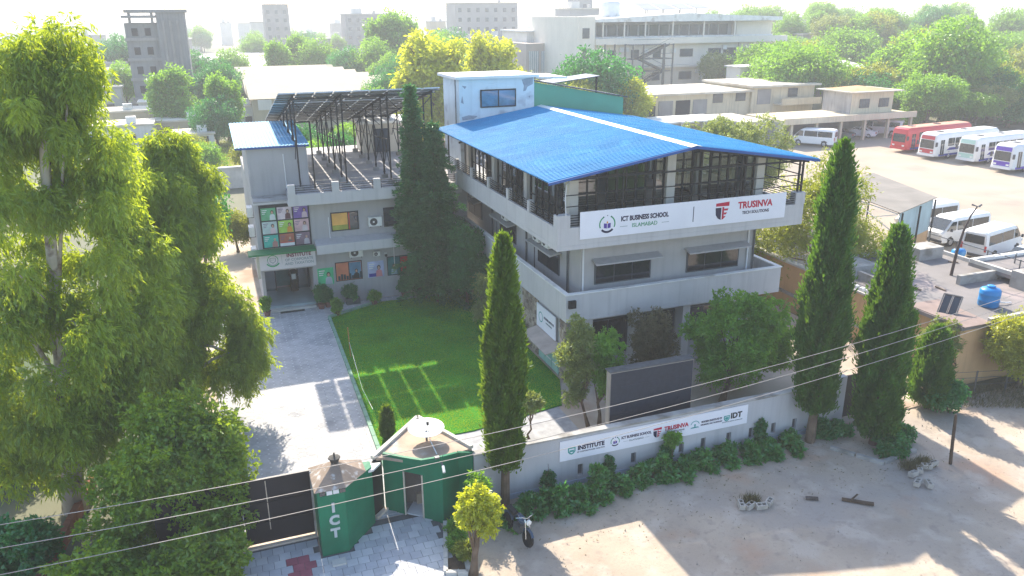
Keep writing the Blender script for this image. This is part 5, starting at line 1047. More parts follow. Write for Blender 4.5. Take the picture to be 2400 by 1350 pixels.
B(64.0, 66.4, 71.42, 71.495, 3.4, 5.6).build('grey_patch', BRICKD, sr); B(67.0, 74.4, 69.6, 71.49, 3.3, 3.5).build('balcony_slab', SUNROOF, sr); B(67.0, 74.4, 69.5, 69.6, 3.3, 4.3).build('balcony_parapet', YEL, sr)
mk = thing('market_canopy', 'low white roofed canopy in front of the shed row', 'canopy', (46, 63, 0)); B(40, 51, 60, 66, 3.0, 3.2).build('roof_slab', SLABW, mk); B(40.5, 50.5, 65.4, 65.8, -.05, 2.99).build('back_wall', PALE, mk); [B(x, x+.3, 60.3, 60.6, -.05, 2.99).build('column', PALE, mk) for x in (40.4, 43.9, 47.3, 50.4)]
mk2 = thing('store_canopy', 'pale flat roofed store beside the maroon windowed van', 'building', (53.5, 62, 0)); B(51.6, 55.6, 58, 66, -.05, 2.8).build('wall', PALE, mk2); B(51.2, 55.9, 57.4, 66.4, 2.805, 3.05).build('roof_slab', SUNROOF, mk2); B(52.4, 54.2, 57.93, 57.995, .0, 2.1).build('shutter', BRICKD, mk2)
# large white office block
ofc = thing('office_block', 'large white four storey office block with a flat white roof', 'building', (75, 120, 0)); OW = mat('office_white', (.72, .66, .57), .9, .06, .3, streak=.15)
B(55, 96.8, 110, 134, -.1, 12.0).build('wall', OW, ofc); B(51.5, 54.99, 109, 132, -.1, 16.0).build('corner_tower', OW, ofc)
B(55.0, 98.2, 108.6, 109.99, 10.95, 12.1).build('balcony_parapet', OW, ofc); B(55.0, 97.8, 108.8, 109.99, 6.5, 6.9).build('ledge', OW, ofc)
B(55.0, 96.8, 111.6, 134, 12.01, 12.3).build('terrace_floor', SLABW, ofc); B(57, 95, 113.5, 133, 12.31, 14.9).build('top_floor_wall', mat('top_floor', (.40, .40, .40), .8, .1, .4), ofc); B(88.0, 96.6, 111.8, 113.49, 12.31, 14.95).build('top_end_wall', OW, ofc)
MB().add([(54.6, 109.4, 15.0), (97.2, 109.4, 15.0), (97.2, 134.5, 15.0), (54.6, 134.5, 15.0), (54.6, 109.4, 15.5), (75, 109.4, 16.5), (97.2, 109.4, 15.7), (97.2, 134.5, 15.7), (75, 134.5, 16.5), (54.6, 134.5, 15.5)], [(3, 2, 1, 0), (0, 1, 6, 5, 4), (1, 2, 7, 6), (2, 3, 9, 8, 7), (3, 0, 4, 9), (4, 5, 8, 9), (5, 6, 7, 8)]).build('roof', SLABW, ofc)
for x in (57, 61.5, 66, 72.0, 79.0, 86.2): B(x-.12, x+.12, 109.7, 109.95, 12.1, 14.98).build('column', OW, ofc)
for i in range(13): x = 57.5+i*2.3; B(x, x+1.9, 113.4, 113.49, 12.4, 14.4).build('top_window', WIN2, ofc)
for z, xs in ((8.4, (58.2, 63.2, 68.0, 74.0, 80.5, 84.0)), (4.1, (58.2, 63.2, 68.0, 74.0, 80.5, 84.0))):
    for x in xs: f = B(x, x+(2.9 if x > 72 else 1.7), 109.9, 109.995, z, z+1.5).build('window', FRAME, ofc); B(x+.1, x+(2.8 if x > 72 else 1.6), 109.87, 109.899, z+.1, z+1.4).build('pane', WIN2, f)
    B(89.0, 90.2, 109.9, 109.995, z, z+1.4).build('window', WIN2, ofc)
for z in (8.5, 12.2): B(52.4, 53.8, 108.9, 108.995, z, z+1.8).build('window', WIN2, ofc)
for x in (87.4, 96.9): MB().bar((x, 109.8, 0), (x, 109.8, 10.9), .14).build('drain_pipe', BRICKD, ofc)
for i, (x, z) in enumerate(((56.3, 9.6), (60.6, 9.6), (61.6, 9.6), (65.8, 9.3), (71.9, 9.2), (83.6, 9.6), (83.7, 8.0), (77.6, 5.2))): B(x, x+.9, 109.5, 109.89, z, z+.8).build('air_conditioner_box', ACW, ofc)
stt = thing('fire_stair', 'dark steel fire escape stair in front of the office block', 'stair', (64, 104, 0))
for x, y in ((59.8, 103), (62.0, 103), (66.2, 103), (68.2, 103), (59.8, 106), (68.2, 106), (55.6, 106), (57.6, 106)): MB().bar((x, y, 0), (x, y, 11.2), .22).build('post', GREYM, stt)
for (a, b2) in (((60.5, 3.2), (66.5, 6.4)), ((66.5, 6.4), (61.5, 8.6)), ((61.5, 8.6), (67.5, 11.1))):
    for y in (103.2, 104.6): MB().bar((a[0], y, a[1]), (b2[0], y, b2[1]), .14, .3).build('stringer', GREYM, stt)
    for k in range(9): t_ = (k+.5)/9; x = a[0]+(b2[0]-a[0])*t_; z = a[1]+(b2[1]-a[1])*t_; B(x-.18, x+.18, 103.3, 104.5, z, z+.05).build('tread', GREYM, stt)
    MB().bar((a[0], 103.1, a[1]+1), (b2[0], 103.1, b2[1]+1), .07).build('handrail', GREYM, stt)
for z in (6.4, 8.6, 11.1): B(59.8, 68.2, 103.0, 106, z-.12, z).build('landing', GREYM, stt); MB().bar((59.8, 103, z+.9), (68.2, 103, z+.9), .07).build('handrail', GREYM, stt)
bxs = thing('concrete_tank', 'square pale concrete tank on the shed roof before the office block', 'water tank', (76, 90, 0)); B(72.5, 79.5, 88, 92, -.1, 7.6).build('tank_wall', PALE, bxs); B(72.2, 79.8, 87.7, 92.3, 7.605, 7.8).build('tank_cap', SLABW, bxs); B(73.2, 75.0, 87.9, 87.995, 6.0, 7.0).build('stain_panel', STAIN, bxs)
rb = thing('ribbed_hall', 'brown hall with tall ribbed window bays left of the office block', 'building', (54, 130, 0)); B(47.5, 59, 125, 145, -.1, 10.9).build('wall', mat('hall_brown', (.42, .36, .32), .9, .1, .4), rb); B(50, 60, 131, 146, 10.91, 13).build('upper_wall', PALE, rb); B(49.6, 60.4, 130.6, 146.4, 13.01, 13.3).build('roof_slab', SLABW, rb)
for i in range(4):
    x = 48.1+i*2.7; f = B(x, x+2.1, 124.9, 124.995, 4, 9.4).build('window_bay', mat('bay_glass', (.28, .34, .36), .3, .1, .5), rb)
    for k in range(5): B(x+.1+k*.42, x+.2+k*.42, 124.8, 124.899, 4, 9.4).build('fin', FRAMEW, f)
rt = thing('round_tank', 'round white water tank standing above the office roof', 'water tank', (63.5, 120, 15.5)); MB().lathe((63.5, 120, 15.5), [(2.0, 0), (2.1, .3), (2.1, 3.0), (1.7, 3.3), (.3, 3.5)], 20).build('tank_body', SLABW, rt, True); B(61.5, 65.5, 118.5, 121.5, 14.0, 15.49).build('tank_base', PALE, rt)
rs = thing('roof_solar', 'tilted solar panel racks on the roof of the office block', 'solar array', (80, 124, 16.3))
for i in range(4): x = 72+i*4.0; MB().slab([(x, 121, 17.2+.1*i), (x+3.6, 121, 17.2+.1*i), (x+3.6, 126, 18.6), (x, 126, 18.6)], .1).build('panel', mat('panel_back2', (.25, .27, .30), .5, .1, .5), rs); [MB().bar((x+q, yv, 15.6), (x+q, yv, zz), .12).build('post', GREYM, rs) for q, yv, zz in ((.3, 121.2, 17.2), (3.3, 125.8, 18.5))]
sh2 = thing('sheet_shed', 'low shed with a bright pale sheet roof beside the office block', 'shed', (104, 100, 0)); B(97.5, 112, 92, 108, -.1, 5.0).build('wall', BRICKD, sh2); MB().slab([(96.8, 91.5, 5.1), (112.5, 91.5, 5.0), (112.5, 108.5, 7.0), (96.8, 108.5, 7.2)], .12).build('sheet_roof', SLABW, sh2); B(100, 103, 91.9, 91.995, .2, 3.0).build('door', DARKV, sh2)
# grey tower block on the left
gtw = thing('tower_block', 'unfinished grey concrete tower block rising out of the haze', 'building', (-20.5, 125, 0)); GC = mat('raw_concrete', (.24, .235, .235), .95, .15, .25, .3, 5, streak=.5)
B(-25.2, -20.2, 120, 130, -.1, 15.6).build('wall', GC, gtw); B(-20.19, -15.8, 119, 131, -.1, 17.2).build('stair_core', GC, gtw); B(-24.9, -15.4, 118.7, 131.3, 17.21, 17.7).build('roof_slab', GC, gtw); B(-25.4, -20.3, 118.6, 130, 16.4, 16.8).build('canopy', GC, gtw)
for x in (-24.4, -21.0): B(x, x+.4, 119, 119.4, 15.61, 17.2).build('column', GC, gtw)
for z in (3.2, 6.4, 9.6, 12.8): B(-25.4, -20.2, 119.7, 119.995, z, z+.5).build('floor_band', BRICKD, gtw)
for z in (4.4, 7.5, 10.6, 13.6):
    for x in (-24.2, -22.2): f = B(x, x+.9, 119.9, 119.995, z, z+1.2).build('window', DARKV, gtw)
for x in (-19.4, -18.3, -17.2): B(x, x+.35, 118.8, 118.995, 5, 16).build('core_fin', BRICKD, gtw)
wsd = thing('white_roof_shed', 'long shed with a blazing white roof behind the left trees', 'shed', (-7, 185, 0)); B(-20, 6, 180, 215, -.1, 4.5).build('wall', BRICKD, wsd); MB().slab([(-21, 178, 4.6), (7, 178, 4.6), (7, 216, 6.5), (-21, 216, 6.5)], .2).build('sheet_roof', FARR, wsd); B(-10, -6, 179.9, 179.995, 0, 3.5).build('door', DARKV, wsd)
cwh = thing('cream_warehouse', 'cream warehouse with a stepped ribbed roof behind the solar array', 'warehouse', (4, 120, 0)); CRM = mat('warehouse_cream', (.46, .40, .29), .9, .08, .3, streak=.3)
B(-7.5, 15.5, 97, 150, -.1, 4.8).build('wall', CRM, cwh)
for i in range(6):
    y = 96.5+i*9; MB().add([(-8, y, 4.81), (16.5-i*.9, y, 4.81), (16.5-i*.9, y+9, 4.81), (-8, y+9, 4.81), (-8, y+7.5, 6.6), (16.5-i*.9, y+7.5, 6.6)], [(0, 1, 5, 4), (4, 5, 2, 3), (1, 2, 5), (3, 0, 4), (3, 2, 1, 0)]).build('roof_bay', CRM, cwh)
B(-6.8, -4.8, 96.4, 96.49, 3.2, 4.7).build('vent_box', PALE, cwh); B(-7.58, -7.505, 105, 112, 1, 3).build('shutter', BRICKD, cwh)
# low walled compounds and houses on the left
lowl = [(-29, 86, 8, 6, 3.0), (-21, 92, 7, 5, 2.6), (-18.5, 80, 5, 5, 2.2), (-31, 100, 9, 6, 3.4), (-24, 108, 6, 5, 3.8), (-12, 100, 5, 5, 3.4), (-35, 92, 6, 6, 3.2)]
adj = ('flat roofed pale house with a rooftop water tank', 'low open fronted pale house beside the weedy field', 'smallest pale block house near the weedy field', 'long dusty house below the grey tower', 'taller pale house under the grey tower', 'dark walled hut between the cream warehouse and the weedy field', 'pale house mostly hidden by the eucalyptus')
for (x, y, a, d, h), lab in zip(lowl, adj):
    t = thing('low_house', lab, 'house', (x+a/2, y+d/2, 0)); B(x, x+a, y, y+d, -.1, h).build('wall', PALE if rnd.random() < .7 else CRM, t); B(x-.2, x+a+.2, y-.2, y+d+.2, h+.005, h+.25).build('roof_slab', SUNROOF, t)
    for k in range(2): B(x+.8+k*a*.5, x+1.8+k*a*.5, y-.08, y-.005, .9, 2.0).build('window', DARKV, t)
    B(x+a*.6, x+a*.6+1.2, y+1, y+2.2, h+.255, h+1.1).build('tank', SLABW, t)
yw = thing('yard_wall', 'plain concrete yard wall behind the college wing', 'wall', (-12, 55, 0)); B(-15.5, -3, 54.9, 55.2, -.1, 2.0).build('wall_body', CONCL, yw); B(-15.6, -2.9, 54.8, 55.3, 2.003, 2.12).build('coping', SLABW, yw)
kind(B(-18, 2, 56, 88, -.099, -.03).build('weedy_field', mat('dry_field', (.24, .22, .08), .95, .25, .3, .3, 6, dirt=((.10, .16, .04), .5, .2))), 'structure')
rk = thing('parked_rickshaw', 'small teal goods vehicle parked by the low houses on the left', 'vehicle', (-14.8, 93, 0)); B(-15.6, -14.0, 90.5, 93.5, .5, 2.0).build('cargo_box', mat('truck_teal', (.08, .25, .25), .6, .1, 1), rk); B(-15.5, -14.1, 93.6, 95, .4, 2.4).build('cab', mat('truck_blue', (.10, .2, .35), .5, .1, 1), rk)
for x in (-15.4, -14.2):
    for y in (91.2, 94.4): MB().tube([(x-.1, y, .4), (x+.1, y, .4)], .4, 12).build('wheel', TYRE, rk)
# hazy town: every block its own house with roof and window rows
def town_house(x, y, a, d, h, label, group, win=True, name='town_house'):
    t = thing(name, label, 'building', (x+a/2, y+d/2, 0), group); zb = hillz(x+a/2, y+d/2)-.3
    B(x, x+a, y, y+d, zb, zb+h).build('wall', (FARW, PALE, BRICKD, CRM)[rnd.randrange(4)], t); B(x-.3, x+a+.3, y-.3, y+d+.3, zb+h+.01, zb+h+.4).build('roof_slab', FARR if rnd.random() < .7 else SUNROOF, t)
    if rnd.random() < .5: B(x+a*.2, x+a*.45, y+d*.3, y+d*.6, zb+h+.41, zb+h+2.4).build('stair_hood', PALE, t)
    if rnd.random() < .6: MB().lathe((x+a*.75, y+d*.3, zb+h+.41), [(.6, 0), (.62, .9), (.3, 1.1)], 8).build('roof_tank', (FARR, TB)[rnd.random() < .3], t)
    if win:
        q = MB(); nf = max(1, int(h/3.4)); nw = max(1, int(a/3.2))
        for j in range(nf):
            for i in range(nw): xx = x+(i+.5)*a/nw-.6; B(xx, xx+1.2, y-.1, y-.01, zb+1+j*3.3, zb+2.4+j*3.3).build('window', WIN2, t)
def hillz(x, y):
    return 9.0*max(0, 1-((x-215)/110)**2)*max(0, 1-((y-215)/110)**2)
hm = MB(); nn = 24
for j in range(nn+1):
    for i in range(nn+1): x = 105+220*i/nn; y = 105+220*j/nn; hm.v.append((x, y, hillz(x, y)-.15))
for j in range(nn):
    for i in range(nn): a = j*(nn+1)+i; hm.f.append((a, a+1, a+nn+2, a+nn+1)); hm.m.append(0)
kind(hm.build('hill', gm, smooth=True), 'structure')
GT = 'houses of the hazy town on the horizon'
town_house(11.5, 330, 10, 10, 21, 'tall pale slab block fading into the haze above the white roofed shed', GT); town_house(73, 260, 24, 12, 20.5, 'wide pale block fading into the haze behind the yellow trees', GT); town_house(100, 220, 11.5, 12, 18, 'tall grey block behind the round white tank', GT); town_house(108, 232, 6, 8, 21, 'narrow dark block beside the tall grey block behind the white tank', GT); town_house(40, 300, 16, 12, 17, 'mid height pale block between the hazy trees and the wide pale block', GT)
for k in range(105):
    y = 150+rnd.random()**1.6*420; sp = (y+30)*.62; cx = (y+30)*.37-13
    x = cx+rnd.uniform(-sp, sp*.35); a = rnd.uniform(6, 14); h = rnd.uniform(3.2, 10) if y < 300 else rnd.uniform(5, 14)
    if -30 < x < 22 and y < 220: continue
    if 40 < x < 115 and y < 150: continue
    town_house(x, y, a, rnd.uniform(6, 12), h, 'low pale house of the hazy town stretching to the horizon', GT, win=(y < 260))
for k, (x, y, a, h) in enumerate(((-46, 118, 9, 4), (-36, 128, 8, 5), (-48, 142, 10, 6), (-34, 150, 9, 4.5), (-14, 140, 7, 4.2), (-13, 152, 8, 5), (-50, 168, 10, 7), (-38, 176, 9, 5), (24, 128, 8, 5), (30, 142, 9, 5.5), (38, 130, 7, 4.5), (24, 190, 10, 6), (36, 205, 9, 7), (48, 215, 11, 8), (60, 200, 9, 7))):
    town_house(x, y, a, 7, h, 'flat roofed house in the crowded quarter around the grey tower', 'houses around the grey tower')
for k in range(16):
    x = 150+k%8*16+rnd.uniform(-5, 5); y = 170+(k//8)*45+rnd.uniform(-15, 15)
    town_house(x, y, rnd.uniform(7, 12), rnd.uniform(6, 9), rnd.uniform(4, 7.5), 'pale house on the wooded hill beyond the bus park', 'houses on the wooded hill')
for x, lab in ((193, 'thin white mast left of its twin on the wooded hill'), (203, 'thin white mast right of its twin on the wooded hill')):
    t = thing('radio_mast', lab, 'mast', (x, 190, 4)); MB().tube([(x, 190, 3), (x, 190, 19)], [.25, .1], 6).build('mast_tube', FRAMEW, t); B(x-.6, x+.6, 189.4, 190.6, 3, 6).build('mast_base', PALE, t)
# ================================================================== trees and plants
BARK = mat('bark_brown', (.14, .10, .07), .95, .3, 3, .6, 25); BARKP = mat('bark_pale', (.46, .40, .33), .9, .2, 1.5, .4, 15, dirt=((.17, .12, .09), .5, 2.2))
LE = leafmat('leaf_eucalyptus', (.038, .115, .013), (.245, .365, .032), (.71, .83, .03), .465, .04)
LB = leafmat('leaf_broad', (.030, .11, .008), (.19, .34, .02), (.60, .78, .02), .45, .05)
LCON = leafmat('leaf_conifer', (.016, .095, .030), (.07, .22, .07), (.10, .32, .05), .33, .04)
LCYP = leafmat('leaf_cypress', (.010, .065, .014), (.05, .16, .022), (.24, .46, .02), .32, .03)
LCYP2 = leafmat('leaf_cypress_olive', (.024, .085, .010), (.09, .19, .018), (.32, .48, .015), .34, .03)
LDK = leafmat('leaf_dark', (.010, .10, .026), (.055, .25, .06), (.11, .46, .05), .36, .06)
LDK2 = leafmat('leaf_shrub', (.016, .11, .026), (.09, .30, .06), (.18, .52, .05), .38, .06)
LMID = leafmat('leaf_mid', (.026, .13, .012), (.14, .33, .03), (.42, .75, .03), .44, .05)
LPALE = leafmat('leaf_pale', (.07, .12, .035), (.24, .30, .08), (.48, .56, .08), .40, .06)
LYEL = leafmat('leaf_yellow', (.24, .30, .015), (.50, .54, .03), (.92, .95, .03), .5, .05)
LOLV = leafmat('leaf_olive', (.06, .11, .012), (.24, .30, .03), (.62, .66, .03), .42, .05)
LYB = leafmat('leaf_yellow_green', (.12, .17, .015), (.36, .40, .03), (.80, .80, .03), .45, .05)
LBRN = leafmat('leaf_brown', (.09, .085, .045), (.20, .17, .09), (.26, .22, .07), .35, .04)
def grow(name, label, cat, base, top, r0, clumps, n, lm, leaf=(.14, .06), droop=.3, outw=.6, zs=1.0, shell=.5, bark=None, nl=14, group=None, bend=.2, r1=None, cname='crown'):
    """A tree or shrub: tapered trunk with limbs to some of the clumps, and a crown of single leaves spread over the clumps."""
    clumps = np.asarray(clumps, float); t = thing(name, label, cat, base, group)
    tg = [tuple(clumps[i, :3]) for i in rng.choice(len(clumps), min(nl, len(clumps)), replace=False)]
    trunk_mb(base, top, r0, r1 or r0*.35, tg, bend).build('trunk', bark or BARK, t, True)
    P, D, ti = clump_leaves(clumps, n, droop, outw, zs, shell); k = np.maximum(P[:, 2], .03); P[:, 2] = k
    me = leaf_mesh(cname, P, D, leaf[0]*(.6+.8*rng.random(n)), leaf[1]*(.7+.6*rng.random(n)), ti, lm, base); link(cname, me, t); return t
# --- eucalyptus pair on the left
def euc_clumps(axis, n, r, rmin, rmax):
    """Drooping masses strung along a leaning axis of (x,y,z,radius) knots."""
    axis = np.array(axis, float); out = []
    for _ in range(n):
        i = rng.integers(0, len(axis)-1); t = rng.random(); k = axis[i]*(1-t)+axis[i+1]*t; a = rng.random()*2*math.pi; q = k[3]*math.sqrt(rng.random())
        out.append((k[0]+q*math.cos(a), k[1]+q*math.sin(a)*.9, k[2]+rng.normal()*.35, rmin+(rmax-rmin)*rng.random()))
    return np.array(out)
ea = euc_clumps([(-20.2, -2.6, 1.8, 1.6), (-20.0, -2.3, 4.0, 2.5), (-19.6, -2.0, 6.4, 3.3), (-19.0, -2.0, 9.0, 3.4), (-18.4, -1.9, 12.0, 2.7), (-18.0, -2.1, 14.4, 1.9), (-18.0, -2.2, 15.9, .9)], 190, 0, .35, .8)
ea = np.vstack([ea, euc_clumps([(-17.6, -2.4, 3.2, .9), (-17.0, -1.6, 5.4, 1.0), (-16.3, -1.0, 7.4, 1.1), (-16.5, -1.0, 9.8, 1.0), (-16.8, -1.3, 11.4, .6)], 60, 0, .3, .65)])
grow('eucalyptus_tree', 'tallest eucalyptus with drooping yellow green leaves at the frame edge', 'tree', (-19.65, -2.25, 0), (-18.2, -2.1, 14.6), .30, ea, 195000, LE, (.22, .050), 1.0, .5, 1.1, .1, BARKP, 16, None, .12)
ebx = euc_clumps([(-14.4, 3.4, 1.4, 1.6), (-14.3, 3.5, 3.4, 1.9), (-14.8, 3.6, 5.6, 1.5), (-15.4, 3.6, 7.6, 1.5), (-15.4, 3.5, 9.4, 1.6), (-14.9, 3.4, 10.8, 1.3), (-15.2, 3.2, 11.9, .5)], 160, 0, .3, .7)
ebx = np.vstack([ebx, euc_clumps([(-16.3, 1.6, 2.2, 1.3), (-16.6, 1.8, 5.0, 1.5), (-16.5, 2.0, 7.6, 1.3), (-16.2, 2.4, 9.8, 1.0)], 80, 0, .3, .7), euc_clumps([(-13.3, 2.6, 5.6, .4), (-12.9, 2.7, 4.4, .6), (-13.0, 2.6, 2.4, .5)], 22, 0, .25, .5), euc_clumps([(-15.8, 1.4, 8.2, 1.0), (-15.6, 1.6, 9.8, 1.0), (-15.6, 2.0, 11.0, .6)], 30, 0, .25, .6)])
grow('eucalyptus_tree', 'shorter drooping eucalyptus overhanging the white driveway', 'tree', (-16.2, 3.4, 0), (-15.2, 3.4, 10.8), .24, ebx, 195000, LE, (.21, .048), 1.0, .5, 1.1, .1, BARKP, 12, None, .15)
# --- broad-leaved trees at the lower left
cc_ = np.vstack([crown_clumps((-15.7, -5.6, 3.1), 1.9, 1.6, 2.0, 70, .35, .7, .5), crown_clumps((-17.5, -5.9, 2.0), 1.3, 1.2, 1.5, 28, .3, .6, .5), crown_clumps((-14.6, -6.6, 2.2), .75, .7, 1.2, 20, .25, .5, .4)])
grow('mulberry_tree', 'dense dark green leafy tree in front of the black main gate', 'tree', (-15.9, -6.2, 0), (-15.8, -5.8, 3.6), .16, cc_, 68000, LB, (.14, .08), .35, .7, .9, .45, BARK, 26)
sc_ = crown_clumps((-15.3, -8.1, 1.0), 1.3, .9, .9, 40, .25, .5, .4); grow('leafy_shrub', 'green leafy shrub at the bottom edge beside the red paving', 'shrub', (-15.3, -8.1, 0), (-15.3, -8.1, 1.1), .06, sc_, 20000, LB, (.16, .09), .3, .7, .9, .4)
sc_ = crown_clumps((-18.0, -8.0, .9), 1.4, 1.0, .8, 34, .25, .5, .4); grow('leafy_shrub', 'broad green shrub along the bottom edge left of the gate tree', 'shrub', (-18.0, -8.0, 0), (-18.0, -8.0, 1.0), .06, sc_, 17000, LB, (.16, .09), .3, .7, .9, .4)
sc_ = crown_clumps((-20.6, -5.6, 1.0), 1.1, 1.1, 1.0, 30, .3, .5, .4); grow('leafy_shrub', 'dark shrub in the bottom corner left of the eucalyptus trunk', 'shrub', (-20.6, -5.6, 0), (-20.6, -5.6, 1.0), .06, sc_, 18000, LDK, (.16, .09), .3, .7, .9, .4)
sc_ = crown_clumps((-22.6, 1.6, 1.4), 1.6, 1.6, 1.4, 30, .4, .7, .4); grow('leafy_shrub', 'dark bluish bush at the frame edge behind the eucalyptus trunk', 'shrub', (-22.6, 1.6, 0), (-22.6, 1.6, 1.4), .08, sc_, 18000, LDK, (.18, .09), .3, .7, .9, .4)
lw2 = thing('garden_wall', 'low brick garden wall beside the eucalyptus trunk', 'wall', (-19.9, -4.2, 0)); BRK = mat('brick_red', (.30, .12, .07), .9, .2, 3, .3, 30)
for j in range(4):
    for i in range(15):
        a = lerp2((-20.3, -8.2), (-19.2, -1.0), (i+(.5 if j % 2 else 0))/15); b2 = lerp2((-20.3, -8.2), (-19.2, -1.0), (i+(.5 if j % 2 else 0)+.94)/15); MB().bar((*a, .07+j*.13), (*b2, .07+j*.13), .22, .115).build('brick', BRK, lw2)
# --- conifers in the courtyard
def conifer(name, label, x, y, h, r, n, lm, z0=.8, tiers=20):
    t = thing(name, label, 'tree', (x, y, 0)); tr = MB(); tr.tube([(x, y, 0), (x+.05, y, h*.5), (x, y, h*.97)], [.16, .10, .02], 8)
    Pn, Dn = [], []
    for k in range(tiers):
        f = k/(tiers-1); z = z0+(h-z0-.25)*f; rad = r*(1-f)**.72*(.85+.3*rnd.random())+.10; nb = 9 if f < .7 else 6
        for b in range(nb):
            a = 2*math.pi*(b+rnd.random()*.6)/nb+k*.7; L_ = rad*(.55+.75*rnd.random()**1.5); m = int(n/tiers/nb*(.4+1.2*(1-f)))
            s = rng.random(m)**.7*L_; sp = .10+.16*s/L_*(1-s/L_)*4*.6
            px_ = x+s*math.cos(a)-rng.normal(size=m)*sp*math.sin(a); py_ = y+s*math.sin(a)+rng.normal(size=m)*sp*math.cos(a); pz_ = z-.18*s-.10*(s/L_)**2*L_+rng.normal(size=m)*.08
            Pn.append(np.c_[px_, py_, pz_]); Dn.append(np.c_[np.full(m, math.cos(a)), np.full(m, math.sin(a)), np.full(m, .05)]+rng.normal(size=(m, 3))*.55)
            if b % 2 == 0: tr.tube([(x, y, z), (x+L_*.8*math.cos(a), y+L_*.8*math.sin(a), z-.2*L_)], [.03, .008], 4)
    tr.build('trunk', BARK, t); P = np.vstack(Pn); D = np.vstack(Dn); ti = rng.random(len(P)); link('crown', leaf_mesh('crown', P, D, .15+.15*rng.random(len(P)), .05+.04*rng.random(len(P)), ti, lm, (x, y, 0)), t)
conifer('cedar_tree', 'tall dark conifer in the courtyard corner against the balcony', -1.75, 13.9, 10.9, 2.4, 46000, LCON, 1.0, 24)
conifer('cedar_tree', 'slim taller conifer rising before the solar array', -2.75, 14.7, 13.0, 1.35, 30000, LCON, 4.0, 24)
sc_ = crown_clumps((-.5, 12.2, 3.2), 1.15, 1.3, 1.8, 44, .3, .6, .4); grow('ficus_tree', 'glossy dark green tree under the conifer beside the lower balcony', 'tree', (-.5, 12.2, 0), (-.5, 12.2, 3.4), .10, sc_, 30000, LDK, (.13, .07), .3, .7)
sc_ = crown_clumps((-.45, 8.6, 1.8), .8, .9, 1.2, 26, .2, .45, .4); grow('olive_tree', 'small greyish leafed tree at the lawn edge behind the front cypress', 'tree', (-.45, 8.6, 0), (-.45, 8.6, 2.0), .06, sc_, 13000, LPALE, (.11, .045), .3, .7)
sc_ = crown_clumps((.3, 6.4, .8), .4, .6, .6, 12, .2, .35, .4); grow('leafy_shrub', 'dark shrub against the stone cladding of the school block', 'shrub', (.3, 6.4, 0), (.3, 6.4, .8), .04, sc_, 6000, LDK, (.11, .05), .3, .7)
# --- cypresses
def cypress(label, x, y, h, r, zlow, n, lm, lean=0, trunk=.13, seed=1):
    t = thing('cypress_tree', label, 'tree', (x, y, 0)); f = rng.random(n)**.85; a = rng.random(n)*2*math.pi; z = zlow+(h-zlow)*f
    prof = np.interp(f, [0, .05, .14, .30, .55, .78, .92, 1.0], [.50, .80, .97, 1.0, .88, .62, .33, .03])
    lump = 1+.16*np.sin(a*2+z*1.3+seed)+.13*np.sin(a*5-z*2.3+seed*2)+.10*np.sin(a*9+z*4.1)+.10*np.sin(z*6.3+a*3)
    rad = r*prof*lump*(1-.42*rng.random(n)**2.2)+.02+.34*r*(rng.random(n) > .90)*rng.random(n)
    P = np.c_[x+lean*f+rad*np.cos(a), y+rad*np.sin(a), z+rng.normal(size=n)*.08]
    D = np.c_[np.cos(a)*.45, np.sin(a)*.45, np.full(n, 1.1)]+rng.normal(size=(n, 3))*.32
    ti = np.clip(.5+.28*np.sin(a*7-z*2.9+seed*2)+.35*(rng.random(n)-.5), 0, 1)
    q = MB(); q.tube([(x, y, -.05), (x+.03, y, zlow), (x+lean*.7, y, h*.75)], [trunk*1.25, trunk, .03], 9); q.tube([(x+.1, y-.05, 0), (x+.14, y-.02, zlow+1)], [trunk*.6, trunk*.4], 7); q.build('trunk', BARK, t)
    link('crown', leaf_mesh('crown', P, D, .13+.14*rng.random(n), .045+.035*rng.random(n), ti, lm, (x, y, 0)), t)
cypress('olive green cypress standing before the boundary wall beside the green hut', -5.2, -7.45, 9.85, .58, 1.55, 52000, LCYP2, .05, .13, 1)
cypress('tallest dark cypress at the end of the boundary wall banner', 8.05, -7.7, 12.1, .74, 1.35, 64000, LCYP, -.2, .17, 2)
cypress('dark cypress with a broad base beyond the side gate', 10.3, -8.8, 9.0, .80, .35, 52000, LCYP, -.35, .15, 3)
cypress('smallest dark cypress near the leaning window frame', 14.8, -7.2, 3.7, .75, .2, 20000, LCYP, 0, .07, 4)
cypress('tiny clipped cypress at the corner of the lawn', -8.15, -1.3, 1.35, .22, .12, 4500, LCYP2, 0, .03, 5)
# --- trees between wall and school block
sc_ = np.vstack([crown_clumps((7.3, -3.4, 3.1), 2.3, 1.8, 2.0, 60, .22, .55, .5), crown_clumps((8.9, -3.2, 2.2), 1.6, 1.2, 1.3, 26, .22, .5, .4), crown_clumps((6.6, -3.4, 4.6), .9, .8, .9, 12, .15, .35, .4)])
grow('orange_tree', 'wide round leafy tree right of the display screen', 'tree', (6.6, -3.6, 0), (7.2, -3.5, 3.2), .13, sc_, 52000, LMID, (.13, .07), .3, .7, 1, .45)
sc_ = np.vstack([crown_clumps((-.45, -3.3, 3.2), .7, .6, 2.0, 34, .14, .36, .3)]); grow('guava_tree', 'slender pale leafed tree left of the display screen', 'tree', (.05, -3.4, 0), (-.4, -3.3, 3.6), .07, sc_, 17000, LPALE, (.11, .05), .3, .7)
sc_ = np.vstack([crown_clumps((.75, -3.5, 2.9), .7, .6, 1.9, 36, .14, .38, .3)]); grow('guava_tree', 'slender green tree directly beside the display screen', 'tree', (.5, -3.55, 0), (.7, -3.5, 3.4), .08, sc_, 20000, LMID, (.12, .055), .3, .7)
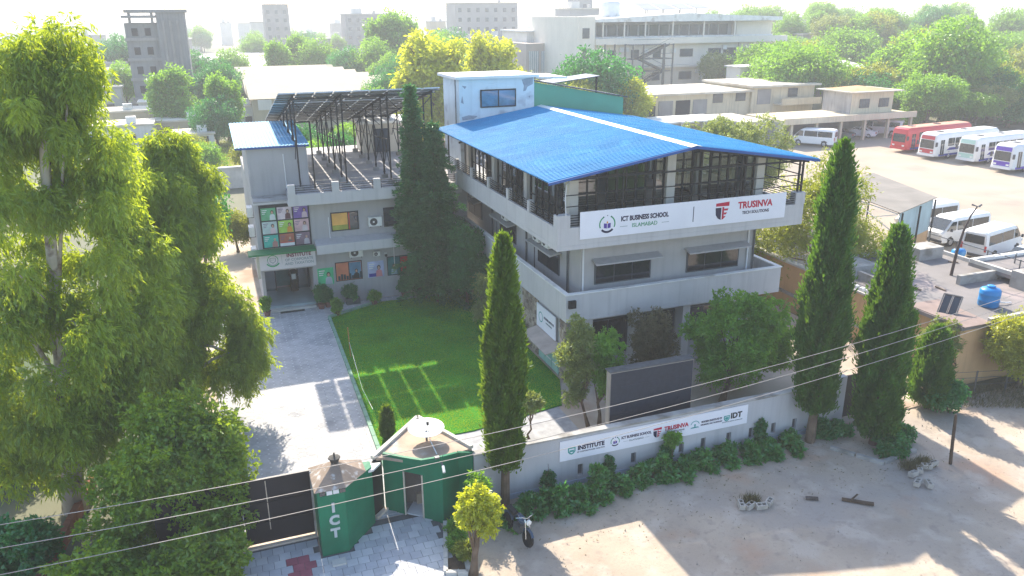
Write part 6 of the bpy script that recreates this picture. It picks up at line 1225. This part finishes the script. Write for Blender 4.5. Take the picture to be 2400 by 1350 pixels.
sc_ = crown_clumps((4.2, -1.3, 2.5), 1.2, 1.0, 1.6, 40, .15, .42, .35); grow('dry_shrub', 'brownish grey shrub behind the display screen', 'shrub', (4.2, -1.3, 0), (4.2, -1.3, 2.7), .06, sc_, 20000, LBRN, (.12, .045), .2, .7)
sc_ = crown_clumps((-2.65, -3.5, 1.7), .5, .5, .35, 14, .14, .28, .3); grow('frangipani_tree', 'small pale branching tree between front cypress and banner', 'tree', (-2.7, -3.5, 0), (-2.65, -3.5, 1.5), .05, sc_, 3600, LPALE, (.14, .06), .1, .8)
sc_ = crown_clumps((-4.3, -6.2, .9), .3, .3, .4, 8, .14, .25, .3); grow('frangipani_tree', 'low pale sapling peeking over the wall beside the cypress', 'tree', (-4.4, -6.2, 0), (-4.3, -6.2, 1.1), .03, sc_, 2200, LPALE, (.12, .05), .1, .8)
# --- pollarded yellow tree in the foreground
cl_ = np.array([(-7.35, -10.55, 2.65, .34), (-7.0, -10.5, 2.55, .30), (-7.62, -10.6, 2.35, .26), (-6.75, -10.55, 2.25, .30), (-7.2, -10.7, 2.2, .30), (-6.95, -10.7, 1.7, .26), (-7.55, -10.55, 1.95, .18), (-7.1, -10.45, 2.85, .24), (-6.8, -10.75, 1.95, .22)])
grow('pollarded_tree', 'pollarded tree with bright yellow green tufts on a bare brown trunk', 'tree', (-7.42, -10.65, 0), (-7.2, -10.55, 2.1), .12, cl_, 5200, LYEL, (.12, .07), .35, .8, .9, .3, BARK, 8, None, .04, .08)
# --- shrubs along the boundary wall
sp = [(-4.3, -8.0, .55, .75), (-3.5, -8.4, .6, .8), (-2.6, -8.3, .7, .75), (-1.7, -8.1, .65, .85), (-.8, -7.9, .6, .7), (.1, -7.8, .55, .65), (1.0, -7.9, .6, .7), (1.9, -7.8, .5, .6), (3.0, -7.8, .55, .6), (4.0, -7.8, .6, .7), (5.0, -7.9, .65, .7), (5.9, -7.9, .6, .65), (6.9, -7.7, .35, .5), (-5.3, -8.35, .5, .6)]
wl = ['dark creeping shrub at the boundary wall foot, %s' % s for s in ('first beyond the front cypress', 'below the left edge of the banner', 'below the first banner logo', 'widest one below the second logo', 'below the round school logo', 'below the school name on the banner', 'below the red shield logo', 'below the red lettering', 'below the green arc logo', 'below the banner end', 'just past the banner end', 'below the wall creeper near the cypress', 'lowest, next to the tall cypress', 'closest to the motorcycle')]
for (x, y, rx_, h), lab in zip(sp, wl):
    h *= rnd.uniform(.6, 1.25); rx_ *= rnd.uniform(.5, .95); y += rnd.uniform(-.1, .15)
    sc_ = np.vstack([crown_clumps((x+rnd.uniform(-.2, .2), y, h*.35), rx_, .5, h*.35, 14, .10, .26, .1), crown_clumps((x, y-.1, h*.7*rnd.uniform(.7, 1.5)), rx_*.5, .25, h*.35, 5, .08, .16, .1), crown_clumps((x, y-.45, .1), rx_, .35, .08, 6, .08, .16, .1)]); grow('wall_shrub', lab, 'shrub', (x, y, 0), (x, y, h*.6), .03, sc_, int(4200*rnd.uniform(.45, 1)), LDK2, (.17, .11), .2, .9, .8, .2, nl=8, group='shrubs along the boundary wall')
for x, z, lab in ((-3.42, 1.15, 'ivy column on the boundary wall below the left end of the banner'), (-.95, .95, 'ivy column on the boundary wall below the round school logo'), (5.95, 1.25, 'ivy column on the boundary wall right of the banner'), (1.55, .95, 'ivy column on the boundary wall under the red lettering')):
    sc_ = crown_clumps((x, WY-.13, z*.5), .22, .06, z*.5, 14, .10, .18, .2); grow('wall_ivy', lab, 'ivy', (x, WY-.12, 0), (x, WY-.1, z), .02, sc_, 3600, LDK, (.10, .06), .3, .7, 1, .3, nl=6, group='ivy columns on the boundary wall')
cl_ = np.array([(1.62, -7.45, 1.25, .22), (1.75, -7.5, 1.38, .18), (1.52, -7.45, 1.38, .16)]); grow('young_sapling', 'lollipop shaped green sapling standing before the wall banner', 'sapling', (1.65, -7.5, 0), (1.64, -7.47, 1.2), .02, cl_, 2200, LMID, (.10, .06), .3, .7, .9, .3, nl=3, bend=.03)
sc_ = crown_clumps((-6.3, -8.0, 1.2), .35, .3, .7, 14, .15, .28, .3); grow('leafy_shrub', 'thin leafy shrub against the right side of the green guard hut', 'shrub', (-6.3, -7.6, 0), (-6.3, -8.0, 1.4), .03, sc_, 4200, LMID, (.14, .05), .3, .7)
for x, y, h, m_, lab in ((-7.45, -9.9, .75, LOLV, 'yellowish bush in the planting bed at its open end'), (-7.45, -9.1, .55, LMID, 'green bush in the middle of the planting bed'), (-7.3, -8.4, .45, LMID, 'low green bush in the planting bed nearest the hut')):
    sc_ = crown_clumps((x, y, h*.5), .24, .3, h*.45, 10, .1, .2, .3); grow('bed_shrub', lab, 'shrub', (x, y, 0), (x, y, h*.6), .02, sc_, 4200, m_, (.09, .04), .2, .8, nl=5)
for x, y, h, lab in ((10.4, -9.6, .8, 'dark weeds at the foot of the broad cypress'), (11.3, -8.9, .9, 'dark leafy weeds beyond the broad cypress'), (9.2, -7.6, .6, 'dark weeds beside the side gate')):
    sc_ = crown_clumps((x, y, h*.4), .8, .5, h*.4, 16, .16, .3, .3); grow('dark_shrub', lab, 'shrub', (x, y, 0), (x, y, h*.5), .03, sc_, 7000, LDK, (.14, .08), .3, .7, nl=6)
# --- greenery to the right
sc_ = np.vstack([crown_clumps((19.8, 6.0, 5.4), 2.6, 2.4, 3.2, 70, .5, 1.0, .45), crown_clumps((22.0, 5.2, 3.2), 2.2, 2.0, 2.0, 40, .5, .9, .45), crown_clumps((17.8, 7.0, 3.6), 1.6, 1.8, 2.0, 30, .5, .9, .4)])
grow('jacaranda_tree', 'airy yellow olive tree between the tall cypress and the tin shed', 'tree', (20.2, 6.2, 0), (20.0, 6.1, 6.5), .2, sc_, 48000, LOLV, (.16, .06), .3, .7, .9, .35)
sc_ = np.vstack([crown_clumps((23.5, 23, 6.6), 3.2, 2.6, 2.6, 60, .5, .9, .4), crown_clumps((29, 24, 5.8), 2.6, 2.4, 2.6, 44, .5, .9, .4)])
grow('jacaranda_tree', 'pale olive tree rising behind the blue roof before the sheds', 'tree', (25.5, 23.5, 0), (25.5, 23.5, 6), .22, sc_, 52000, LPALE, (.19, .08), .3, .7, .9, .35)
sc_ = crown_clumps((15.4, 9.5, 3.4), 1.6, 2.2, 2.6, 40, .5, .9, .4); grow('jacaranda_tree', 'yellow green tree squeezed between the school block and the tan wall', 'tree', (15.4, 9.5, 0), (15.4, 9.5, 4), .14, sc_, 30000, LOLV, (.16, .06), .3, .7, .9, .35)
sc_ = np.vstack([crown_clumps((20.4, -7.2, 2.1), 2.0, 1.0, 1.4, 56, .3, .6, .4)]); grow('acacia_bush', 'feathery yellow green bush at the frame edge below the water tank', 'bush', (20.4, -7.2, 0), (20.4, -7.2, 2.2), .08, sc_, 28000, LYB, (.17, .045), .4, .6)
sc_ = crown_clumps((17.6, -5.2, 2.2), .9, .8, .9, 20, .25, .5, .4); grow('acacia_bush', 'pale bush on the tan wall corner below the street lamp', 'bush', (17.6, -6.4, 0), (17.6, -5.4, 2.2), .05, sc_, 12000, LPALE, (.13, .05), .3, .7)
sc_ = crown_clumps((15.4, -7.9, .8), .9, .5, .7, 22, .15, .4, .2); grow('dark_shrub', 'bushy green shrub behind the thin wooden post', 'shrub', (15.4, -7.9, 0), (15.4, -7.9, 1), .04, sc_, 9000, LDK, (.13, .07), .3, .7)
P = np.c_[rng.uniform(15.5, 23, 9000), rng.uniform(-10.5, -6.6, 9000), np.full(9000, -.03)]; P = P[(P[:, 1] > -7.2-(P[:, 0]-15)*.45)]; D = unit(len(P))*.6; D[:, 2] = 1; kind(link('weeds', leaf_mesh('weeds', P, D, .12+.18*rng.random(len(P)), np.full(len(P), .025), rng.random(len(P)), LBRN)), 'stuff', 'dry brown weeds on the verge at the frame edge')
fp = thing('verge_fence', 'thin wire fence with grey posts along the weedy verge', 'fence', (19, -7, 0))
for i in range(5): x = 16.5+i*1.5; MB().bar((x, -6.4-(x-16)*.25, 0), (x, -6.4-(x-16)*.25, 1.1), .06).build('fence_post', GREYM, fp)
for z in (.4, .75, 1.05): MB().bar((16.5, -6.5, z), (22.5, -8.0, z), .015).build('fence_wire', GREYM, fp)
for x, y in ((3.1, -10.5), (10.2, -10.8), (10.9, -10.75)):
    P = np.c_[rng.normal(x, .16, 700), rng.normal(y, .12, 700), np.full(700, .0)]; D = unit(700)*.7; D[:, 2] = 1.1
    tag(link('dry_weed_tuft', leaf_mesh('dry_weed_tuft', P, D, .15+.25*rng.random(700), np.full(700, .018), rng.random(700), LBRN)), {3.1: 'dry weed tuft in the block heap on the open dirt', 10.2: 'dry weed tuft in the block heap by the pole, left one', 10.9: 'dry weed tuft in the block heap closest to the pole'}[x], 'weeds')
# --- potted plants along the college wing
def potted(x, y, h, r, m_, label, sq=False):
    t = thing('potted_plant', label, 'plant', (x, y, 0)); pot = mat('pot_brown', (.20, .09, .07), .8, .2, 3) if not sq else mat('pot_dark', (.06, .08, .08), .7, .2, 3)
    if sq: B(x-.42, x+.42, y-.2, y+.2, .03, .42).build('pot', pot, t)
    else: MB().lathe((x, y, .03), [(.15, 0), (.20, .25), (.23, .30), (.20, .32)], 14).build('pot', pot, t)
    sc_ = crown_clumps((x, y, .4+h*.5), r, r*.8, h*.5, 14, .1, .22, .3); P, D, ti = clump_leaves(sc_, 3600, .1, .8); link('foliage', leaf_mesh('foliage', P, D, .10+.08*rng.random(len(P)), .04+.02*rng.random(len(P)), ti, m_, (x, y, 0)), t)
    trunk_mb((x, y, .3), (x, y, .4+h*.6), .02, .01, [tuple(c[:3]) for c in sc_[:5]], .02, 5).build('stem', BARK, t)
potted(-6.7, 15.55, .8, .4, LDK, 'bushy plant in a square planter under the skyline poster', True); potted(-8.62, 15.35, 1.3, .3, LDK, 'tall potted plant right of the porch steps'); potted(-8.2, 15.5, 1.0, .25, LDK, 'potted plant beside the tall one right of the porch'); potted(-11.75, 15.3, .8, .2, LMID, 'potted plant left of the porch steps'); potted(-3.5, 15.5, .9, .42, LDK, 'round dark bush in a pot under the teal and red poster'); potted(-7.9, 13.9, .5, .15, LMID, 'small yellowish plant at the pointed lawn corner'); potted(-5.5, 14.95, .35, .2, LMID, 'low potted plant on the path behind the lawn'); potted(-2.3, 15.0, .3, .18, LMID, 'low potted plant on the path near the conifers')
# lawn net pole
t = thing('net_pole', 'thin orange pole with a cord standing at the lawn edge', 'pole', (-8.2, 7.5, 0)); MB().tube([(-8.2, 7.5, 0), (-8.24, 7.5, 1.7)], .025, 6).build('pole_shaft', mat('pole_orange', (.45, .20, .06), .7, .2, 4), t); MB().tube([(-8.22, 7.5, .9), (-8.4, 3, .35), (-8.5, -.2, .9)], .008, 5).build('cord', FRAMEW, t)

# ================================================================== background trees (prototypes copied over the landscape)
def proto(lm, kind_, n=15000):
    t = thing('background_tree', 'x', 'tree', (0, 0, 0), 'x')
    if kind_ == 'round': cl = np.vstack([crown_clumps((0, 0, .62), .40, .40, .30, 46, .10, .19, .5), crown_clumps((.2, .1, .48), .3, .3, .2, 18, .1, .16, .5)])
    elif kind_ == 'tall': cl = np.vstack([crown_clumps((0, 0, .55), .20, .20, .40, 46, .06, .12, .4), crown_clumps((.1, .05, .75), .12, .12, .18, 16, .05, .09, .4)])
    else: cl = np.vstack([crown_clumps((0, 0, .70), .50, .50, .20, 50, .08, .16, .5), crown_clumps((-.25, .1, .55), .25, .3, .15, 16, .08, .14, .5)])
    trunk_mb((0, 0, 0), (0, 0, .6), .035, .012, [tuple(c[:3]) for c in cl[:12]], .02, 6).build('trunk', BARK, t, True)
    P, D, ti = clump_leaves(cl, n, .3, .7, .9, .5); link('crown', leaf_mesh('crown', P, D, .028+.025*rng.random(n), .016+.012*rng.random(n), ti, lm, (0, 0, 0)), t)
    return t
PR = {'g': proto(LMID, 'round'), 'o': proto(LOLV, 'round'), 'd': proto(LDK, 'round'), 'y': proto(LYEL, 'tall'), 't': proto(LMID, 'tall'), 'w': proto(LMID, 'wide'), 'p': proto(LPALE, 'wide')}
used = set()
ADJ = {'g': 'rounded green', 'o': 'olive yellow', 'd': 'dark rounded', 'y': 'yellow', 't': 'tall narrow', 'w': 'flat spreading', 'p': 'pale spreading'}
def bgtree(k, x, y, h, label, group, wd=1.0):
    if group: label = ADJ[k]+' '+label
    o = PR[k] if k not in used else copy_tree(PR[k]); used.add(k)
    o.location = (x, y, hillz(x, y)-.1); o.rotation_euler.z = rnd.random()*6.28; o.scale = (h*wd, h*wd, h); o['label'] = label
    if group: o['group'] = group
    elif 'group' in o: del o['group']
# named individual ones
bgtree('y', 14.0, 70, 15.7, 'tall glowing yellow green tree behind the slim conifer', None, 1.05); bgtree('y', 22.3, 72, 15.4, 'glowing yellow tree above the stair tower roof', None, .85); bgtree('y', 19.5, 70, 10.8, 'lowest glowing yellow tree left of the stair tower', None, .9); bgtree('y', 11.0, 69, 11.0, 'yellow green tree at the foot of the tallest glowing tree', None, 1.0); bgtree('y', 40.5, 68, 9.0, 'small yellow green tree before the fire escape stair', None, 1.1); bgtree('o', 31.5, 66, 8.6, 'small olive tree beside the green lean-to wall', None, .8)
bgtree('d', 36.2, 70, 12.2, 'round dark tree before the white corner tower of the office block', None, .95); bgtree('p', 78.5, 103, 9.8, 'thin greyish tree before the office block windows', None, .7)
bgtree('t', -19, 98, 10.5, 'hazy tall tree in front of the grey tower', None, 1.1); bgtree('t', -11.5, 88, 9.8, 'slender pale green tree beside the weedy field', None, .9); bgtree('d', -13.2, 84, 6.6, 'round dark tree at the edge of the weedy field', None, 1.0); bgtree('g', -16.5, 96, 5.5, 'small round tree behind the low pale houses', None, 1.0)
bgtree('d', -5.2, 60, 5.6, 'dark bush beside the blue roofed upper room', None, 1.1); bgtree('o', -9.4, 62, 4.4, 'yellowish bush at the far edge of the weedy field', None, 1.1); bgtree('o', -12.8, 30, 3.4, 'sunlit bush beside the college end wall', None, .9); bgtree('d', -15.0, 24, 7.6, 'dark tree right behind the shorter eucalyptus', None, .5)
bgtree('g', -4.0, 52, 4.6, 'leafy bush under the left edge of the solar array', None, 1.1); bgtree('d', -1.5, 56, 5.0, 'dark bush visible between the solar frames', None, 1.1)
for x, y, h, k in ((2, 165, 12, 't'), (12, 172, 11, 'g'), (26, 160, 18.5, 't'), (31, 164, 17.5, 't'), (22, 150, 11.5, 'g'), (16, 152, 10, 'd'), (36, 150, 12, 'g'), (8, 180, 13, 't'), (42, 170, 12, 'g'), (48, 185, 13, 'd')): bgtree(k, x, y, h, 'hazy tree in the grove behind the cream warehouse', 'hazy grove behind the cream warehouse')
for x, y, h, k in ((18, 92, 8.5, 'g'), (22, 95, 8.8, 'g'), (26, 90, 9.2, 'd'), (13, 98, 8.2, 'd'), (30, 86, 9.5, 'o'), (9, 88, 6.5, 'g')): bgtree(k, x, y, h, 'tree in the line between warehouse roof and yellow trees', 'trees beside the cream warehouse roof')
for x, y in ((-40, 112), (-33, 120), (-28, 135), (-44, 130), (-10, 128), (-12, 118), (-30, 160), (-16, 165), (-42, 155), (20, 118), (28, 112), (34, 120), (22, 138), (40, 140), (45, 150), (-8, 172), (-24, 172), (-52, 150), (-56, 128), (-38, 98), (-45, 104)): bgtree(rnd.choice('gdtgo'), x, y, rnd.uniform(6, 10), 'tree between the crowded houses around the grey tower', 'trees around the grey tower', rnd.uniform(.9, 1.2))
for x, y in ((-14.5, 60), (-17, 64), (-3, 62), (1, 66), (-16.5, 72), (3, 74), (6, 80)): bgtree(rnd.choice('gog'), x, y, rnd.uniform(2.5, 4.5), 'bush around the weedy field', 'bushes around the weedy field', 1.1)
# wooded slope on the right
GS = 'trees of the wooded slope beyond the bus park'; LBL = 'tree on the wooded slope beyond the bus park'
bgtree('g', 96, 66, 15.0, 'largest domed green tree on the slope above the buses', None, .95); bgtree('o', 88, 92, 11.5, 'yellowish spreading tree above the orange roofed house', None, 1.0); bgtree('w', 80, 84, 12.0, 'spreading green tree directly behind the orange roofed house', None, .95); bgtree('o', 110, 88, 13.2, 'golden topped tree left of the domed green tree', None, .9)
for x, y in ((84, 58), (90, 57), (97, 56), (104, 55), (111, 54), (118, 53), (86, 63), (101, 62), (110, 61), (119, 60), (94, 72), (104, 70), (114, 68), (123, 67), (84, 70)): bgtree(rnd.choice('ggwgd'), x+rnd.uniform(-2, 2), y+rnd.uniform(-1, 2), rnd.uniform(5.5, 8.5), LBL, GS, rnd.uniform(1.0, 1.3))
for _ in range(95):
    d = rnd.random(); a_ = rnd.uniform(.0, 1.0); y = 56+110*d**1.2; x = (82 if y < 75 else 72+(y-75)*.55)+a_*(55+80*d)
    if y < 72 and x > 122: continue
    if 96 < x < 114 and 90 < y < 110: continue
    bgtree(rnd.choice('gggwodgwtp'), x, y, rnd.uniform(5.5, 9.5) if y < 75 else rnd.uniform(7, 12.5), LBL, GS, rnd.uniform(.9, 1.2))
for _ in range(26):
    bgtree(rnd.choice('gdtgw'), rnd.uniform(125, 280), rnd.uniform(150, 260), rnd.uniform(7, 12), 'distant tree between the houses on the wooded hill', 'trees between the hill houses', rnd.uniform(.8, 1.1))
for _ in range(34):
    y = rnd.uniform(170, 420); bgtree(rnd.choice('gdt'), (y+30)*rnd.uniform(-.30, .55)-10, y, rnd.uniform(7, 13), 'faint tree among the roofs of the hazy town', 'trees of the hazy town', rnd.uniform(.8, 1.2))
# tall weeds in the field
P = np.c_[rng.uniform(-18, 0, 16000), rng.uniform(56, 88, 16000), np.full(16000, -.03)]; D = unit(len(P))*.6; D[:, 2] = 1; kind(link('grass_tussocks', leaf_mesh('grass_tussocks', P, D, .25+.3*rng.random(len(P)), np.full(len(P), .06), rng.random(len(P)), LOLV)), 'stuff', 'rough yellowing grass of the field behind the college wing')

P = np.c_[rng.uniform(-6, 13, 900), -7.6-rng.random(900)**2.5*4, np.full(900, .0)]; D = unit(len(P)); D[:, 2] = np.abs(D[:, 2])*.25
kind(link('leaf_litter', leaf_mesh('leaf_litter', P, D, .04+.07*rng.random(len(P)), .025+.02*rng.random(len(P)), rng.random(len(P)), LBRN)), 'stuff', 'dry leaves littering the dirt along the boundary wall')
# ================================================================== haze
hz = bpy.data.materials.new('haze_air'); hz.use_nodes = True; n = hz.node_tree.nodes; l = hz.node_tree.links; n.remove(n['Principled BSDF'])
pv = n.new('ShaderNodeVolumePrincipled'); pv.inputs['Color'].default_value = (.70, .71, .73, 1); pv.inputs['Density'].default_value = .0011; pv.inputs['Anisotropy'].default_value = .10
l.new(pv.outputs[0], n['Material Output'].inputs['Volume'])
kind(B(-1510, 1810, -160, 2610, -1.7, 23.5).build('haze', hz), 'stuff', 'thin pale haze filling the air over the town')
